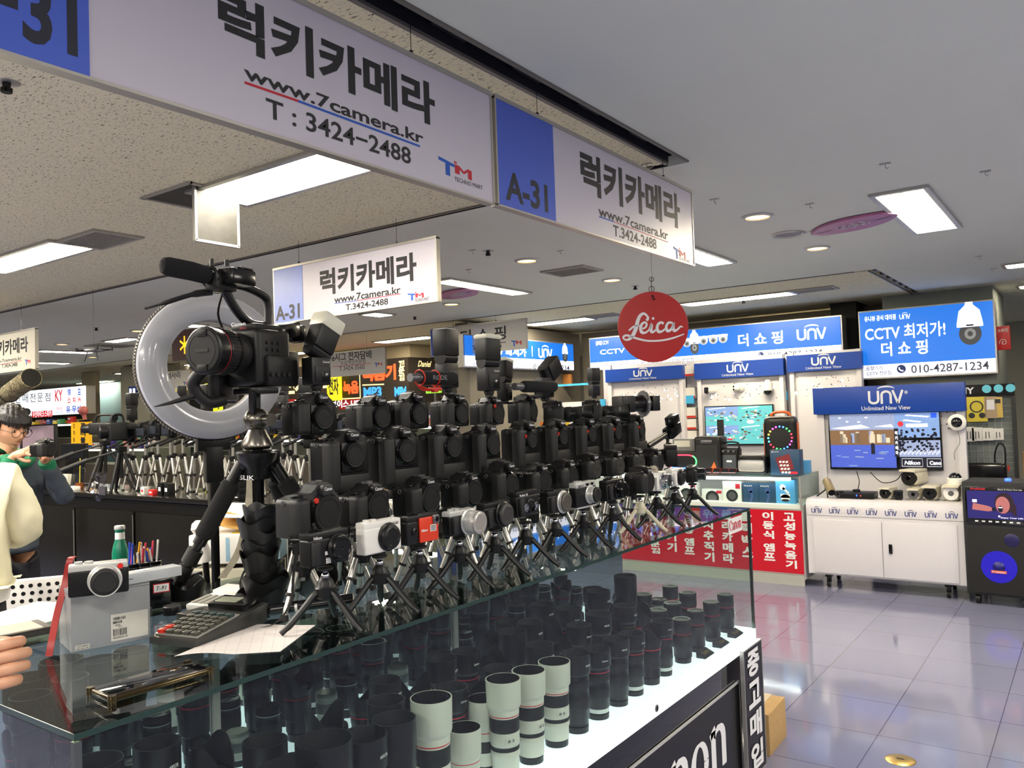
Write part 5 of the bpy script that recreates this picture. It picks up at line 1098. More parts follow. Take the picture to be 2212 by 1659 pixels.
for pts, lab in [([(1850, 1018), (1856, 1040), (1852, 1062)], 'black cable hanging from the wide screen to the recorder'), ([(1880, 1020), (1905, 1042), (1935, 1038), (1950, 1020)], 'black cable looping under the wide screen')]:
    P3 = [on(a, b_, Y=7.36) for a, b_ in pts]; tag(obj('cable', M().tube(smooth(P3, 5), .004, 6), BLK), lab, 'cable')
# --- rear units
u1 = on(1311, 790, Y=9.55); 
RB = [((1311, 1477), 'rear white display unit nearest the red disc', False), ((1503, 1695), 'rear white display unit with the four-picture screen', True), ((1703, 1864), 'rear white display unit beside the column', False)]
UZ = on(1595, 772, Y=9.36).z
US = []
for (a, b_), lab, sc_ in RB:
    xa, xb = on(a, 800, Y=9.36).x, on(b_, 790, Y=9.36).x
    zt_ = on((a + b_) / 2, {1311: 794, 1503: 780, 1703: 764}[a], Y=9.36).z; zb_ = on((a + b_) / 2, {1311: 822, 1503: 815, 1703: 800}[a], Y=9.36).z
    t = thing('display_unit', lab, 'display unit', ((xa + xb) / 2, 9.35, 0), 0, 'white camera display units'); w = xb - xa; US.append(t)
    obj('panel', M().box(0, .05, 1.05, w - .02, .05, 2.1, .004), PANW, t)
    [obj('side_post', M().box(s * (w / 2 - .04), .02, 1.05, .05, .06, 2.1, .004), PANW, t) for s in (-1, 1)]
    bh = zt_ - zb_; bn = obj('banner', M().box(0, 0, (zt_ + zb_) / 2, w, .08, bh), UB, t, label='blue banner across the top of the unit')
    q = M(); unv_logo(q, -.13, zb_ + bh * .33, .13, zb_ + bh * .97, -.042); q.text('Unlimited New View', -.19, zb_ + bh * .1, .19, zb_ + bh * .25, -.042); obj('lettering', q, MATS['banner_silver'], bn, flat=True)
    holes(t, -w * .4, w * .4, zb_ - .28, zb_ - .06, .0245, 26, int(a))
    rr = random.Random(int(a)); q = M()
    for i in range(26): q.disc(rr.uniform(-w * .42, w * .42), zb_ - .12 - rr.uniform(0, .16), rr.choice([.004, .006, .012]), .0235, 8)
    obj('spot_light', q, mat('sparkle_led', (255, 255, 255), .3, emit=7, noise=0), t, flat=True)
def quad4(q, x0, z0, x1, z1, y):
    W, H = x1 - x0, z1 - z0; rr = random.Random(4); P = lambda a, b: (x0 + a * W, z0 + b * H)
    for qx in (0, 1):
        for qz in (0, 1):
            a, b = qx * .5, qz * .5
            q.m(6).quad(*P(a, b), *P(a + .5, b + .25), y); q.m([0, 6][qx]).quad(*P(a, b + .25), *P(a + .5, b + .5), y)
            for i in range(44): 
                u, v = a + rr.uniform(0, .45), b + rr.uniform(.1, .36); q.m(rr.choice([3, 4, 8, 7, 1, 6])).quad(*P(u, v), *P(u + rr.uniform(.01, .05), v + rr.uniform(.01, .05)), y - .0004 * (1 + i % 5))
            q.m(8).poly([P(a + .05, b + .45), P(a + .3, b + .49), P(a + .32, b + .47), P(a + .06, b + .43)], y - .0006)
    q.m(8).disc(*P(.68, .58), .045, y - .003, rz=.02); q.m(5).quad(*P(.33, .1), *P(.4, .14), y - .003)
pr = Plane(Y=9.33).org(1524, 965)
t, q = screen('television', pr, (1521, 878), (1674, 962), 'flat screen with four camera pictures on the rear unit', quad4); obj('picture', q, SCM, t, flat=True)
for px, py, lab, kind in [(1541, 843, 'white bullet camera with black face on the rear panel', 'b'), (1597, 838, 'white turret camera with two dark lenses on the rear panel', 'd'), (1661, 840, 'white hanging dome camera on the rear panel', 'p')]:
    c = on(px, py, Y=9.37); t = thing('cctv_camera', lab, 'security camera', c, -.5 if kind != 'p' else 0, 'security cameras on show in the blue-bannered shop')
    if kind == 'b': obj('body', M().cyl((0, .03, 0), (0, -.10, 0), .035, seg=20), WHTP, t); obj('front_plate', M().box(0, -.105, 0, .06, .02, .075, .02), DKGL, t)
    elif kind == 'd': obj('body', M().lathe([(.06, -.03), (.06, 0), (.05, .02)], axis='-y', seg=24).ball((0, -.04, 0), .048), WHTP, t); obj('front_lens', M().lathe([(.012, .085), (.012, .088), (.0001, .088)], (0, 0, .018), '-y').lathe([(.012, .085), (.012, .088), (.0001, .088)], (0, 0, -.018), '-y'), DKGL, t)
    else: obj('body', M().box(0, .0, .09, .05, .08, .03).lathe([(.02, .09), (.05, .07), (.06, .0), (.058, -.02)], (0, -.04, 0)), WHTP, t); obj('dome', M().ball((0, -.04, -.02), (.052, .052, .055)), DKGL, t)
# shelving slots between the units with red-white boxes
SHB = mat('shelf_cyan', (60, 160, 205), .4, emit=.15)
for a, b_, lab in ((1479, 1501, 'narrow shelf of white boxes between rear units left of the screen'.replace('left of', 'beside')), (1696, 1703, 'thin shelf strip between the screen unit and the column unit'), (1298, 1310, 'narrow shelf of white boxes at the end of the rear units')):
    xa, xb = on(a, 850, Y=9.45).x, on(b_, 850, Y=9.45).x
    t = thing('box_shelf', lab, 'shelf', ((xa + xb) / 2, 9.46, 0))
    obj('cabinet', M().box(0, .12, 1.05, xb - xa, .1, 2.1), PANW, t)
    z = .3; k = 0
    pass
    while z < 2.05:
        h = .13; 
        if abs(z - 1.72) < .2 and k % 2: z += .13; k += 1; continue
        for i in range(max(1, int((xb - xa) / .16))):
            x = -(xb - xa) / 2 + .08 + i * .155
            if abs(x) + .06 < (xb - xa) / 2 + .04: tag(obj('product_box', M().box(0, 0, h / 2, .14, .1, h).m(1).box(0, -.051, .015, .14, .002, .025), [WHTP, RED], loc=(t.location.x + x, 9.46, z)), 'white product box with red band on the ' + lab.replace(' of white boxes', ''), 'box', 'red-banded boxes, ' + lab)
        z += h + .012; k += 1
        if k % 4 == 0: z += .1
    obj('shelf_edge', M().box(0, -.045, 1.62, xb - xa, .02, .1), SHB, t)
# --- red-fronted glass counter
ra, rb = on(1397, 1200, Y=7.0), on(1735, 1180, Y=7.0)
XL, XR = ra.x - .05, rb.x; zr0, zr1, zgt = .085, on(1727, 1102, Y=7.0).z, on(1719, 1029, Y=7.0).z
t = thing('glass_counter', 'glass counter with red front covered in white vertical lettering', 'counter', (0, 0, 0))
CW = XR - XL; XM = (XL + XR) / 2 - .55; CW2 = CW + 1.1
obj('base_cabinet', M().box(XM, 7.28, .045 + zr1 / 2 + .0, CW2, .55, zr1 - .01), WHT, t); 
obj('kick_board', M().box(XM, 7.0, .05, CW2, .012, .10), mat('kick_grey', (168, 168, 160), .4), t)
obj('red_panel', M().box(XM, 6.997, (zr0 + zr1) / 2, CW2, .006, zr1 - zr0), mat('red_panel_gloss', (190, 22, 40), .25, noise=.03), t)
q = M(); pc = Plane(Y=6.993)
cols = [(1706, '고성능녹음기'), (1660, '이동식 엠프'), (1613, '블랙박스'), (1571, '몰래카메라'), (1530, '위치추적기'), (1488, '강의용 엠프'), (1450, '음향 기기'), (1414, 'CCTV 전문점')]
for px, s in cols:
    q = M(); cx = on(px, 1150, Y=6.993).x; n = len(s); hgt = (zr1 - zr0 - .07) / (n if n > 4 else 4.6) 
    zt_ = zr1 - .025 + hgt
    for i, ch in enumerate(s):
        if ch == ' ': zt_ -= hgt * .35; continue
        zt_ -= hgt; q.text(ch, cx - .048, zt_ - hgt * .86, cx + .048, zt_, 6.9925, bold=.04)
    obj('lettering', q, WINK, t, flat=True)
obj('glass_top', M().box(XM, 7.28, zgt, CW2, .56, .008), GLS, t); obj('front_glass', M().box(XM, 7.004, (zr1 + zgt) / 2, CW2, .006, zgt - zr1), GLS, t); obj('side_glass', M().box(XR - .003, 7.28, (zr1 + zgt) / 2, .006, .54, zgt - zr1), GLS, t)
obj('back_panel', M().box(XM, 7.555, (zr1 + zgt) / 2, CW2, .01, zgt - zr1), PANW, t)
obj('frame', M().box(XR - .005, 7.006, (zr1 + zgt) / 2, .012, .012, zgt - zr1).box(XM, 7.0, zr1, CW2, .014, .012), ALU, t)
obj('led_strip', M().box(XM + .2, 7.05, zgt - .03, CW2 - .6, .05, .022), mat('case_strip_light', (255, 255, 255), .3, emit=6, noise=0), t)
def carton(x, y, z, w, d, h, m_, label, name='product_box', art=None, rz=0, cat='box', grp=None):
    t = thing(name, label, cat, (x, y, z), rz, grp); obj('carton', M().box(0, 0, h / 2, w, d, h, .002), m_, t)
    if art: q = M(); ms = art(q, w, h, -d / 2 - .0015); obj('printed_art', q, ms, t, flat=True)
    return t
def a_phone(q, w, h, y):
    q.m(0).box(0, y, h * .46, w * .5, .001, h * .62, rot=(0, -.3, 0)); q.m(1)
    for i in range(4):
        for j in range(3): q.box(-.01 + (j - 1) * .028 + i * .006, y - .001, h * .52 - i * .03, .02, .001, .016, rot=(0, -.3, 0))
    q.m(2).quad(w * .1, h * .04, w * .42, h * .14, y); q.m(1).text('JK-310', -w * .45, h * .88, -w * .2, h * .95, y)
    return [mat('phone_red', (120, 40, 44), .4), WINK, RINK]
def a_bulbcam(q, w, h, y):
    q.m(0).disc(0, h * .33, w * .25, y, rz=h * .13).quad(-w * .25, h * .33, w * .25, h * .48, y).disc(-.02, h * .72, w * .16, y); q.stroke([(-.02, h * .7), (.03, h * .5)], .02, y); q.m(1).disc(0, h * .24, w * .2, y - .0004, rz=h * .05); return [WINK, INK]
def a_shaver(q, w, h, y): q.m(0).text('PHILIPS', -w * .4, h * .84, w * .1, h * .9, y); q.m(1).stroke([(0, h * .65), (.01, h * .4), (-.01, h * .12)], .022, y).disc(0, h * .68, w * .16, y); return [WINK, mat('shaver_blue', (60, 80, 130), .4)]
def a_amp(q, w, h, y): q.m(0).disc(0, h * .4, w * .32, y); q.m(1).disc(0, h * .4, w * .2, y - .0004); q.m(2).quad(w * .2, h * .7, w * .45, h * .9, y); return [INK, GRY, RINK]
DBL = mat('box_dark_blue', (34, 66, 96), .4, noise=.1); LBL = mat('box_light_blue', (84, 160, 214), .4); 
zi = zr1 + .01
def ci(px, yy=7.16): return on(px, 1080, Y=yy).x
carton(ci(1702), 7.14, zi, .165, .09, .235, LBL, 'light blue box with white bulb camera picture inside the glass counter', art=a_bulbcam)
carton(ci(1664), 7.14, zi, .15, .09, .20, DBL, 'dark box with shaver picture beside the bulb camera box', art=a_shaver)
carton(ci(1628), 7.14, zi, .145, .09, .20, DBL, 'dark box with shaver picture, second from the bulb camera box', art=a_shaver)
carton(ci(1588), 7.14, zi, .17, .1, .21, WHTP, 'white box with round black speaker picture in the glass counter', art=a_amp)
carton(ci(1540), 7.2, zi, .2, .1, .13, WHTP, 'pale flat box in the glass counter, beside the white speaker box', art=a_amp)
carton(ci(1490), 7.14, zi, .2, .1, .19, WHTP, 'white box behind the front-row cameras in the glass counter', art=a_amp)
zg = zgt + .005
def cg(px, yy=7.15): return on(px, 1000, Y=yy).x
carton(cg(1702), 7.12, zg, .25, .11, .215, DBL, 'dark blue box with red telephone picture on the glass counter', art=a_phone)
carton(cg(1738, 7.3), 7.3, zg, .09, .09, .11, LBL, 'small blue box behind the telephone box')
# tall party speaker with ring of lights
def ringlights(t, x, z, r, y, n=20, dr=.008):
    cols_ = [(255, 40, 60), (60, 255, 90), (60, 120, 255), (255, 70, 220), (255, 200, 60), (70, 230, 255)]
    for k in range(n):
        a = 2 * PI * k / n; c_ = cols_[(k // 2) % 6]
        obj('light_dot', M().ball((x + r * math.cos(a), y, z + r * math.sin(a)), (dr, .006, dr), 8, 6), mat('glow_%d' % ((k // 2) % 6), c_, .3, emit=5, noise=0), t)
c = cg(1690, 7.35); t = thing('party_speaker', 'tall black speaker with orange sides and ring of coloured lights', 'speaker', (c, 7.36, zg), .2)
obj('cabinet', M().box(0, 0, .25, .28, .24, .50, .06, seg=4), BLK, t); [obj('side_trim', M().box(s * .142, 0, .27, .012, .12, .34, .006), mat('orange_plastic', (224, 98, 34), .4), t) for s in (-1, 1)]
obj('handle', M().tube(smooth([(-.08, 0, .485), (-.07, 0, .525), (0, 0, .54), (.07, 0, .525), (.08, 0, .485)], 5), .012, 8), MATS['orange_plastic'], t)
obj('speaker_grille', M().lathe([(.0001, .126), (.088, .124), (.09, .118)], (0, 0, .31), '-y', 28), RUB, t); ringlights(t, 0, .31, .10, -.122); obj('lettering', M().text('JLAB', -.06, .13, .05, .16, -.1215, bold=.03), GRY, t, flat=True)
def spk(px, y, w, h, d, label, art=None, m_=None, rz=0):
    t = thing('portable_speaker', label, 'speaker', (cg(px, y), y, zg), rz, 'portable speakers on the glass counter'); obj('cabinet', M().box(0, 0, h / 2, w, d, h, min(w, h) * .12, seg=3), m_ or BLK, t); art and art(t, w, h, d); return t
def s1(t, w, h, d):
    obj('speaker_grille', M().box(0, -d / 2 - .002, h * .42, w * .82, .006, h * .68, .002), RUB, t); obj('control_panel', M().lathe([(.0001, .012), (.028, .010), (.034, 0)], (0, 0, h * .86), '-y', 20).box(0, -d / 2 - .004, h * .86, .12, .006, .035, .012), GRY, t)
    obj('orange_mark', M().prism([(.02, .01), (.10, .01), (.07, .10)], -d / 2 - .008, -d / 2 - .005), MATS['orange_plastic'], t)
spk(1537, 7.30, .26, .33, .2, 'black box speaker with round knob panel and orange corner', s1)
def s2(t, w, h, d):
    obj('handle', M().tube(smooth([(-w * .42, 0, h * .8), (-w * .42, 0, h * 1.2), (w * .42, 0, h * 1.2), (w * .42, 0, h * .8)], 4), .009, 8), BLK, t); obj('knob', M().cyl((-.05, -d / 2, h * .88), (-.05, -d / 2 - .02, h * .88), .012).cyl((0, -d / 2, h * .88), (0, -d / 2 - .02, h * .88), .012).cyl((.05, -d / 2, h * .88), (.05, -d / 2 - .02, h * .88), .012), GRY, t)
    obj('speaker_grille', M().box(0, -d / 2 - .002, h * .42, w * .8, .006, h * .6, .002), mat('grille_grey', (56, 60, 66), .6), t); obj('lettering', M().quad(-.025, h * .42, .025, h * .5, -d / 2 - .006), WINK, t, flat=True)
spk(1581, 7.30, .16, .22, .12, 'small black karaoke speaker with top handle and knobs', s2)
def s3(t, w, h, d):
    obj('front_frame', M().box(0, -d / 2 - .003, h * .46, w * .92, .008, h * .62, .02), SIL, t)
    for s in (-1, 1): obj('speaker_cone', M().lathe([(.0001, .006), (.02, .003), (.045, .012), (.047, .008)], (s * w * .24, 0, h * .44), '-y', 24), RUB, t); obj('knob', M().cyl((s * w * .38, -d / 2, h * .88), (s * w * .38, -d / 2 - .018, h * .88), .014), CHR, t)
spk(1628, 7.12, .25, .165, .10, 'silver-fronted retro radio with two round cones', s3, rz=-.05)
spk(1660, 7.28, .12, .16, .10, 'plain dark box speaker tucked behind the retro radio')
def s4(t, w, h, d):
    cs = [(255, 40, 60), (255, 60, 40), (60, 255, 90), (60, 120, 255)]
    pts = smooth([(-w * .36, h * .2), (-w * .4, h * .5), (-w * .3, h * .75), (0, h * .8), (w * .3, h * .75), (w * .4, h * .5), (w * .3, h * .22), (0, h * .18), (-w * .36, h * .2)], 4)
    for k in range(4): obj('light_strip', M().tube([(a, -d / 2 - .004, b) for a, b in pts[k * 8:k * 8 + 9]], .006, 6), mat('glow_%d' % [0, 0, 1, 2][k], cs[k], .3, emit=5, noise=0), t)
spk(1483, 7.28, .34, .20, .16, 'black boombox rimmed by red and green light strip', s4)
for i, px in enumerate((1513, 1530, 1548, 1566, 1582)):
    t = thing('mobile_phone', 'thin red and black device lying tilted, %s from the retro radio' % ORD[4 - i], 'phone', (cg(px, 7.08), 7.08, zg + .004), 0, 'tilted devices along the glass counter'); obj('case', M().box(0, 0, .024, .07, .012, .055, .004, rot=(-.9, 0, 0)), mat('wine_red', (96, 24, 28), .3), t); obj('screen', M().box(0, -.009, .026, .058, .002, .045, rot=(-.9, 0, 0)), DKGL, t)
carton(cg(1560, 7.45), 7.45, zg, .05, .05, .48, BLK, 'slim black telescopic handle of a trolley speaker', name='trolley_handle', cat='handle')
carton(cg(1478, 7.45), 7.46, zg, .2, .08, .30, mat('box_grey', (110, 112, 112), .5, noise=.2), 'stack of small grey packages beyond the handheld gimbal', art=lambda q, w, h, y: (q.m(0).quad(-w * .4, h * .75, w * .4, h * .95, y).m(1).quad(-w * .35, h * .1, w * .35, h * .3, y), [CREAM, WINK])[1])
# --- karaoke speaker with screen
sa = on(2085, 1280, Y=6.95); SW = .44; SXc = sa.x + SW / 2 + .01
SH = on(2087, 1040, Y=6.95).z
t = thing('karaoke_speaker', 'tall black wheeled speaker with screen and blue glowing woofer', 'speaker', (SXc, 6.93, 0), -.06)
obj('cabinet', M().box(0, .2, .07 + (SH - .07) / 2, SW, .38, SH - .07, .015), mat('tolex_black', (20, 22, 26), .55, bump=.8, scale=700), t)
scn = M(); w_, zc0, zc1 = SW * .42, SH - .30, SH - .045
obj('screen_bezel', M().box(0, .006, (zc0 + zc1) / 2, SW * .9, .012, zc1 - zc0 + .02, .004), BLKG, t)
zp0 = zc0 + .03
scn.m(0).quad(-w_, zp0, w_, zc1 - .02, -.002); scn.m(1).disc(.055, zp0 + .12, .062, -.0025, rz=.075); scn.m(2).disc(.045, zp0 + .105, .045, -.003, rz=.062); scn.m(3).disc(.03, zp0 + .075, .016, -.0035, rz=.024); scn.m(4).quad(.018, zp0 + .083, .042, zp0 + .09, -.004)
scn.m(1).poly([(.08, zp0 + .17), (.13, zp0 + .1), (.13, zp0 + .02), (.09, zp0 + .06)], -.0026); scn.m(2).stroke([(-.15, zp0 + .09), (-.05, zp0 + .075), (-.02, zp0 + .07)], [.05, .04, .02], -.003); scn.m(3).disc(-.012, zp0 + .072, .014, -.0036); scn.m(4).quad(-.15, zp0 + .12, -.12, zp0 + .14, -.003).text('Enjoy Your Life', .03, zp0 + .006, .17, zp0 + .018, -.004); scn.disc(-.0 + .02, zp0 + .022, .007, -.004)
scn.m(2).disc(.028, zp0 + .128, .006, -.0042, rz=.003).disc(.06, zp0 + .13, .006, -.0042, rz=.003)
obj('picture', scn, [lit('violet', (34, 30, 92), .6), lit('hair', (40, 26, 34), .5), lit('skin', (150, 92, 92), .6), lit('dark', (18, 20, 34)), lit('white', (235, 240, 255))], t, flat=True)
obj('lettering', M().text('ProHold', -w_ * .85, zc1 - .014, -w_ * .35, zc1 + .002, -.003, bold=.03), RINK, t, flat=True); obj('lettering', M().text('Music & Voice: Your Life', .02, zc1 - .012, .17, zc1 - .003, -.003), WINK, t, flat=True)
b_ = M()
for k in range(7): b_.m(0).quad(-w_ * .75 + k * w_ * .24, zc0 + .006, -w_ * .75 + k * w_ * .24 + .022, zc0 + .016, -.003)
obj('button_icons', b_, WINK, t, flat=True)
obj('speaker_mesh', M().box(0, .004, .07 + (zc0 - .09) / 2, SW * .86, .010, zc0 - .13, .004), mat('mesh_black', (14, 14, 16), .7, bump=1, scale=900), t)
zw = .29
obj('woofer_glow', M().lathe([(.0001, .003), (.115, .003), (.118, -.002)], (.0, 0, zw), '-y', 40), mat('blue_glow', (18, 12, 110), .4, emit=.4, noise=.05, ecol=(36, 16, 235)), t)
obj('dust_cap', M().lathe([(.0001, .022), (.02, .018), (.038, .006), (.04, .003)], (0, 0, zw), '-y', 24), mat('deep_blue_plastic', (20, 16, 110), .4), t)
obj('badge', M().box(0, -.012, zw - .035, .10, .006, .022, .002).m(1).text('ProHold', -.042, zw - .041, .042, zw - .029, -.0155), [mat('badge_orange', (196, 80, 50), .4), WINK], t)
obj('tweeter', M().lathe([(.0001, .006), (.02, .004), (.045, .003), (.05, .0)], (.09, 0, zw + .2), '-y', 28), mat('dim_blue', (20, 16, 66), .4, emit=.15, noise=0), t)
obj('control_glow', M().lathe([(.02, 0), (.024, .008), (.018, .02), (.0001, .022)], (.07, .12, SH), seg=16), mat('blue_led', (40, 70, 255), .3, emit=6, noise=0), t)
for s in (-1, 1): obj('caster', M().lathe([(.0001, -.014), (.034, -.014), (.036, 0), (.034, .014), (.0001, .014)], (0, 0, 0), 'x', 20).m(1).torus((0, 0, 0), .018, .004, 'x', 16, 6).m(0).box(0, .01, .04, .04, .05, .04), [BLK, SIL], t, loc=(s * .15, .05, .036))
# --- accessory rack
RKY = 8.3; pk = Plane(Y=RKY); ka, kb = on(2083, 1000, Y=RKY), on(2186, 828, Y=RKY)
t = thing('accessory_rack', 'black and grey wire-grid rack hung with packaged accessories', 'rack', (ka.x, RKY, 0)); w = kb.x - ka.x; zt_ = kb.z; zh = on(2100, 856, Y=RKY).z
obj('frame', M().box(.0, .03, zt_ / 2, .03, .06, zt_).box(w, .03, zt_ / 2, .03, .06, zt_), mat('rack_dark', (40, 42, 42), .4), t)
obj('grid_backing', M().box(w / 2, .06, zh / 2, w, .02, zh), mat('rack_grey', (120, 128, 126), .6), t)
q = M()
for k in range(int(w / .05)): q.box(k * .05, .045, zh / 2, .004, .004, zh)
for k in range(int((zh - .3) / .05)): q.box(w / 2, .045, .3 + k * .05, w, .004, .004)
obj('grid_wire', q, mat('wire_pale', (170, 172, 166), .4, .4), t)
hd = obj('header', M().box(w / 2, .0, (zt_ + zh) / 2, w + .03, .05, zt_ - zh), BLKG, t)
q = M().text('SONY', -.12, (zt_ + zh) / 2 - .03, w * .28, (zt_ + zh) / 2 + .03, -.027, bold=.03); q.m(1)
for k in range(3): q.disc(w * .52 + k * .09, (zt_ + zh) / 2 + .01, .036, -.027)
obj('lettering', q, [WINK, mat('icon_teal', (90, 176, 190), .4, emit=.3)], hd, flat=True)
def pack(px, py, w_, h_, m_, label, art=None):
    c = on(px, py, Y=RKY - .03); t = thing('accessory_pack', label, 'package', c, 0, 'packs hanging on the wire-grid rack'); obj('card', M().box(0, 0, 0, w_, .015, h_, .002), m_, t)
    q = M(); ms = [INK, WINK]; art(q, w_, h_, -.009) if art else q.quad(-w_ * .3, h_ * .2, w_ * .3, h_ * .4, -.009); obj('printed_art', q, ms, t, flat=True)
YEL = mat('yellow_card', (206, 190, 60), .5)
pack(2110, 884, .16, .22, YEL, 'yellow pack with headphones on the wire rack', lambda q, w, h, y: q.stroke([(w * .3 * math.cos(a * .4), h * .1 + w * .3 * math.sin(a * .4)) for a in range(17)], .012, y).disc(-w * .25, -h * .25, .025, y).disc(w * .25, -h * .25, .025, y))
pack(2140, 880, .10, .19, mat('tan_card', (170, 150, 120), .5), 'tan pack with white device on the wire rack', lambda q, w, h, y: q.m(1).quad(-w * .3, -h * .1, w * .3, h * .35, y))
pack(2156, 880, .07, .18, mat('gold_card', (206, 176, 90), .5), 'narrow golden pack on the wire rack')
for i, px in enumerate((2093, 2111, 2133, 2156)): pack(px, 938, .085, .13 - .01 * i, WHTP, 'white cable pack in the lower row, %s from the shop side' % ORD[i], lambda q, w, h, y: q.stroke([(-.01, h * .2), (-.012, -h * .35)], .006, y).stroke([(.012, h * .2), (.014, -h * .3)], .006, y))
P3 = [on(a, b_, Y=RKY - .06) for a, b_ in ((2150, 1010), (2149, 980), (2158, 958), (2170, 968), (2172, 1005))]
t = thing('cable_bundle', 'hanging black cables with red and yellow plugs on the rack', 'cable', P3[2]); obj('cable', M().tube(smooth([p_ - P3[2] for p_ in P3], 5), .007, 6), BLK, t)
q = M()
for k, p_ in enumerate((P3[0], P3[4])):
    for j in range(3): q.m(j % 2).cyl(p_ - P3[2] + Vector((j * .02 - .02, 0, 0)), p_ - P3[2] + Vector((j * .024 - .025, 0, -.05)), .008, seg=8)
obj('plug', q, [RED, YEL], t)
c = on(2116, 1016, Y=7.75); t = thing('office_chair', 'rounded black chair back behind the karaoke speaker', 'chair', (c.x, 7.95, 0)); obj('backrest', M().box(0, 0, c.z - .12, .36, .07, .34, .034, seg=3), BLKG, t); obj('seat', M().box(0, -.2, .45, .42, .42, .08, .03), BLK, t); obj('pedestal', M().cyl((0, -.15, 0), (0, -.15, .42), .03), GRY, t)
# fire hydrant sign, far boxes
c = on(2167, 730, Y=9.6); t = thing('fire_sign', 'small red plate with white spiral symbol beside the column', 'sign', c); obj('plate', M().box(0, .03, 0, .12, .06, .24, .002), mat('sign_red', (200, 30, 34), .4), t)
q = M().text('소화전', -.045, .06, .045, .095, -.0015, bold=.02); q.stroke([(.0028 * a * math.cos(a * .7), -.045 + .0028 * a * math.sin(a * .7)) for a in range(1, 15)], .006, -.0015); obj('lettering', q, WINK, t, flat=True)
for px, py, Y_, w, d, h, m_, lab in [(2200, 1010, 8.8, .34, .4, .30, 'cardboard', 'large brown carton lowest at the right-hand picture edge'.replace('right-hand ', '')), (2204, 940, 8.8, .30, .3, .26, 'cardboard', 'brown carton second from the floor at the picture edge'), (2196, 925, 8.5, .10, .25, .42, 'black_plastic', 'upright black box with small white print at the picture edge'), (2206, 845, 8.8, .22, .3, .14, 'orange_plastic', 'orange box on top of the edge shelf')]:
    c = on(px, py, Y=Y_); t = thing('storage_box', lab, 'box', (c.x + .22, Y_, c.z - h / 2)); obj('carton', M().box(0, 0, h / 2, w, d, h, .003), MATS[m_], t); obj('packing_tape', M().box(0, 0, h + .001, .05, d * .98, .001), MATS['clear_tape'], t)
t = thing('storage_shelf', 'metal storage shelf holding boxes beyond the accessory rack', 'shelf', (on(2205, 900, Y=8.8).x + .42, 8.8, 0))
for z in (.1, .55, .9, 1.02, 1.35, 1.75): obj('board', M().box(0, 0, z, .7, .42, .02), ALU, t)
q = M()
for a in (-.34, .34):
    for b_ in (-.2, .2): q.box(a, b_, .95, .03, .03, 1.9)
obj('upright', q, ALU, t)
# ================================================================== shops beyond the aisle
BGK = mat('fascia_dark', (50, 42, 36), .4, noise=.1); BEI = mat('beige_paint', (168, 156, 130), .7, noise=.05)
def glow(nm, rgb, e): return mat('neon_' + nm, rgb, .4, emit=e, noise=0, ecol=rgb)
NOR, NCR, NBL, NYE = glow('orange', (255, 84, 40), 1.6), glow('cream', (250, 226, 160), 1.2), glow('sky', (60, 150, 235), 1.2), glow('yellow', (235, 220, 40), .8)
# audio and recorder shop: facade with two faces
YF = 9.5; pf = Plane(Y=YF).org(882, 868)
xl = on(560, 800, Y=YF).x; xr = on(882, 800, Y=YF).x; zt, zb = on(882, 771, Y=YF).z, on(882, 868, Y=YF).z
struct('wall_facade', M().box((xl + xr) / 2, YF + .6, (CEIL + zt) / 2, xr - xl, 1.1, CEIL - zt), BEI)
XF = xr; 
struct('wall_facade', M().box(XF - .35, YF + 2.2, (CEIL + zt) / 2, .7, 3.3, CEIL - zt), BEI)
t = thing('shop_fascia', 'dark shop fascia with glowing orange and blue lettering behind the row of cameras', 'sign', pf.o)
W_ = xr - xl; obj('board', M().box(-W_ / 2, .04, (zt - zb) / 2, W_, .08, zt - zb), BGK, t)
q = M(); y = -.003
q.m(1); T(q, pf, '전자담배', (610, 815), (722, 846), y, bold=.05); q.m(0); T(q, pf, '녹음', (741, 824), (775, 850), y, bold=.05); T(q, pf, '녹음기', (783, 792), (856, 820), y, bold=.05)
q.m(2); T(q, pf, 'MP3', (785, 837), (825, 857), y, bold=.05); T(q, pf, 'MP4', (852, 836), (879, 855), y, bold=.05); q.m(1)
for i, ch in enumerate('전문점'): a = pf.uv(861, 779 + i * 15); b_ = pf.uv(874, 792 + i * 15); q.text(ch, a[0], b_[1], b_[0], a[1], y, bold=.04)
q.stroke([pf.uv(783, 832), pf.uv(830, 830)], .02, y); a, b_ = pf.uv(735, 862), pf.uv(777, 806)
for u0, v0, u1, v1 in ((a[0], a[1], b_[0], a[1]), (a[0], b_[1], b_[0], b_[1]), (a[0], a[1], a[0], b_[1]), (b_[0], a[1], b_[0], b_[1])): q.stroke([(u0, v0), (u1, v1)], .02, y)
obj('lettering', q, [NOR, NCR, NBL], t, flat=True)
ps = Plane(X=XF).org(884, 868); zs_ = zt - zb
t = thing('shop_fascia', 'dark shop fascia with cream script lettering, round the corner from the orange one', 'sign', ps.o, PI / 2); Ls = ps.uv(975, 850)[0]
obj('board', M().box(Ls / 2, .04, zs_ / 2, Ls, .08, zs_), BGK, t)
q = M().m(0); T(q, ps, 'Daniel', (902, 779), (932, 793), -.003, bold=.01, shear=.4); q.m(1); T(q, ps, 'VE', (940, 781), (956, 796), -.003, bold=.05)
obj('lettering', q, [NCR, glow('red', (240, 40, 40), 1.3)], t, flat=True)
t = thing('notice_strip', 'red strip with white lettering under the orange glowing sign', 'sign', on(733, 882, Y=9.42)); pn = Plane(Y=9.42).org(733, 882)
obj('board', M().box(.3, .02, .06, .62, .03, .16), mat('sign_red', (200, 30, 34), .4, emit=.3), t); q = M(); T(q, pn, '보이스 USB', (715, 865), (783, 879), -.001, bold=.03); obj('lettering', q, LBI, t, flat=True)
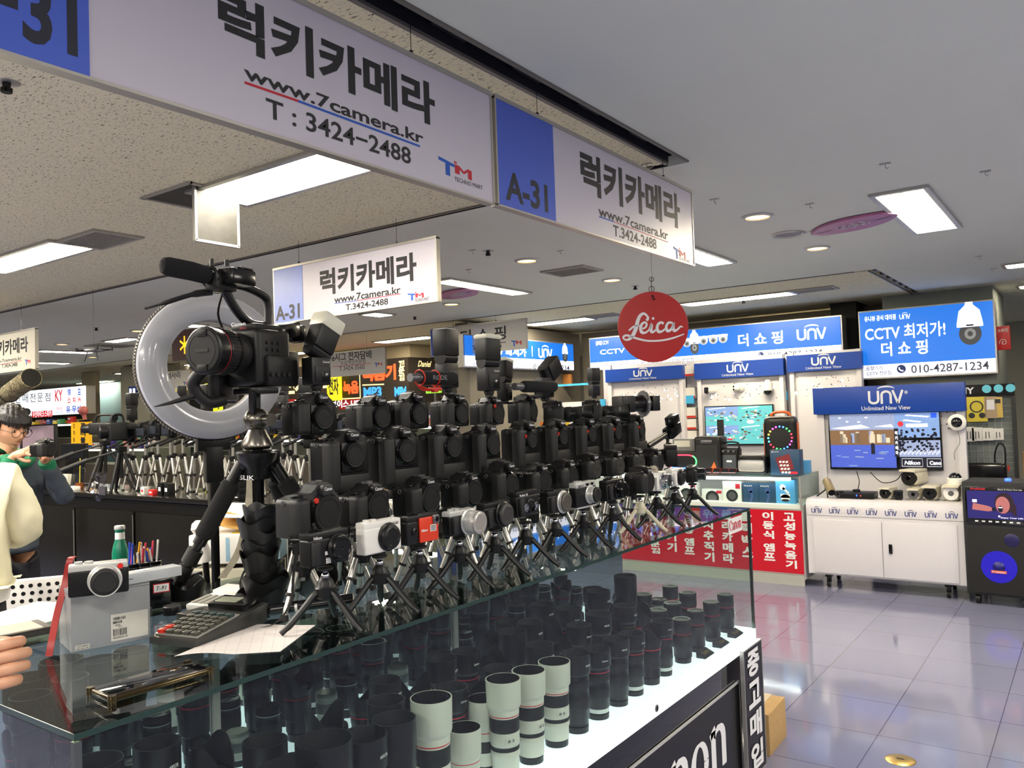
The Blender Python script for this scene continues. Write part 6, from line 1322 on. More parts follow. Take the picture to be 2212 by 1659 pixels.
t = thing('notice_strip', 'red strip with white lettering beside the ring light stand', 'sign', on(596, 884, Y=9.42)); pn = Plane(Y=9.42).org(596, 884)
obj('board', M().box(.25, .02, .08, .5, .03, .17), MATS['sign_red'], t); q = M(); T(q, pn, 'iPod', (603, 866), (640, 880), -.001, bold=.03); obj('lettering', q, LBI, t, flat=True)
def panel(px0, py0, px1, py1, Y_, m_, name, label, cat, txt=None, tm=None, post=False, **k):
    a, b_ = on(px0, py1, Y=Y_), on(px1, py0, Y=Y_); t = thing(name, label, cat, a); w, h = b_.x - a.x, b_.z - a.z
    obj('board', M().box(w / 2, .02, h / 2, w, .04, h), m_, t)
    if post: obj('post', M().box(w / 2, .05, (h - a.z) / 2, .03, .02, a.z + h), GRY, t)
    if txt: q = M().text(txt, w * .12, h * .2, w * .88, h * .8, -.003, bold=.03); obj('lettering', q, tm or INK, t, flat=True)
    return t
panel(707, 803, 734, 866, 9.4, NYE, 'yellow_banner', 'upright yellow banner behind the tall flash', 'banner', '전자', INK)
panel(444, 826, 476, 900, 7.75, mat('lime_sheet', (226, 236, 40), .4, emit=.55, noise=.1, scale=12, ecol=(226, 236, 40)), 'yellow_green_banner', 'yellow-green lit banner seen inside the ring light', 'banner', '가격', INK, post=True)
panel(478, 820, 494, 838, 7.7, BINK, 'blue_plate', 'blue plate with white lettering inside the ring light', 'sign', '가', LBI, post=True)
panel(380, 838, 395, 850, 7.7, NYE, 'yellow_plate', 'small yellow plate under the hanging sign inside the ring light', 'sign')
t = panel(1006, 812, 1031, 925, 8.6, mat('poster_white', (236, 232, 228), .4, emit=.35), 'poster', 'tall white poster with big red letters behind the camera row', 'poster')
q = M()
for i, ch in enumerate('HOT'): q.text(ch, .02, .50 - i * .20, .11, .62 - i * .20, -.003, bold=.04)
obj('lettering', q, RINK, t, flat=True)
panel(920, 840, 950, 850, 9.0, glow('green', (150, 235, 60), .9), 'green_lamp_plate', 'small green lit plate behind the foam microphone', 'sign', '비상', INK, post=True)
panel(1216, 808, 1233, 835, 9.8, mat('wood_orange', (196, 132, 70), .5, noise=.15, scale=6), 'wood_post', 'orange wooden post beside the angled blue light box', 'post')
# brown star sign hanging in the aisle
t = panel(372, 706, 440, 780, 5.0, mat('sign_brown', (74, 48, 44), .4, emit=.12, ecol=(74, 48, 44)), 'hanging_star_sign', 'brown hanging sign with yellow star seen through the ring light', 'sign')
ph_ = Plane(Y=5.0).org(372, 780); cx, cz = ph_.uv(399, 745); q = M()
for a in (0, 1, 2): an = PI / 2 + a * PI / 3; q.stroke([(cx - .095 * math.cos(an), cz - .095 * math.sin(an)), (cx + .095 * math.cos(an), cz + .095 * math.sin(an))], .022, -.003)
q.stroke([(cx + .14, cz + .06), (cx + .14, cz - .06)], .022, -.003); obj('star', q, glow('amber', (255, 176, 30), 1.6), t, flat=True); obj('hanging_wire', M().cyl((.1, .02, .4), (.1, .02, .9), .002, seg=5).cyl((.28, .02, .4), (.28, .02, .9), .002, seg=5) if False else M().cyl((.1, .02, .39), (.1, .02, CEIL - t.location.z), .002, seg=5), BLKG, t)
# speaker shop light box on the far left
pk = Plane(Y=7.7).org(-40, 905); xe = pk.uv(185, 880)[0]
t = thing('light_box_sign', 'large white lit sign with red and blue lettering at the picture edge', 'sign', pk.o); za = pk.uv(185, 833)[1]
obj('housing', M().box(xe / 2, .1, za / 2, xe, .18, za), ALU, t); obj('face', M().box(xe / 2, .0, za / 2, xe, .02, za), mat('lit_pure', (250, 252, 255), .3, emit=1.15, noise=0, ecol=(240, 246, 255)), t)
q = M(); y = -.012; q.m(0)
for i, ch in enumerate('오디오장비 판매전문점'):
    px = -62 + i * 16; 
    if ch != ' ': T(q, pk, ch, (px, 855 - i * .6), (px + 12, 877 - i * 1.1), y, bold=.0)
q.m(1); T(q, pk, 'KY', (120, 843), (137, 866), y, bold=.02); q.m(2)
for ch, px in (('앰', 147), ('프', 169)): T(q, pk, ch, (px, 840), (px + 7, 853), y, bold=.03)
q.m(1)
for ch, px in (('스', 147), ('피', 158), ('커', 169)): T(q, pk, ch, (px, 858), (px + 7, 870), y, bold=.03)
q.m(2); T(q, pk, '유·무선', (144, 877), (176, 891), y, bold=.03); T(q, pk, '지정대리점', (120, 889), (137, 894), y); q.m(1); T(q, pk, 'CBOSS', (122, 880), (137, 885), y)
a, b_ = pk.uv(70, 902), pk.uv(114, 886); q.quad(a[0], a[1], b_[0], b_[1], y + .001); q.m(3); T(q, pk, '무선마이크·스피커', (72, 888), (112, 900), y - .002)
obj('lettering', q, [mat('sign_charcoal', (70, 74, 84), .5), glow('sign_red', (220, 50, 50), .6), glow('sign_blue', (40, 80, 190), .6), LBI], t, flat=True)
struct('wall_shop', M().box(on(196, 850, Y=8.2).x, 8.2, 1.3, .5, .1, 2.66), BEI)
struct('wall_shop', M().box((on(196, 850, Y=11).x + on(290, 850, Y=11).x) / 2, 11, 1.3, on(290, 850, Y=11).x - on(196, 850, Y=11).x, .1, 2.7), mat('blue_grey_wall', (92, 120, 132), .7, noise=.04, scale=2))
struct('wall_column', M().box(on(303, 850, Y=8.4).x + .0, 8.7, 1.3, 1.0, .8, 2.7), mat('column_grey', (150, 148, 134), .7))
panel(278, 834, 294, 858, 8.25, mat('restroom_blue', (40, 70, 160), .4), 'restroom_sign', 'small blue restroom sign on the pale column', 'sign', 'II', LBI)
# far counters with lit glass and stock
LG2 = mat('far_case_light', (255, 255, 255), .4, emit=3.2, noise=0, ecol=(255, 250, 235))
def far_counter(x0, x1, y, z, label, m_=None, hg=.28):
    t = thing('glass_counter', label, 'counter', ((x0 + x1) / 2, y, 0), 0, 'lit counters of the far shops'); w = x1 - x0
    obj('base_cabinet', M().box(0, .25, (z - hg) / 2, w, .5, z - hg), m_ or mat('counter_brown_grey', (92, 86, 76), .5), t)
    obj('glass_box', M().box(0, .25, z - hg / 2, w, .5, hg), GLS, t); obj('light_tube', M().box(0, .03, z - .03, w - .04, .03, .03), LG2, t)
far_counter(-19, -15.6, 7.6, 1.62, 'lit glass counter under the white sign at the picture edge'); far_counter(-15.4, -13.0, 7.5, 1.15, 'lit glass counter beneath the blue-grey wall')
far_counter(-12.8, -9.0, 8.1, 1.25, 'lit glass counter seen through the ring light'); far_counter(-8.8, -6.4, 8.4, 1.4, 'lit counter behind the camera row', mat('peach_front', (226, 176, 130), .5)); far_counter(-6.0, -4.9, 8.6, 1.15, 'white counter beneath the angled blue light box')
t = panel(1000, 827, 1272, 846, 9.3, mat('cyan_band', (60, 160, 215), .4, emit=.5), 'shelf_band', 'long cyan band above white shelves behind the flashes', 'shelf')
struct('wall_shop', M().box((on(1000, 850, Y=9.38).x + on(1272, 850, Y=9.38).x) / 2, 9.42, 1.0, on(1272, 850, Y=9.38).x - on(1000, 850, Y=9.38).x, .05, 1.3), mat('shelf_white_lit', (222, 226, 232), .4))
cols_ = {'red': (190, 44, 40), 'yellow': (222, 186, 40), 'white': (222, 220, 210), 'blue': (50, 90, 170), 'green': (70, 140, 90), 'orange': (226, 120, 40), 'purple': (70, 50, 130), 'grey': (120, 120, 118), 'black': (26, 26, 28), 'pink': (226, 150, 140)}
rb_ = random.Random(11)
bp = {}
for (xa_, xb_, y0_, z0, n_) in ((-18.9, -15.7, 7.6, 1.62, 14), (-15.3, -13.1, 7.5, 1.15, 14), (-12.7, -9.1, 8.1, 1.25, 26), (-8.7, -6.5, 8.4, 1.4, 18), (-5.9, -5.0, 8.6, 1.15, 6)):
    for i in range(n_):
        c_ = rb_.choice(list(cols_)); st = (xb_ - xa_) / n_; w, h = rb_.uniform(.5, .9) * st, rb_.uniform(.08, .26) * (.5 if z0 > 1.5 else 1)
        t = tag(obj('product_box', M().box(0, 0, h / 2, w, .1, h, .002).m(1).quad(-w * .35, h * .55, w * .35, h * .8, -.052), [mat('pack_' + c_, cols_[c_], .45, noise=.15, scale=20), WINK if c_ != 'white' else RINK], loc=(xa_ + (i + .5) * st, y0_ + rb_.uniform(.08, .4), z0 + .001)), 'small %s product box standing on a far shop counter' % c_, 'box', '%s boxes on the far counters' % c_)
# tall yellow price column and pink hair form
t = panel(154, 911, 192, 962, 5.6, mat('sign_amber', (240, 180, 30), .4, emit=.25, ecol=(240, 180, 30)), 'price_column', 'yellow upright box sign with black vertical lettering', 'sign')
pq = Plane(Y=5.6).org(154, 962); q = M()
for i, ch in enumerate('포터블'): T(q, pq, ch, (174, 914 + i * 15), (185, 927 + i * 15), -.003, bold=.04)
for i, ch in enumerate('강의용'): T(q, pq, ch, (158, 915 + i * 15), (162, 925 + i * 15), -.003)
obj('lettering', q, INK, t, flat=True)
obj('post', M().box(.12, .03, -.5, .06, .03, 1.0), GRY, t)
c = on(172, 892, Y=5.6); t = thing('mannequin_head', 'pink mannequin head form above the yellow box sign', 'mannequin', c); obj('head', M().ball((0, .05, .03), (.06, .07, .065), rot=(0, 0, .4)).tube(smooth([(.0, .05, .0), (.01, .06, -.06), (.02, .06, -.10)], 4), .028, 10), mat('pink_plastic', (176, 96, 92), .5), t)
obj('stand', M().box(.02, .06, -.115, .12, .1, .03), BLK, t)
# ================================================================== inside the island
BWD = mat('black_cabinet', (20, 18, 15), .22, noise=.2, scale=4, coat=.3)
t = thing('rear_counter', 'long black counter with dark doors holding rows of cameras on tripods', 'counter', (0, 0, 0))
KX0, KX1, KY0, KY1, KZ = -9.2, -2.08, 2.95, 3.44, 1.08
obj('worktop', M().box((KX0 + KX1) / 2, (KY0 + KY1) / 2, KZ - .015, KX1 - KX0, KY1 - KY0 + .03, .03, .003), BWD, t); obj('carcass', M().box((KX0 + KX1) / 2, (KY0 + KY1) / 2 + .01, KZ / 2 - .02, KX1 - KX0, KY1 - KY0 - .02, KZ - .04), BWD, t)
n = 9
for i in range(n):
    x = KX0 + (i + .5) * (KX1 - KX0) / n; d_ = obj('door', M().box(x, KY0 + .006, .52, (KX1 - KX0) / n - .03, .018, .90, .002), BWD, t)
    obj('edge_strip', M().box(x + (KX1 - KX0) / n / 2 - .012, KY0 - .006, .5, .006, .006, .9), SILT, d_)
obj('label_strip', M().box(-4.1, KY0 - .006, .93, .16, .002, .025), mat('worn_label', (110, 100, 80), .6, noise=.3), t)
# ---- cameras on the rear counter, backs toward us
index_kids()
G2 = 'cameras on tripods along the rear counter'
rr = random.Random(21); rowA = list(range(286, 800, 27))
tall = None; nA = 0
PB = proto['tb']; PP = proto['smir']
for i, px in enumerate(rowA):
    c = on(px, 935, Y=3.20); zc = 1.46 + rr.uniform(-.01, .03); nA += 1
    dup(PB if i % 3 else PP, (c.x, 3.20, zc), PI + rr.uniform(-.25, .25), 'black camera seen from behind in the upper rear-counter row, %s from the camcorders' % ORD[i], G2)
    lab = 'silver tripod on the rear counter, %s from the camcorders' % ORD[i]
    if tall is None: tall = tele_tripod(lab, (c.x, 3.2, KZ), .38, grp='silver tripods on the rear counter', spread=.075, handle=True); index_kids(); o = tall
    else: o = dup(tall, (c.x, 3.2, KZ), 0, lab)
    o.scale = (1, 1, (zc - KZ) / .38); o.rotation_euler = (0, 0, rr.uniform(-.5, .5))
    if i % 2 == 0 and px < 700:
        PF = [o_ for o_ in C.objects if o_.name == 'flash_unit.001'][0]
        f_ = dup(PF, (c.x + .0, 3.2, zc + .109), rr.uniform(-.5, .5), 'black flash unit on a rear-counter camera, %s along the row' % ORD[i // 2], 'flash units on the rear-counter cameras')
for i, px in enumerate(range(276, 640, 50)):
    c = on(px, 930, Y=3.36); zc = 1.47 + rr.uniform(-.02, .03)
    dup(PP if i % 2 else PB, (c.x, 3.36, zc), PI + rr.uniform(-.4, .4), 'black camera half hidden behind the rear-counter row, %s from the camcorders' % ORD[i], G2)
    o = dup(tall, (c.x, 3.36, KZ), 0, 'silver tripod in the back line of the rear counter, %s from the camcorders' % ORD[i], 'silver tripods on the rear counter')
    o.scale = (1, 1, (zc - KZ) / .38); o.rotation_euler = (0, 0, rr.uniform(-.5, .5))
def camcorder(px, py, Y_, w, h, d, rz, label):
    c = on(px, py, Y=Y_); t = thing('camcorder', label, 'camcorder', (c.x, Y_, c.z - h / 2), rz, 'camcorders on black tripods'); obj('body', M().box(0, 0, h / 2, w, d, h, .012, seg=3), BLK, t); obj('eyepiece', M().box(0, d / 2 + .03, h * .75, w * .4, .07, h * .35, .01), RUB, t)
    obj('lens', M().lathe([(w * .36, d / 2), (w * .38, d / 2 + .05), (w * .32, d / 2 + .06)], (0, 0, h * .5), '-y', 20), LENSB, t); obj('top_handle', M().tube(smooth([(0, -d * .3, h), (0, -d * .2, h + .05), (0, d * .3, h + .05), (0, d * .4, h)], 4), .009, 8), BLK, t); return t
camcorder(224, 925, 3.2, .09, .09, .19, -.8, 'long black camcorder on the tripod above the plastic bag'); camcorder(252, 932, 3.08, .13, .13, .12, -.3, 'boxy black camcorder beside the longer one')
t = thing('action_camera', 'tiny black camera on top of the boxy camcorder', 'camera', on(247, 902, Y=3.08)); obj('body', M().box(0, 0, 0, .05, .03, .035, .004), BLK, t); obj('mount', M().box(0, 0, -.03, .02, .02, .03), RUB, t)
def black_tripod(px, Y_, z1, label, spread=.22, hd=True):
    c = on(px, 1000, Y=Y_); t = thing('tripod', label, 'tripod', (c.x, Y_, KZ), 0, 'black tripods on the rear counter'); h = z1 - KZ
    obj('centre_column', M().cyl((0, 0, h * .3), (0, 0, h - .02), .012, seg=12), BLK, t); obj('head', M().box(0, 0, h - .02, .06, .06, .04, .008), BLK, t)
    for k in range(3):
        a = k * 2 * PI / 3 + 2.9; obj('leg', M().cyl((.02 * math.cos(a), .02 * math.sin(a), h * .85), (spread * math.cos(a), spread * math.sin(a) * .8, .0), .013, .011, 10), BLK, t)
    obj('pan_handle', M().cyl((0, -.02, h - .03), (-.12, -.20, h - .09), .008, seg=8).cyl((-.11, -.18, h - .085), (-.2, -.32, h - .15), .016, .018, 10), RUB, t)
black_tripod(228, 3.2, 1.44, 'black tripod under the long camcorder'); black_tripod(262, 3.08, 1.40, 'black tripod under the boxy camcorder', .13)
# ---- clutter on the rear counter
def cbox(px, py, w, d, h, m_, label, name='small_box', Y_=3.02, cat='box', rz=0, parts=None, grp=None):
    c = on(px, py, Y=Y_); t = thing(name, label, cat, (c.x, Y_, KZ), rz, grp); obj('carton', M().box(0, 0, h / 2, w, d, h, .003), m_, t); obj('printed_label', M().box(0, -d / 2 - .0005, h * .5, w * .5, .001, h * .3), WINK if m_ is not WHTP else RINK, t); return t
cbox(313, 1055, .045, .04, .05, WHTP, 'small white square bottle box on the rear counter edge'); cbox(331, 1058, .05, .04, .035, mat('bright_red', (220, 50, 44), .4), 'small red box next to the white one on the rear counter')
for i in range(5): 
    c = on(516, 1060, Y=3.0); t = tag(obj('battery_box', M().box(0, 0, .02, .09, .06, .036, .002).m(1).box(.01, -.031, .02, .04, .001, .006), [BLK, WINK], loc=(c.x, 3.0, KZ + i * .037)), 'flat black battery box in a stack, %s from the bottom' % ORD[i], 'box', 'battery boxes stacked on the rear counter')
cbox(352, 1045, .05, .05, .085, BLK, 'black pot beside the red box', 'cup', cat='cup'); cbox(366, 1048, .05, .05, .08, BLK, 'second black pot toward the tall tripod', 'cup', cat='cup')
cbox(160, 1045, .09, .05, .03, WHTP, 'white flat carton beside the iced drink'); cbox(150, 1020, .10, .08, .10, CREAM, 'cream square box behind the iced drink', Y_=3.2)
c = on(172, 1040, Y=3.12); t = thing('iced_drink', 'clear takeaway cup of iced drink with yellow straw', 'cup', (c.x, 3.12, KZ)); obj('cup', M().lathe([(.028, 0), (.042, .12)], seg=24, close=False), glassmat('clear_plastic', (.95, .95, .95)), t); obj('drink', M().lathe([(.027, .002), (.033, .045)], seg=20), mat('brown_tea', (150, 84, 40), .1), t); obj('lid', M().lathe([(.043, .12), (.04, .15), (.02, .165)], seg=24), glassmat('clear_plastic'), t); obj('straw', M().cyl((0, 0, .03), (.015, 0, .23), .004, seg=8), YEL, t)
c = on(228, 1060, Y=2.98); t = thing('plastic_bag', 'crumpled clear plastic zip bag hanging over the counter edge', 'bag', (c.x, 2.96, KZ)); q = M(); rr2 = random.Random(5); g = []
for i in range(12):
    row = []
    for j in range(9):
        u, v = i / 11, j / 8; row.append(q.bm.verts.new((-.10 + u * .24 * (1 - .5 * (1 - v)) + rr2.uniform(-.008, .008), -.03 + rr2.uniform(-.02, .02), -.05 + v * .20 + rr2.uniform(-.006, .006))))
    g.append(row)
for i in range(11):
    for j in range(8): q.bm.faces.new((g[i][j], g[i + 1][j], g[i + 1][j + 1], g[i][j + 1]))
o = obj('film', q, glassmat('bag_film', (.82, .82, .84), .08, 1.6), t); o2 = M().box(.04, -.02, .02, .09, .02, .06, .006); obj('contents', o2, mat('dark_grey_cloth', (60, 58, 64), .7), t)
# screens at the left end
def mon(px0, py0, px1, py1, Y_, m_, label, name='monitor', face=None):
    a, b_ = on(px0, py1, Y=Y_), on(px1, py0, Y=Y_); t = thing(name, label, 'monitor', (a.x, Y_, a.z), 0); w, h = b_.x - a.x, b_.z - a.z
    obj('frame', M().box(w / 2, .015, h / 2, w, .03, h, .003), BLK, t); obj('screen', M().box(w / 2, -.001, h / 2, w - .02, .003, h - .02), m_, t)
    if a.z > KZ + .01: obj('stand', M().box(w / 2, .03, (KZ - a.z) / 2 + .0, .06, .03, a.z - KZ + .02).box(w / 2, .02, KZ - a.z + .006, .2, .12, .012), BLK, t)
mon(28, 916, 117, 1012, 3.3, mat('board_reflection_paint', (150, 130, 140), .12, noise=.25, scale=3), 'large framed glossy board with painted pinkish reflections behind the man', 'framed_board')  # pinkish reflections are put into the panel's colour
mon(132, 958, 183, 993, 3.25, DKGL, 'black switched-off monitor beside the yellow box sign')
t = thing('laptop', 'open black laptop on the rear counter in front of the man', 'laptop', (on(118, 1040, Y=3.05).x, 3.1, KZ)); obj('base', M().box(0, .0, .009, .30, .20, .016, .003), BLK, t); obj('screen_lid', M().box(0, .10, .11, .30, .008, .20, .003, rot=(-.15, 0, 0)), BLKG, t); obj('keyboard', M().box(0, .0, .018, .27, .10, .002), mat('grey_keys', (70, 72, 78), .5), t)
# camouflage lens on a tall tripod
A, B = on(-60, 905, Y=3.2), on(68, 816, Y=3.05)
t = thing('camouflage_lens', 'huge telephoto lens in forest camouflage cover pointing up', 'lens', A); dv = B - A
def camo():
    M_ = bpy.data.materials.new('camouflage_cloth'); M_.use_nodes = True; nt = M_.node_tree; b_ = nt.nodes['Principled BSDF']; n_ = nt.nodes.new('ShaderNodeTexNoise'); n_.inputs['Scale'].default_value = 22; n_.inputs['Detail'].default_value = 4; n_.inputs['Distortion'].default_value = 1.5
    r_ = nt.nodes.new('ShaderNodeValToRGB'); r_.color_ramp.interpolation = 'CONSTANT'; el = r_.color_ramp.elements; el[0].position = 0; el[0].color = (*lin((48, 40, 26)), 1); el[1].position = .42; el[1].color = (*lin((150, 128, 92)), 1)
    e_ = el.new(.5); e_.color = (*lin((86, 92, 50)), 1); e_ = el.new(.58); e_.color = (*lin((186, 168, 130)), 1); e_ = el.new(.68); e_.color = (*lin((70, 58, 40)), 1)
    tc = nt.nodes.new('ShaderNodeTexCoord'); nt.links.new(tc.outputs['Object'], n_.inputs[0]); nt.links.new(n_.outputs['Fac'], r_.inputs[0]); nt.links.new(r_.outputs[0], b_.inputs['Base Color']); b_.inputs['Roughness'].default_value = .8; return M_
L_ = dv.length; rm = dv.to_track_quat('Z', 'Y').to_euler()
obj('cover', M().lathe([(.05, 0), (.055, L_ * .3), (.062, L_ * .32), (.064, L_ * .62), (.075, L_ * .64), (.078, L_), (.074, L_)], seg=32, close=False), camo(), t, rot=rm); obj('front_opening', M().lathe([(.0001, L_ - .12), (.074, L_ - .12), (.074, L_ - .001)], seg=32), BLK, t, rot=rm); obj('strap', M().torus((0, 0, L_ * .66), .078, .004, 'z', 32, 6).torus((0, 0, L_ * .34), .067, .004, 'z', 32, 6), BLK, t, rot=rm)
obj('support', M().cyl((0, 0, -.02), (0, 0, KZ - A.z), .014, seg=10), BLK, t)
t = thing('camera_mass', 'black camera with accessories on a counter tripod above the man', 'camera', on(45, 892, Y=3.1)); obj('body', M().box(0, 0, 0, .13, .08, .06, .01).box(-.12, 0, .01, .12, .06, .05, .01), BLK, t); obj('lens', M().cyl((.05, -.0, .0), (.15, -.02, .005), .028, .03, 18), LENSB, t); obj('support', M().cyl((0, 0, -.03), (0, 0, KZ - t.location.z), .01, seg=8), BLK, t)
# drone hanging
c = on(203, 757, Y=3.45); t = thing('drone', 'small grey drone hanging under the ceiling', 'drone', c, .2); obj('body', M().box(0, 0, 0, .14, .09, .028, .01), GRY, t)
for sx in (-1, 1):
    for sy in (-1, 1): a_ = obj('arm', M().cyl((sx * .05, sy * .03, 0), (sx * .12, sy * .07, .005), .007, seg=8).cyl((sx * .12, sy * .07, -.005), (sx * .12, sy * .07, .02), .011, seg=10), BLK, t); obj('propeller', M().box(sx * .12, sy * .07, .022, .10, .010, .002, rot=(0, 0, .6)), BLK, a_)
for sx in (-1, 1): obj('landing_leg', M().cyl((sx * .05, -.02, -.01), (sx * .08, -.03, -.09), .004, seg=6), BLK, t)
obj('hanging_wire', M().cyl((0, 0, 0), (0, 0, CEIL - c.z), .001, seg=4), BLKG, t)
# ---- ring light
RLM = mat('ring_diffuser', (182, 184, 190), .18, noise=.02, coat=.4)
c = on(461, 791, d=2.72); Rr_ = 128 / FPX * 2.72; th = R(76)
t = thing('ring_light', 'big unlit white ring light on a black stand around the camcorder', 'ring light', (c.x, c.y, 0), th)
prof = [( -.047, .0), (-.044, .016), (-.030, .028), (0, .034), (.030, .028), (.044, .016), (.047, 0)]
q = M(); n = 72; rings = []
for k in range(n):
    a = 2 * PI * k / n; rings.append([q.bm.verts.new(((Rr_ + pr_) * math.cos(a) * 1.0, -h_, c.z + (Rr_ + pr_) * math.sin(a))) for pr_, h_ in prof])
for k in range(n):
    for j in range(len(prof) - 1): q.bm.faces.new((rings[k][j], rings[(k + 1) % n][j], rings[(k + 1) % n][j + 1], rings[k][j + 1]))
obj('diffuser', q, RLM, t)
q = M(); rings = []
for k in range(n):
    a = 2 * PI * k / n; rings.append([q.bm.verts.new(((Rr_ + pr_) * math.cos(a), h_, c.z + (Rr_ + pr_) * math.sin(a))) for pr_, h_ in ((-.047, 0), (-.047, .022), (.049, .022), (.049, 0))])
for k in range(n):
    for j in range(3): q.bm.faces.new((rings[k][j], rings[(k + 1) % n][j], rings[(k + 1) % n][j + 1], rings[k][j + 1]))
for k in range(n * 2): a = PI * k / n; q.box((Rr_ + .05) * math.cos(a), .011, c.z + (Rr_ + .05) * math.sin(a), .004, .012, .004)
obj('housing', q, mat('housing_grey', (96, 90, 78), .5), t)
obj('bracket', M().box(0, .02, c.z - Rr_ - .06, .11, .03, .05, .006).box(0, .02, c.z - Rr_ - .13, .06, .035, .12, .008).box(0, .02, c.z - Rr_ - .25, .035, .03, .14, .006), BLK, t)
obj('pole', M().cyl((0, .02, .25), (0, .02, c.z - Rr_ - .2), .014, seg=14), BLKG, t); obj('collar', M().cyl((0, .02, c.z - Rr_ - .335), (0, .02, c.z - Rr_ - .31), .018, seg=16), CHR, t)
for k in range(3): a = k * 2 * PI / 3 + .9; obj('leg', M().cyl((0, .02, .62), (.30 * math.cos(a), .02 + .30 * math.sin(a), .01), .010, seg=8), BLK, t)
# ---- big black tripod with cinema camcorder on the case top
ap = on(556, 985, X=-1.80); hz = ap.z; bx, by = ap.x, ap.y
TRP = mat('tripod_black', (17, 17, 18), .3)
t = thing('tripod', 'large black photo tripod with foam grips carrying the cinema camcorder', 'tripod', (bx, by, ZT)); h = hz - ZT
top = on(552, 835, X=bx).z
ztop = top - ZT
obj('hub', M().lathe([(.030, h - .06), (.034, h - .03), (.05, h - .01), (.052, h + .008), (.03, h + .014)], seg=24), TRP, t)
obj('centre_column', M().cyl((0, 0, h - .30), (0, 0, ztop - .165), .0155, seg=20), BLKG, t)
obj('lettering', M().text('SLIK', -.03, h - .06, .03, h - .048, -.0345), WINK, t, flat=True)
obj('ball_head', M().lathe([(.030, ztop - .165), (.040, ztop - .158), (.040, ztop - .150), (.024, ztop - .118), (.020, ztop - .11)], seg=28).ball((0, 0, ztop - .088), .033, 24, 14).cyl((.02, 0, ztop - .088), (.062, 0, ztop - .088), .012, .016, 16), mat('gunmetal', (110, 106, 98), .25, .9), t)
obj('quick_release', M().cyl((0, 0, ztop - .07), (0, 0, ztop - .018), .012, seg=14).box(0, 0, ztop - .012, .10, .07, .016, .004).box(.025, -.03, ztop - .04, .022, .01, .06, .003, rot=(.2, .3, 0)), BLK, t)
def leg(foot, gripz=.45):
    p0 = Vector((0, 0, h - .01)); f_ = Vector(foot) - Vector((bx, by, ZT)); dr = (f_ - p0).normalized(); st = p0 + Vector((dr.x, dr.y, 0)).normalized() * .035
    L = (f_ - st).length; dv_ = (f_ - st).normalized()
    lg = obj('leg', M().cyl(st, st + dv_ * L * .62, .017, seg=16).cyl(st + dv_ * L * .6, f_, .0125, seg=14).box(st.x, st.y, st.z, .04, .034, .05, .01), TRP, t)
    obj('foam_grip', M().tube([st + dv_ * L * .16, st + dv_ * L * .18, st + dv_ * L * .55, st + dv_ * L * .57], [.018, .0245, .0245, .018], 18), mat('foam_black', (20, 20, 20), .95, bump=.8, scale=1200), lg)
    obj('twist_lock', M().cyl(st + dv_ * L * .66, st + dv_ * L * .76, .021, seg=12).cyl(st + dv_ * L * .78, st + dv_ * L * .88, .019, seg=12), RUB, lg); obj('rubber_foot', M().cyl(f_ - dv_ * L * .06, f_, .015, .016, 14), RUB, lg)
leg((-1.975, 1.205, ZT + .003)); leg((bx + .12, by + .20, ZT + .003)); leg((bx - .04, by + .22, ZT + .003) if bx - .04 > CX0 + .02 else (CX0 + .03, by + .22, ZT + .003))
# camcorder
t = thing('cinema_camcorder', 'large black cinema camcorder with capped lens, top handle and shotgun microphone', 'camcorder', (bx - .004, by - .012, ZT + ztop - .001), R(12))
obj('body', M().box(0, .03, .075, .115, .13, .15, .014, seg=3).box(.0, .03, .155, .08, .11, .02, .006).box(.055, .05, .04, .03, .12, .08, .008), BLK, t)
SL = lambda P: [(p[0] * 1.2, p[1] * .84) + tuple(p[2:]) for p in P]
ln = obj('lens', M().m(0).lathe(SL([(.040, .02), (.044, .05, 1), (.046, .09, 1), (.047, .092, 0), (.048, .105, 0), (.049, .107, 1), (.049, .135, 1), (.047, .138, 0), (.0475, .143, 2), (.0475, .145, 2), (.048, .148, 0), (.0485, .172, 0), (.050, .174, 0), (.050, .184, 0), (.046, .188, 0), (.0001, .188, 0)]), (-.008, 0, .088), '-y', 48), [LENSB, RUB, RINK], t)
obj('lens_cap', M().m(0).lathe([(.0001, .161), (.041, .161), (.042, .160), (.043, .161), (.053, .1605), (.055, .157)], (-.008, 0, .088), '-y', 48).m(1).box(-.008, -.162, .088 + .043, .031, .003, .017, .001).box(-.008, -.162, .088 - .043, .031, .003, .017, .001).m(0).box(-.008, -.163, .088 + .043, .024, .003, .011, .001).box(-.008, -.163, .088 - .043, .024, .003, .011, .001).m(1).box(-.008, -.1617, .088, .040, .001, .008), [CAPM, RUB], ln)
q = M()
for k in range(40): a = k * PI / 20; q.box(-.008 + .0592 * math.cos(a), -.102, .088 + .0592 * math.sin(a), .003, .022, .003, rot=(0, -a, 0))
obj('focus_ring', q, RUB, ln)
obj('lettering', M().text('Canon', -.028, .158, .020, .168, -.0375, bold=.02).m(1).text('EOS C', .0, .149, .022, .154, -.0365), [WINK, RINK], t, flat=True)
obj('viewfinder', M().box(.02, .12, .155, .045, .09, .045, .012, rot=(.2, 0, 0)).box(.02, .17, .15, .05, .03, .05, .012), BLKG, t); obj('battery', M().box(.0, .125, .06, .07, .07, .08, .01), BLK, t)
q = M()
for i in range(3):
    for j in range(4): q.cyl((.0575, .0 + i * .022, .06 + j * .018), (.061, .0 + i * .022, .06 + j * .018), .005, seg=10)
for i in range(4): q.cyl((.07, .0 + i * .022, .03), (.074, .0 + i * .022, .03), .006, seg=10)
obj('button', q, RUB, t)
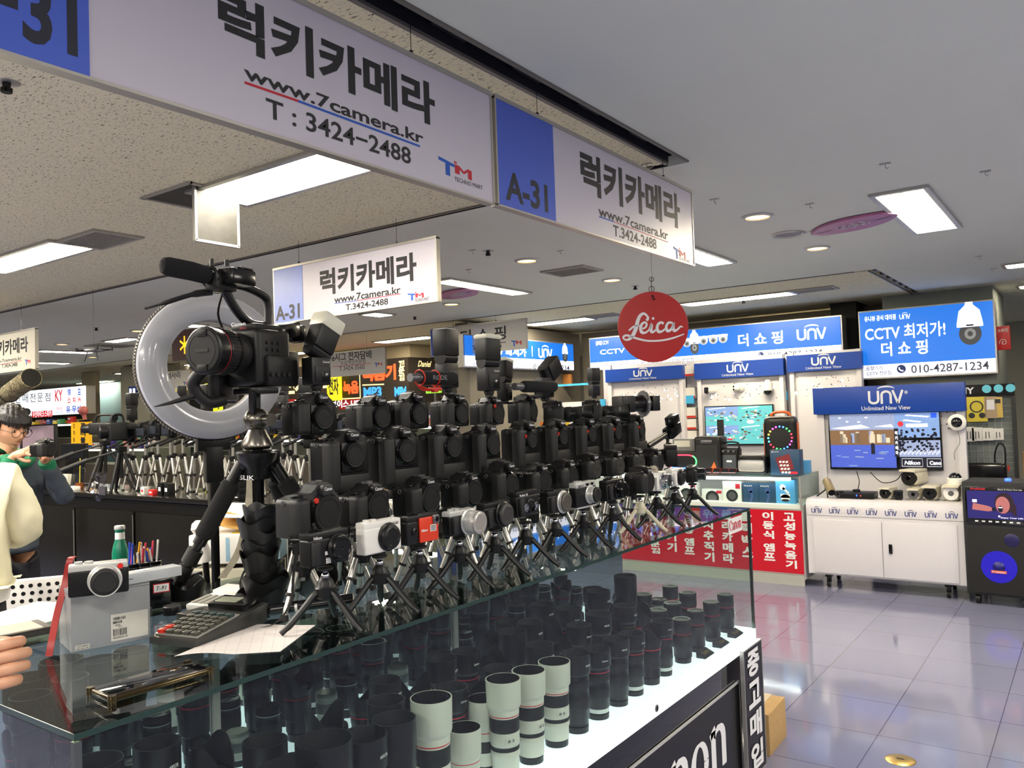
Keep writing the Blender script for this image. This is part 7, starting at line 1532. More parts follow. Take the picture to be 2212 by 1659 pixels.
obj('top_handle', M().tube(smooth([(0, .07, .15), (0, .075, .22), (0, .06, .245), (0, -.01, .262), (0, -.09, .262), (0, -.10, .25)], 5), .011, 10).tube(smooth([(0, .06, .165), (0, .0, .168), (0, -.05, .20), (0, -.09, .25)], 5), .012, 10).box(0, -.10, .262, .045, .07, .045, .008), BLK, t)
obj('control_box', M().box(.02, -.075, .275, .07, .085, .04, .006).box(.03, -.06, .298, .04, .05, .006, .002), BLKG, t); obj('dial', M().cyl((0.03, -.11, .30), (.03, -.11, .315), .006, seg=10).cyl((.0, -.13, .30), (.0, -.13, .318), .005, seg=10), BLK, t)
obj('microphone_holder', M().torus((-.005, -.13, .272), .024, .005, '-y', 20, 8).box(-.0, -.11, .262, .03, .03, .02, .004), BLK, t)
obj('shotgun_microphone', M().tube([(-.005, -.13, .275), (-.010, -.14, .277), (-.022, -.175, .283), (-.045, -.225, .289), (-.050, -.238, .291), (-.052, -.242, .291)], [.016, .0225, .0235, .0235, .019, .011], 20), MATS['black_foam'], t)
obj('cable', M().tube(smooth([(-.02, -.11, .24), (-.05, -.15, .23), (-.10, -.20, .205), (-.13, -.22, .195)], 5), [.009] * 5 + [.006] * 5 + [.003] * 6, 8).tube(smooth([(0, -.09, .25), (-.04, -.07, .19), (-.045, -.04, .14)], 5), .003, 6), BLK, t)
obj('side_grip', M().box(-.075, -.03, .01, .04, .07, .08, .016, rot=(.3, .2, .2)).tube(smooth([(-.07, -.09, .05), (-.10, -.10, .01), (-.085, -.07, -.035), (-.06, -.03, -.03)], 5), .016, 10).tube(smooth([(-.10, -.10, -.02), (-.13, -.14, -.035), (-.16, -.17, -.045)], 4), [.009, .008, .007, .006, .005, .004, .003, .002, .001], 8), LEATH, t)
# ---- things on the near glass top
SBX = mat('silver_card', (150, 152, 154), .38, .25, noise=.03)
cz_ = 0
t = thing('product_carton', 'silver-grey carton with barcode label standing on the glass top', 'box', (-1.69, .89, ZT), R(75))
obj('carton', M().box(.0, .03, .06, .150, .115, .120, .0015), SBX, t); obj('lid_seam', M().box(0, .03, .112, .1505, .1155, .001), GRY, t)
q = M(); y = -.0282; q.m(0).quad(-.002, .008, .070, .062, y); q.m(1); rr = random.Random(1); x = .003
for z0, z1, x1 in ((.050, .056, .026), (.043, .048, .020), (.018, .032, .028)):
    x = .002
    while x < x1: w = rr.choice([.0004, .0007, .001]); q.quad(x, z0, x + w, z1, y - .0003); x += w + rr.choice([.0004, .0006, .001])
q.text('4022243181167', .002, .0125, .030, .0165, y - .0003).text('HENSOR', .006, .038, .016, .041, y - .0003).text('LEICA', .012, .0345, .019, .037, y - .0003); q.m(0).quad(-.068, .004, -.042, .013, y); q.m(1).text('1 4750 41 CM M 0001', -.066, .0085, -.044, .0115, y - .0003).quad(-.066, .0055, -.060, .0065, y - .0003).quad(-.058, .0055, -.052, .0065, y - .0003).quad(-.050, .0055, -.044, .0065, y - .0003)
obj('printed_label', q, [mat('label_grey', (196, 194, 184), .5), INK], t, flat=True)
cz = ZT + .1205
t = thing('leaflet_box', 'slim pale grey box lying on top of the barcode carton', 'box', (-1.655, .955, cz), R(84)); obj('carton', M().box(0, 0, .011, .135, .04, .021, .001), mat('pale_silver_card', (186, 190, 192), .35, .15), t); obj('printed_label', M().box(-.01, -.0, .0222, .03, .02, .0004).m(1).box(-.045, -.0202, .011, .016, .0004, .002).box(-.06, -.0202, .011, .01, .0004, .002), [WHT, GRY], t)
def redd(t, W, H, D): obj('red_dot', M().lathe([(.0001, D / 2 + .001), (.0055, D / 2 + .001), (.006, D / 2)], (W * .36, 0, H * .86), '-y', 20), mat('dot_red', (210, 40, 36), .3), t); obj('lens_ring', M().torus((.012, -D / 2 - .0305, H * .45), .0285, .0016, '-y', 40, 8), SIL, t)
t = compact(W=.118, H=.068, D=.032, top=SIL, lr=.0285, ll=.030, lm=SIL, capc=mat('black_leather_cap', (14, 14, 14), .6), lx=.012, extras=redd, label='silver and black rangefinder-style camera with red dot on the barcode carton', loc=tuple(on(214, 1283, Z=cz)), rot=R(62), grip=False); t.scale = (.9, .9, .9)
pts = [tuple(on(a_, b_, d=c_)) for a_, b_, c_ in ((158, 1202, 1.70), (150, 1212, 1.69), (140, 1260, 1.68), (124, 1320, 1.65), (112, 1380, 1.61))] + [tuple(on(105, 1418, Z=ZT + .003))]
def strap(pts, w, m_, name, label, cat='strap', ax=Vector((.3, .2, 0))):
    q = M(); P = [Vector(p_) for p_ in smooth(pts, 6)]; a_ = ax.normalized() * w / 2; vs = []
    for p_ in P: vs += [p_ - a_, p_ + a_]
    n_ = Vector((-.002, .002, 0)); vs2 = [v + n_ for v in vs]
    k = len(P); q.add(vs + vs2, [(2 * i, 2 * i + 1, 2 * i + 3, 2 * i + 2) for i in range(k - 1)] + [(2 * k + 2 * i, 2 * k + 2 * i + 2, 2 * k + 2 * i + 3, 2 * k + 2 * i + 1) for i in range(k - 1)] + [(2 * i, 2 * i + 2, 2 * k + 2 * i + 2, 2 * k + 2 * i) for i in range(k - 1)] + [(2 * i + 1, 2 * k + 2 * i + 1, 2 * k + 2 * i + 3, 2 * i + 3) for i in range(k - 1)])
    return tag(obj(name, q, m_), label, cat)
strap(pts, .014, mat('red_leather', (150, 22, 18), .35, noise=.1), 'leather_strap', 'red leather strap hanging from the silver camera down to the glass')
# calculator
t = thing('calculator', 'grey desktop calculator with tilted display on the glass top', 'calculator', (-1.565, 1.045, ZT), R(90 + 13)); t.rotation_euler = (0, 0, R(103))
W, L = .125, .215
obj('body', M().add([(-L / 2, -W / 2, 0), (L / 2, -W / 2, 0), (L / 2, W / 2, 0), (-L / 2, W / 2, 0), (-L / 2, -W / 2, .016), (L / 2, -W / 2, .044), (L / 2, W / 2, .044), (-L / 2, W / 2, .016)], [(0, 3, 2, 1), (4, 5, 6, 7), (0, 1, 5, 4), (1, 2, 6, 5), (2, 3, 7, 6), (3, 0, 4, 7)], bev=.004), mat('calculator_grey', (52, 52, 50), .35), t)
ry = -math.atan2(.028, L)
def cal(x, y, w, d, h, m_, nm, par): 
    z = .030 + (x / L) * .028; return obj(nm, M().box(x, y, z + h / 2, w, d, h, min(.002, h * .3), rot=(0, ry, 0)), m_, par)
cal(-.035, 0, .125, .112, .003, mat('calculator_plate', (176, 176, 168), .3, .5), 'key_plate', t)
KM = mat('key_dark', (64, 64, 56), .35)
for i in range(6):
    for j in range(5): cal(-.088 + i * .0195, -.044 + j * .022, .014, .017, .010, RED if (i, j) in ((0, 4), (1, 4)) else MATS.get('key_teal') or mat('key_teal', (44, 62, 62), .35) if i == 5 else KM, 'key', t)
cal(.073, 0, .055, .10, .014, BLKG, 'display_hood', t); cal(.073, .012, .030, .060, .0155, mat('lcd_green', (140, 144, 124), .25), 'display', t)
# paper
q = M(); n = 16; A, B, Cc, D = Vector((-1.462, .895)), Vector((-1.31, 1.025)), Vector((-1.405, 1.195)), Vector((-1.54, 1.12)); vv = []
for i in range(n + 1):
    for j in range(9): 
        u, v = i / n, j / 8; p_ = (A * (1 - u) + B * u) * (1 - v) + (D * (1 - u) + Cc * u) * v; vv.append((p_.x, p_.y, ZT + .0012 + .006 * max(0, math.sin(u * 5 + .4)) * (.4 + .6 * (1 - v))))
q.add(vv, [(i * 9 + j, (i + 1) * 9 + j, (i + 1) * 9 + j + 1, i * 9 + j + 1) for i in range(n) for j in range(8)])
def papermat():
    M_ = bpy.data.materials.new('printed_form'); M_.use_nodes = True; nt = M_.node_tree; b_ = nt.nodes['Principled BSDF']; tc = nt.nodes.new('ShaderNodeTexCoord'); br = nt.nodes.new('ShaderNodeTexBrick'); mp = nt.nodes.new('ShaderNodeMapping'); mp.inputs['Rotation'].default_value = (0, 0, .72)
    nt.links.new(tc.outputs['Object'], mp.inputs[0]); nt.links.new(mp.outputs[0], br.inputs[0]); br.offset = 0; br.inputs['Scale'].default_value = 1; br.inputs['Brick Width'].default_value = .05; br.inputs['Row Height'].default_value = .022; br.inputs['Mortar Size'].default_value = .0004; br.inputs['Color1'].default_value = br.inputs['Color2'].default_value = (*lin((228, 220, 214)), 1); br.inputs['Mortar'].default_value = (*lin((190, 184, 180)), 1)
    nt.links.new(br.outputs[0], b_.inputs['Base Color']); b_.inputs['Roughness'].default_value = .8; return M_
tag(obj('paper_form', q, papermat()), 'white printed form sheet sticking out under the calculator', 'paper')
t = thing('smartphone', 'smartphone in a gold-edged clear case lying face up near the glass corner', 'phone', (-1.356, .789, ZT), R(90 - 3)); obj('case', M().box(0, 0, .0055, .182, .084, .010, .004, seg=3), mat('gold_clear_case', (70, 58, 34), .15, .7), t); obj('screen', M().box(0, 0, .0108, .172, .074, .0012, .0004), DKGL, t); obj('camera_bump', M().box(-.07, .0, .002, .02, .06, .003), BLKG, t)
for s in (-1, 1): obj('corner_bumper', M().cyl((s * .087, -.038, .0), (s * .087, -.038, .012), .007, seg=12).cyl((s * .087, .038, .0), (s * .087, .038, .012), .007, seg=12), mat('gold_clear_case', (150, 124, 70)), t)
t = thing('battery_charger', 'white battery charger with four bays beside the hood stack', 'charger', (-1.755, 1.20, ZT + .001), R(100)); obj('body', M().box(0, 0, .014, .135, .085, .026, .005, rot=(0, -.12, 0)), WHTP, t)
for k in range(4): obj('bay', M().box(-.030, -.030 + k * .020, .0225, .055, .014, .008, .002, rot=(0, -.12, 0)), mat('bay_grey', (150, 148, 138), .5), t)
obj('lid', M().box(.04, 0, .034, .05, .082, .008, .002, rot=(0, -.12, 0)), WHTP, t)
t = thing('tag_box', 'black box with handwritten tag beside the barcode carton', 'box', (-1.93, 1.125, ZT), R(70)); obj('carton', M().box(0, 0, .035, .075, .09, .07, .004), BLKG, t); q = M().m(0).quad(-.004, .038, .034, .060, -.0458); q.m(1).quad(-.002, .040, .032, .058, -.0461); q.m(2).text('T-91', .003, .044, .027, .054, -.0464, shear=.3); obj('handwritten_tag', q, [RINK, WHT, INK], t, flat=True)
obj('white_card', M().box(.02, .02, .071, .10, .06, .002), WHT, t)
# lens hoods, stacked and loose
def hood(label, loc, rot, r=.045, h=.045, grp='loose black lens hoods on the glass top', petals=4, amp=.008):
    q = M(); n = 40; ri = []
    for k in range(n):
        a = 2 * PI * k / n; hh = h + amp * math.cos(petals / 2 * 2 * a / 2 * 2) if petals else h
        ri.append([q.bm.verts.new((math.cos(a) * b_, math.sin(a) * b_, z_)) for b_, z_ in ((r * .78, 0), (r * .82, .008), (r, hh), (r - .002, hh), (r * .79, .009))])
    for k in range(n):
        for j in range(5): q.bm.faces.new((ri[k][j], ri[(k + 1) % n][j], ri[(k + 1) % n][(j + 1) % 5], ri[k][(j + 1) % 5]))
    return tag(obj('lens_hood', q, mat('hood_black', (20, 20, 21), .38, noise=.05), loc=loc, rot=rot), label, 'lens hood', grp)
hx, hy = -1.62, 1.235; z = ZT + .001
for i, (r_, st) in enumerate([(.060, .034), (.055, .034), (.047, .026), (.046, .026), (.047, .026), (.046, .026), (.048, .027), (.047, .03)]):
    hood('black petal lens hood in the leaning stack, %s from the bottom' % ORD[i], (hx - .012 + .006 * (i % 2) - i * .001, hy - .01 * (i % 3 == 0), z), (rnd.uniform(-.05, .05), rnd.uniform(-.06, .06), rnd.uniform(0, 3)), r_, .044); z += st
hood('wide black hood lying tipped against the hood stack', (-1.565, 1.30, ZT + .055), (.2, 1.0, .4), .046, .07, petals=0); hood('black hood standing on edge behind the stack', (-1.72, 1.29, ZT + .055), (PI / 2, .2, 1.0), .052, .05)
hood('wide black hood round the tripod foot', (-1.93, 1.215, ZT), (0, 0, .3), .055, .04, amp=.010)
for i, (x, y_) in enumerate(((-1.82, 1.07), (-1.86, 1.02))): t = thing('lens_cap_stack', ['small round black lens near the tag box', 'second small round black lens near the tag box'][i], 'lens', (x + .02, y_ + .03, ZT)); obj('barrel', M().lathe([(.020, 0), (.021, .012), (.019, .02), (.0001, .02)], seg=24), LENSB, t); obj('rim', M().torus((0, 0, .019), .0185, .001, 'z', 28, 6), GRY, t)
t = thing('battery_charger', 'flat black charger under the white one', 'charger', (-1.70, 1.12, ZT), R(95)); obj('body', M().box(0, 0, .009, .10, .07, .017, .003), BLK, t); obj('contact', M().box(.02, 0, .0185, .03, .05, .002), GRY, t)
t = thing('black_tube', 'black telescopic tube with rubber end lying across the glass', 'tube', (-1.50, 1.22, ZT + .017), R(40)); obj('tube', M().cyl((-.09, 0, 0), (.13, 0, .02), .013, seg=16), BLKG, t); obj('rubber_grip', M().cyl((-.13, 0, -.001), (-.06, 0, .002), .0165, seg=14), RUB, t); obj('ring', M().cyl((-.0, 0, .006), (.006, 0, .0066), .0145, seg=16), SIL, t)
strap([(-1.44, 1.18, Z1 + .04), (-1.45, 1.175, Z1 - .03), (-1.455, 1.17, ZT + .05), (-1.47, 1.14, ZT + .01), (-1.50, 1.10, ZT + .003)], .006, mat('strap_black', (24, 22, 18), .6), 'wrist_strap', 'thin dark strap hanging from the sticker-fronted compact', ax=Vector((.2, .3, 0)))
t = thing('document_folder', 'grey folder with papers on the back edge of the glass top', 'folder', (-1.925, .72, ZT), R(82)); obj('cover', M().box(0, .02, .010, .30, .10, .016, .002), mat('folder_grey', (70, 66, 62), .5), t); obj('paper', M().box(.0, .01, .0195, .26, .09, .003), mat('tan_paper', (196, 184, 166), .8), t)
strap([(-1.95, 1.44, 1.44), (-1.945, 1.43, 1.33), (-1.95, 1.40, 1.20), (-1.98, 1.36, ZT + .02)], .022, mat('clear_sleeve', (190, 182, 160), .2, noise=.3, scale=60), 'plastic_sleeve', 'long clear plastic sleeve hanging behind the tripod leg', 'sleeve', ax=Vector((.4, .3, 0)))
# gimbal
g0, g1 = on(1398, 965, X=-1.60), on(1452, 930, X=-1.60)
t = thing('handheld_gimbal', 'black handheld gimbal stretched out at the far end of the display', 'gimbal', g0); d_ = g1 - g0
obj('handle', M().cyl((0, 0, 0), d_ * .72, .014, .013, 14), BLK, t); obj('arm', M().tube(smooth([tuple(d_ * .7), tuple(d_ * .8 + Vector((0, 0, -.03))), tuple(d_ * .72 + Vector((0, 0, -.07))), tuple(d_ * .62 + Vector((0, .0, -.12)))], 5), .008, 8), BLK, t)
obj('head', M().box(d_.x, d_.y, d_.z, .05, .11, .05, .008, rot=(.3, 0, 0)).box(d_.x, d_.y + .005, d_.z + .05, .045, .07, .04, .006, rot=(.3, 0, 0)), BLKG, t)
# ---- floor-level clutter inside the island
def place(px, py, d): return on(px, py, d=d)
c = place(300, 1290, 2.85); DZ = 1.015
t = thing('side_desk', 'narrow black desk behind the case holding pens and bottle', 'desk', (c.x - .02, c.y + .0, 0), R(20)); obj('cabinet', M().box(0, 0, DZ / 2, .36, .26, DZ, .004), BWD, t); obj('edge_trim', M().box(0, -.131, DZ - .01, .36, .004, .012), SILT, t)
c = place(247, 1160, 2.88); t = thing('green_bottle', 'green glass-look bottle with silver cap and white label', 'bottle', (c.x, c.y + .02, DZ)); t.scale = (.75, .75, .84); obj('bottle', M().lathe([(.034, 0), (.036, .02), (.036, .10), (.030, .13), (.021, .155), (.020, .19), (.0225, .195), (.0225, .20)], seg=24), mat('bottle_green', (0, 112, 84), .3, noise=.03), t); obj('cap', M().lathe([(.0235, .198), (.0245, .205), (.022, .213), (.0001, .215)], seg=24), SIL, t); obj('label', M().lathe([(.0218, .157), (.0208, .185)], seg=24, close=False), WHT, t)
for i, px in enumerate((285, 309, 331)):
    c = place(px, 1240, 2.8 + i * .02); t = thing('pen_cup', 'black ringed pen cup, %s from the green bottle' % ORD[i], 'cup', (c.x, c.y, DZ), 0, 'pen cups on the side desk'); obj('cup', M().lathe([(.025, 0), (.0255, .03), (.027, .032), (.027, .06), (.025, .061), (.023, .005)], seg=24, close=False), BLKG, t); obj('ring', M().torus((0, 0, .059), .0262, .0012, 'z', 28, 6).torus((0, 0, .045), .0272, .0008, 'z', 28, 6), CHR, t)
    rr = random.Random(i)
    for k in range(6): a = rr.uniform(0, 6.28); cc = rr.choice([(220, 218, 210), (30, 30, 34), (40, 70, 180), (210, 60, 80), (230, 160, 40), (180, 180, 180)]); tag(obj('pen', M().cyl((0, 0, 0), (rr.uniform(-.018, .018), rr.uniform(-.018, .018), rr.uniform(.09, .13)), .0032, .0036, 8), mat('pen_%d_%d_%d' % cc, cc, .35), loc=(c.x + .010 * math.cos(a), c.y + .010 * math.sin(a), DZ + .004)), 'pen or tool standing in the pen cup, %s from the bottle' % ORD[i], 'pen', 'pens and tools in the black cups, %s cup' % ORD[i])
c = place(100, 1290, 4.0); t = thing('white_chair', 'white chair with round-holed back at the picture edge', 'chair', (c.x, c.y, 0), R(55))
def holed():
    M_ = bpy.data.materials.new('x'); bpy.data.materials.remove(M_)
q = M().box(0, .0, .70, .42, .02, .24, .009, seg=3); obj('backrest', q, WHT, t)
q = M()
for i in range(8):
    for j in range(5): q.disc(-.14 + i * .038 + (.006 if j % 2 else 0), .785 - j * .036, .010, -.0115, 14)
obj('hole', q, BLK, t, flat=True)
obj('seat', M().box(0, -.2, .45, .42, .42, .03, .012), WHT, t)
for sx in (-1, 1):
    for sy in (0, 1): obj('leg', M().cyl((sx * .19, -.02 - sy * .36, 0), (sx * .18, -.03 - sy * .34, .60 if sy == 0 else .44), .014, seg=10), SIL, t)
c = place(66, 1340, 3.15); t = thing('white_cabinet', 'low white cabinet top beside the white chair', 'cabinet', (c.x + .0, c.y + .0, 0), R(20)); zc_ = 1.55 - (1330 - 922) / FPX * 3.1; obj('carcass', M().box(0, 0, zc_ / 2, .34, .40, zc_, .006), WHT, t); obj('drawer', M().box(0, -.203, zc_ * .75, .30, .01, zc_ * .3, .002), WHT, t)
c = place(520, 1230, 3.45)
t = thing('drawer_tower', 'stack of clear plastic drawers topped with papers behind the tripod', 'drawers', (c.x, c.y, 0), R(30)); zt_ = 1.0
for k in range(6): obj('drawer', M().box(0, 0, .08 + k * .16, .30, .26, .145, .01), mat('cloudy_plastic', (186, 182, 160), .3, noise=.15, scale=12), t); obj('frame', M().box(0, -.005, .005 + k * .16, .32, .27, .012), WHTP, t)
obj('basket', M().box(0, 0, 1.03, .32, .27, .12, .01), WHTP, t)
tag(obj('paper_bag', M().box(0, 0, .0, .26, .2, .012, .003, rot=(.15, .2, .1)).box(.02, 0, .02, .24, .16, .006, .002, rot=(-.1, .3, .3)), mat('manila', (226, 176, 96), .7), loc=(c.x, c.y, 1.13), rot=(0, 0, .5)), 'manila envelope and papers on top of the plastic drawers', 'envelope')
tag(obj('paper_sheet', M().box(0, 0, .0, .22, .18, .004, .001, rot=(.25, .1, .1)), WHT, loc=(c.x + .02, c.y - .02, 1.175), rot=(0, 0, .9)), 'crumpled white sheet above the manila envelope', 'paper')
c = place(462, 1262, 3.2); t = thing('storage_tray', 'pale blue plastic tray with papers behind the battery charger', 'tray', (c.x - .02, c.y + .22, ZT - .12), R(40)); obj('tray', M().box(0, 0, .05, .22, .14, .10, .006), mat('pale_blue_plastic', (150, 184, 200), .3), t); obj('paper', M().box(0, 0, .105, .18, .11, .012), YEL, t); obj('leg', M().box(0, 0, -(ZT - .12) / 2, .2, .12, ZT - .12), BWD, t)
a, b_ = place(427, 1130, 3.1), place(447, 1215, 3.1); t = thing('white_paddle', 'white double-ended paddle leaning against the dark cabinet', 'paddle', a); d_ = b_ - a
obj('blade', M().tube([(0, 0, .01), (0, 0, 0), tuple(d_ * .12), tuple(d_ * .4), tuple(d_ * .8), tuple(d_ * .97), tuple(d_)], [.008, .022, .030, .014, .028, .024, .008], 14), WHTP, t); obj('stem', M().cyl(tuple(d_ * .5 + Vector((-.02, .02, 0))), (d_.x * .5 - .03, d_.y * .5 + .1, -a.z), .012), BLK, t)
# ================================================================== people
SKN = mat('skin', (198, 148, 116), .5, noise=.05, scale=30)
SKN.node_tree.nodes['Principled BSDF'].inputs['Subsurface Weight'].default_value = .08
def skin_mesh(nodes, edges, root, sub=2):
    bm_ = bmesh.new(); sk = bm_.verts.layers.skin.verify(); idx = {}
    for k, (p_, r_) in nodes.items():
        v = bm_.verts.new(p_); v[sk].radius = (r_, r_) if not isinstance(r_, tuple) else r_; v[sk].use_root = (k == root); idx[k] = v
    for a, b in edges: bm_.edges.new((idx[a], idx[b]))
    me = bpy.data.meshes.new('s'); bm_.to_mesh(me); bm_.free(); o = bpy.data.objects.new('s', me); C.objects.link(o)
    m1 = o.modifiers.new('k', 'SKIN'); m1.use_smooth_shade = True; m2 = o.modifiers.new('u', 'SUBSURF'); m2.levels = sub; m2.render_levels = sub
    dg = bpy.context.evaluated_depsgraph_get(); dg.update(); out = bpy.data.meshes.new_from_object(o.evaluated_get(dg)); bpy.data.objects.remove(o); return out
def mesh_obj(name, me, m_, parent, extra=None, label=None):
    bm_ = bmesh.new(); bm_.from_mesh(me)
    for e_ in (extra or []): bm_.from_mesh(e_)
    me2 = bpy.data.meshes.new(name); bm_.to_mesh(me2); bm_.free(); me2.materials.clear()
    for q in (m_ if isinstance(m_, list) else [m_]): me2.materials.append(q)
    me2.polygons.foreach_set('use_smooth', [True] * len(me2.polygons)); me2.polygons.foreach_set('material_index', [0] * len(me2.polygons))
    o = bpy.data.objects.new(name, me2); C.objects.link(o); o.parent = parent
    if label: o['label'] = label
    return o
def g3(v, c, s): return math.exp(-sum(((a - b) / q) ** 2 for a, b, q in zip(v, c, s)))
def head_mesh(Mx):
    # face toward -y, centre of the skull at the origin; z up
    b_ = bmesh.new(); bmesh.ops.create_uvsphere(b_, u_segments=56, v_segments=44, radius=1)
    for v in b_.verts:
        x, y, z = v.co; w = .074 - .018 * max(0, -z) ** 1.5; v.co = Vector((x * w, y * .094 * (1 - .10 * max(0, -z)), z * .118))
        p_ = v.co; q = Vector(p_)
        fr_ = 1 if p_.y < 0 else 0
        q.y -= .024 * g3(p_, (0, -.092, -.018), (.012, .03, .022)) * fr_          # nose
        q.y -= .010 * g3(p_, (0, -.092, .004), (.008, .03, .02)) * fr_
        q.y += .008 * (g3(p_, (.030, -.08, .010), (.016, .04, .012)) + g3(p_, (-.030, -.08, .010), (.016, .04, .012))) * fr_   # eye sockets
        q.y -= .005 * g3(p_, (0, -.085, .030), (.045, .04, .010)) * fr_           # brow
        q.y -= .007 * g3(p_, (0, -.08, -.054), (.022, .04, .006)) * fr_           # lips
        q.y += .004 * g3(p_, (0, -.08, -.0585), (.020, .04, .0018)) * fr_
        q.y -= .006 * g3(p_, (0, -.07, -.064), (.018, .04, .005)) * fr_
        q.y -= .014 * g3(p_, (0, -.06, -.094), (.024, .05, .016)) * fr_           # chin
        q.x += (.006 if p_.x > 0 else -.006) * g3((abs(p_.x), p_.y, p_.z), (.055, -.05, -.02), (.02, .03, .02))
        v.co = q
    for s in (-1, 1): bmesh.ops.create_uvsphere(b_, u_segments=14, v_segments=10, radius=1, matrix=Matrix.Translation((s * .076, .006, -.008)) @ Matrix.Rotation(.3 * s, 4, 'Z') @ Matrix.Diagonal((.008, .018, .031, 1)))
    bmesh.ops.transform(b_, matrix=Mx, verts=b_.verts); me = bpy.data.meshes.new('h'); b_.to_mesh(me); b_.free(); return me
def V(*a): return Vector(a)
def hand_nodes(pref, wrist, dirv, up, curl=.5, r=.0088, side=1, spread=.018):
    # wrist -> palm -> five fingers; dirv points along the palm, up out of its back
    d_ = dirv.normalized(); u = (up - d_ * up.dot(d_)).normalized(); s_ = d_.cross(u) * side; N = {}; E = []
    pc = wrist + d_ * .045; N[pref + 'p'] = (pc, (.030, .015)); E.append((pref + 'w', pref + 'p'))
    for i in range(4):
        off = (i - 1.5) * spread; L = [.072, .080, .075, .060][i] / 3; k = wrist + d_ * .088 + s_ * off; N[pref + 'k%d' % i] = (k, r * 1.12); E.append((pref + 'p', pref + 'k%d' % i)); a = k; an = curl * .6; dd = d_
        for j in range(3):
            dd = (d_ * math.cos(an) - u * math.sin(an)); a = a + dd * L; N[pref + 'f%d%d' % (i, j)] = (a, r * (1 - .1 * j)); E.append((pref + ('k%d' % i if j == 0 else 'f%d%d' % (i, j - 1)), pref + 'f%d%d' % (i, j))); an += curl
    a = wrist + d_ * .028 - s_ * .026 - u * .006; N[pref + 't0'] = (a, r * 1.3); E.append((pref + 'p', pref + 't0')); b2 = a + d_ * .028 - s_ * .016 - u * .016; N[pref + 't1'] = (b2, r * 1.1); E.append((pref + 't0', pref + 't1')); c2 = b2 + d_ * .024 - s_ * .0 - u * .012; N[pref + 't2'] = (c2, r); E.append((pref + 't1', pref + 't2'))
    return N, E
def person(label, loc, rot, jac, trou, J, hands, head_rot=(0, 0, 0), hair=None, height=1.72, with_hair=True, jacket_name='jacket', jr=1.0, head_off=(0, 0, 0), puff=0.0, hem=.86):
    # J: joint positions in the person's own frame (front -y)
    t = thing('person', label, 'person', loc, rot); N = {}; E = []
    pel = V(0, 0, .94); N['pel'] = (pel, .10); N['waist'] = (V(0, 0, 1.08), .10); N['chest'] = (V(0, .0, 1.28), (.15, .115)); N['nb'] = (J.get('nb', V(0, .0, 1.44)), .055); N['nk'] = (J['head'] + V(0, .02, -.10), .050); N['hd'] = (J['head'] + V(0, .01, -.03), .062)
    E += [('pel', 'waist'), ('waist', 'chest'), ('chest', 'nb'), ('nb', 'nk'), ('nk', 'hd')]
    for s, q in (('l', 1), ('r', -1)):
        sh = J[s + 's']; el = J[s + 'e']; wr = J[s + 'w']
        N[s + 's'] = (sh, .055); N[s + 'e'] = (el, .038); N[s + 'm'] = (el.lerp(wr, .4), .036); N[s + 'w'] = (wr, .024); E += [('chest', s + 's'), (s + 's', s + 'e'), (s + 'e', s + 'm'), (s + 'm', s + 'w')]
        if s in hands: n_, e_ = hand_nodes(s, wr, *hands[s]['d'], side=hands[s].get('side', q), curl=hands[s].get('curl', .5)); N.update(n_); E += e_
        N[s + 'h'] = (V(q * .09, 0, .88), .06); N[s + 'kn'] = (V(q * .10, -.02, .50), .055); N[s + 'an'] = (V(q * .10, .02, .09), .038); N[s + 'to'] = (V(q * .11, -.14, .035), .034); E += [('pel', s + 'h'), (s + 'h', s + 'kn'), (s + 'kn', s + 'an'), (s + 'an', s + 'to')]
    hm = Matrix.Translation(J['head']) @ Euler(head_rot).to_matrix().to_4x4()
    mesh_obj('body', skin_mesh(N, E, 'pel'), SKN, t, [head_mesh(hm)])
    # clothes
    p = puff; NJ = {'a': (V(0, 0, hem), (.175 + p, .14 + p)), 'b': (V(0, 0, 1.08), (.17 + p * 1.3, .14 + p)), 'c': (V(0, 0, 1.26), (.155 + p, .13 + p)), 'd': (N['nb'][0] + V(0, 0, -.03), (.10, .085))}; EJ = [('a', 'b'), ('b', 'c'), ('c', 'd')]
    for s in 'lr':
        sh, el, wr = J[s + 's'], J[s + 'e'], J[s + 'w']; NJ[s + '1'] = (sh, .075 + p * .6); NJ[s + '2'] = (sh.lerp(el, .5), .064 + p); NJ[s + '3'] = (el, .056 + p); NJ[s + '4'] = (el.lerp(wr, .5), .050 + p * .6); NJ[s + '5'] = (el.lerp(wr, .93), .040 + p * .4); EJ += [('c', s + '1'), (s + '1', s + '2'), (s + '2', s + '3'), (s + '3', s + '4'), (s + '4', s + '5')]
    jo = mesh_obj(jacket_name, skin_mesh(NJ, EJ, 'b', 3), jac, t); tx = bpy.data.textures.new('folds', 'CLOUDS'); tx.noise_scale = .09; dm = jo.modifiers.new('folds', 'DISPLACE'); dm.texture = tx; dm.strength = .03; dm.mid_level = .5
    NT = {'p': (V(0, 0, .92), (.135, .11))}; ET = []
    for s, q in (('l', 1), ('r', -1)): NT[s + 'h'] = (V(q * .085, 0, .82), .088); NT[s + 'k'] = (V(q * .10, -.02, .50), .075); NT[s + 'a'] = (V(q * .10, .02, .10), .060); ET += [('p', s + 'h'), (s + 'h', s + 'k'), (s + 'k', s + 'a')]
    mesh_obj('trousers', skin_mesh(NT, ET, 'p'), trou, t)
    for q in (1, -1): obj('shoe', M().box(q * .105, -.07, .045, .10, .27, .09, .03, seg=3), BLK, t)
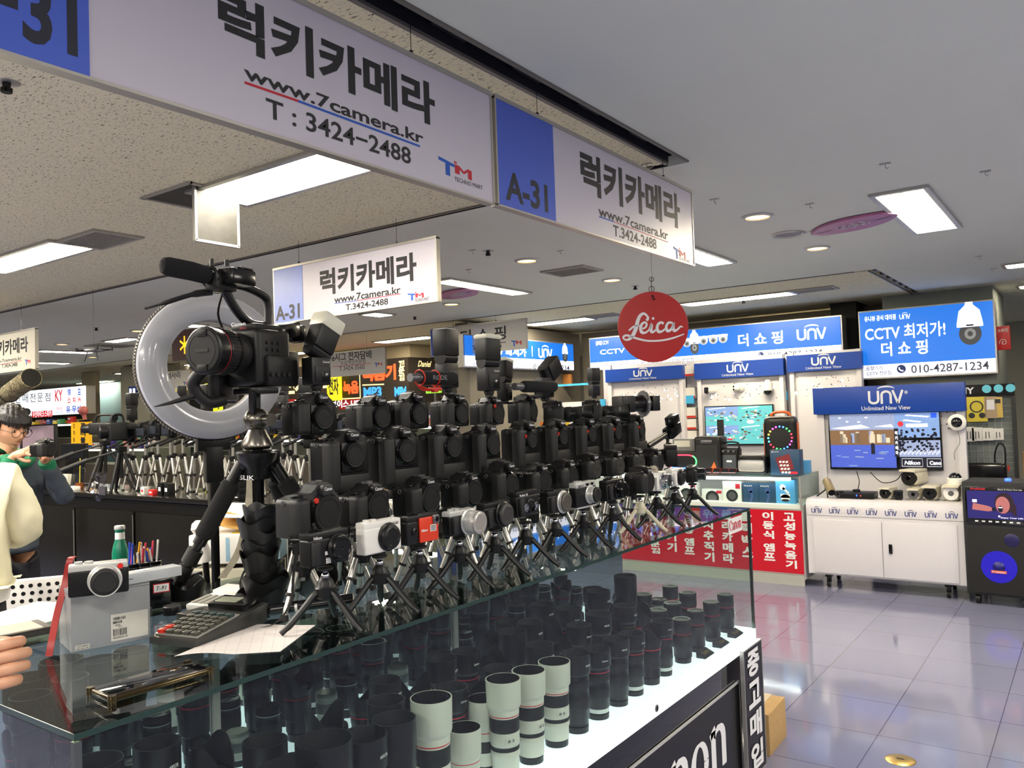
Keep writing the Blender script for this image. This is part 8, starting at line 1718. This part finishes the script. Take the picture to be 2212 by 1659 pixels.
    if with_hair:
        b_ = bmesh.new(); bmesh.ops.create_uvsphere(b_, u_segments=56, v_segments=40, radius=1); hr = random.Random(8)
        kill = []
        for v in b_.verts:
            x, y, z = v.co
            lim = .45 if y < -.35 else -.25 if y < .2 else -.62
            if z < lim: kill.append(v)
            j = 1 + .05 * math.sin(x * 17 + z * 9) * math.sin(y * 15) + hr.uniform(0, .035); v.co = Vector((x * .083 * j, y * .104 * j + .004, z * .126 * j + .004))
        bmesh.ops.delete(b_, geom=kill, context='VERTS')
        for k in range(60):
            a = hr.uniform(-1.0, 1.0); x = .07 * math.sin(a); y = -.098 * math.cos(a) + .006; q = M(); 
        bmesh.ops.transform(b_, matrix=hm, verts=b_.verts); me = bpy.data.meshes.new('hair'); b_.to_mesh(me); b_.free(); o = mesh_obj('hair', me, hair, t); sm = o.modifiers.new('s', 'SOLIDIFY'); sm.thickness = .005; sm.offset = 1
        # fringe locks
        q = M(); 
        for k in range(34):
            a = -1.15 + 2.3 * k / 33 + hr.uniform(-.04, .04); x, y = .080 * math.sin(a), -.098 * math.cos(a); l_ = hr.uniform(.014, .028)
            q.tube([hm @ V(x * .9, y * .85, .085), hm @ V(x * 1.02, y * 1.03, .060), hm @ V(x * 1.04 + .004, y * 1.06, .060 - l_)], [.010, .009, .002], 6)
        obj('fringe', q, hair, o)
    return t, hm
HAIR = mat('black_hair', (22, 18, 16), .5, noise=.3, scale=200)
GRJ = mat('grey_jacket_cloth', (70, 78, 88), .85, noise=.12, scale=60); CRJ = mat('cream_jacket_cloth', (214, 208, 178), .8, noise=.05, scale=8, bump=.3); DKT = mat('dark_trousers', (30, 30, 36), .85)
# man photographing: stands inside the island, faces +x
mp = on(22, 925, d=4.45); mc = on(90, 968, d=4.30)
base = Vector((mp.x - .04, mp.y, 0)); th = R(106)
inv = Matrix.Rotation(-th, 4, 'Z') @ Matrix.Translation(-base)
hd = inv @ mp; cc = inv @ mc
J = dict(head=hd, nb=V(hd.x * .4, .02, 1.40), ls=V(.19, 0, 1.35), rs=V(-.19, 0, 1.35), le=V(.24, -.16, 1.14), re=V(-.24, -.14, 1.14), lw=cc + V(.075, .075, -.055), rw=cc + V(-.085, .095, -.03))
t, hm = person('man in round glasses and grey jacket over green collar photographing with a black camera', base, th, GRJ, DKT, J, {'l': dict(d=(V(-.25, -1, .25), V(.9, 0, -.4)), curl=.75), 'r': dict(d=(V(.35, -1, .25), V(-.8, 0, .5)), curl=.7)}, head_rot=(.36, 0, -.12), hair=HAIR)
q = M()
for s in (-1, 1): q.torus((s * .031, -.108, .008), .0235, .0015, '-y', 28, 6)
q.tube([(-.008, -.110, .012), (0, -.113, .014), (.008, -.110, .012)], .0014, 6).tube([(.054, -.106, .012), (.076, -.05, .012), (.078, .01, .004)], .0014, 6).tube([(-.054, -.106, .012), (-.076, -.05, .012), (-.078, .01, .004)], .0014, 6)
bmesh.ops.transform(q.bm, matrix=hm, verts=q.bm.verts); obj('glasses', q, BLKG, t)
q = M()
for s in (-1, 1): q.ball((s * .030, -.082, .010), (.011, .006, .0045), 12, 8)
bmesh.ops.transform(q.bm, matrix=hm, verts=q.bm.verts); obj('eye', q, mat('eye_dark', (40, 28, 24), .2), t)
q = M()
for s in (-1, 1): q.tube([(s * .014, -.096, .030), (s * .030, -.094, .036), (s * .048, -.082, .031)], [.002, .0032, .0015], 6)
q.m(1).tube([(-.020, -.090, -.057), (0, -.0985, -.056), (.020, -.090, -.057)], [.002, .0045, .002], 8)
bmesh.ops.transform(q.bm, matrix=hm, verts=q.bm.verts); obj('brow_and_lip', q, [HAIR, mat('lip', (166, 100, 84), .5)], t)
obj('collar', M().tube(smooth([(-.08, -.02, 1.37), (-.07, -.09, 1.39), (0, -.12, 1.36), (.07, -.09, 1.39), (.08, -.02, 1.40), (.06, .07, 1.43), (-.06, .07, 1.43), (-.08, -.02, 1.38)], 5), .028, 10), mat('green_fabric', (14, 110, 72), .8, noise=.1), t)
for s in (-1, 1): w_ = J['lw'] if s == 1 else J['rw']; e_ = J['le'] if s == 1 else J['re']; obj('cuff', M().cyl(e_.lerp(w_, .80), e_.lerp(w_, .93), .042, .038, 16), MATS['green_fabric'], t)
index_kids(); dup(proto['smir'], mc + Vector((.02, 0, -.045)), th + .1, 'black camera held up by the man in glasses', 'camera in the hands of the man')
# person in the cream jacket, back turned, mostly outside the picture
pj = on(-86, 1100, d=3.42); base = Vector((pj.x, pj.y, 0)); th2 = R(58 + 180)
sh = on(52, 1003, d=3.42); inv = Matrix.Rotation(-th2, 4, 'Z') @ Matrix.Translation(-base)
elb = inv @ on(58, 1105, d=3.36); shl = inv @ on(30, 1018, d=3.42)
J = dict(head=V(0, -.02, 1.60), nb=V(0, 0, 1.44), rs=V(-.17, 0, 1.335), ls=V(.17, 0, 1.335), re=V(-.245, -.03, 1.10), le=V(.245, -.03, 1.10), lw=V(.12, -.27, 1.06), rw=V(-.12, -.27, 1.06))
if (inv @ sh).x > 0: pass
t, hm = person('person in puffy cream jacket and dark trousers with back turned at the picture edge', base, th2, CRJ, DKT, J, {'l': dict(d=(V(-.6, -1, 0), V(0, 0, 1)), curl=.6), 'r': dict(d=(V(.6, -1, 0), V(0, 0, 1)), curl=.6)}, hair=HAIR, puff=.022, hem=.90)
obj('shirt_hem', M().lathe([(.172, .83), (.178, .86), (.17, .90)], (0, 0, 0), seg=28), WHT, t); obj('jacket_waistband', M().lathe([(.175, .875), (.186, .89), (.186, .925), (.178, .94)], seg=32), CRJ, t)
# customer whose fist rests at the near end of the case
hw = on(-72, 1452, d=1.33); base = Vector((hw.x - .30, hw.y - .42, 0)); th3 = R(150); inv = Matrix.Rotation(-th3, 4, 'Z') @ Matrix.Translation(-base); wr = inv @ hw
fd = (inv.to_3x3() @ (on(20, 1432, d=1.31) - hw)); upv = (inv.to_3x3() @ (-ray(30, 1435)))
J = dict(head=V(0, -.02, 1.60), nb=V(0, 0, 1.44), ls=V(.19, 0, 1.37), rs=V(-.19, 0, 1.37), le=V(.26, -.05, 1.10), re=V(-.26, -.05, 1.10), lw=V(.24, -.24, .98), rw=wr)
J['lw'] = V(.24, -.24, .98)
if wr.x > 0: J['lw'], J['rw'] = wr, V(-.24, -.24, .98)
sd = 'l' if wr.x > 0 else 'r'
t, hm = person('customer outside the picture whose loose fist rests over the near end of the case', base, th3, mat('navy_cloth', (36, 40, 56), .85), DKT, J, {}, hair=HAIR)
# the fist itself, knuckles toward the aisle
q = {}; E = []
f_ = (on(20, 1432, d=1.31) - hw).normalized(); o_ = -ray(30, 1435).normalized(); o_ = (o_ - f_ * o_.dot(f_)).normalized(); s_ = f_.cross(o_); s_ = s_ if s_.z > 0 else -s_
q['w0'] = (hw - f_ * .07, (.030, .022)); q['w'] = (hw, (.030, .022)); q['p'] = (hw + f_ * .040, (.036, .020)); E += [('w0', 'w'), ('w', 'p')]
for i in range(4):
    off = (1.5 - i) * .0195; L = [.030, .034, .033, .026][i]; k = hw + f_ * (.066 - .003 * abs(i - 1)) + s_ * off + o_ * .006; q['k%d' % i] = (k, .0115); E.append(('p', 'k%d' % i)); a = k + f_ * L * .95 - o_ * .004 + s_ * .001; q['a%d' % i] = (a, .0105); b2 = a + f_ * L * .12 - o_ * L * .75; q['b%d' % i] = (b2, .0095); c2 = b2 - f_ * L * .65 - o_ * .006; q['c%d' % i] = (c2, .0085); E += [('k%d' % i, 'a%d' % i), ('a%d' % i, 'b%d' % i), ('b%d' % i, 'c%d' % i)]
q['t0'] = (hw + f_ * .025 + s_ * .034 - o_ * .012, .014); q['t1'] = (hw + f_ * .058 + s_ * .034 - o_ * .024, .0115); q['t2'] = (hw + f_ * .082 + s_ * .020 - o_ * .032, .0098); E += [('p', 't0'), ('t0', 't1'), ('t1', 't2')]
me = skin_mesh(q, E, 'p', 3); me.transform(Matrix.Rotation(-th3, 4, 'Z') @ Matrix.Translation(-base)); mesh_obj('hand', me, SKN, t)
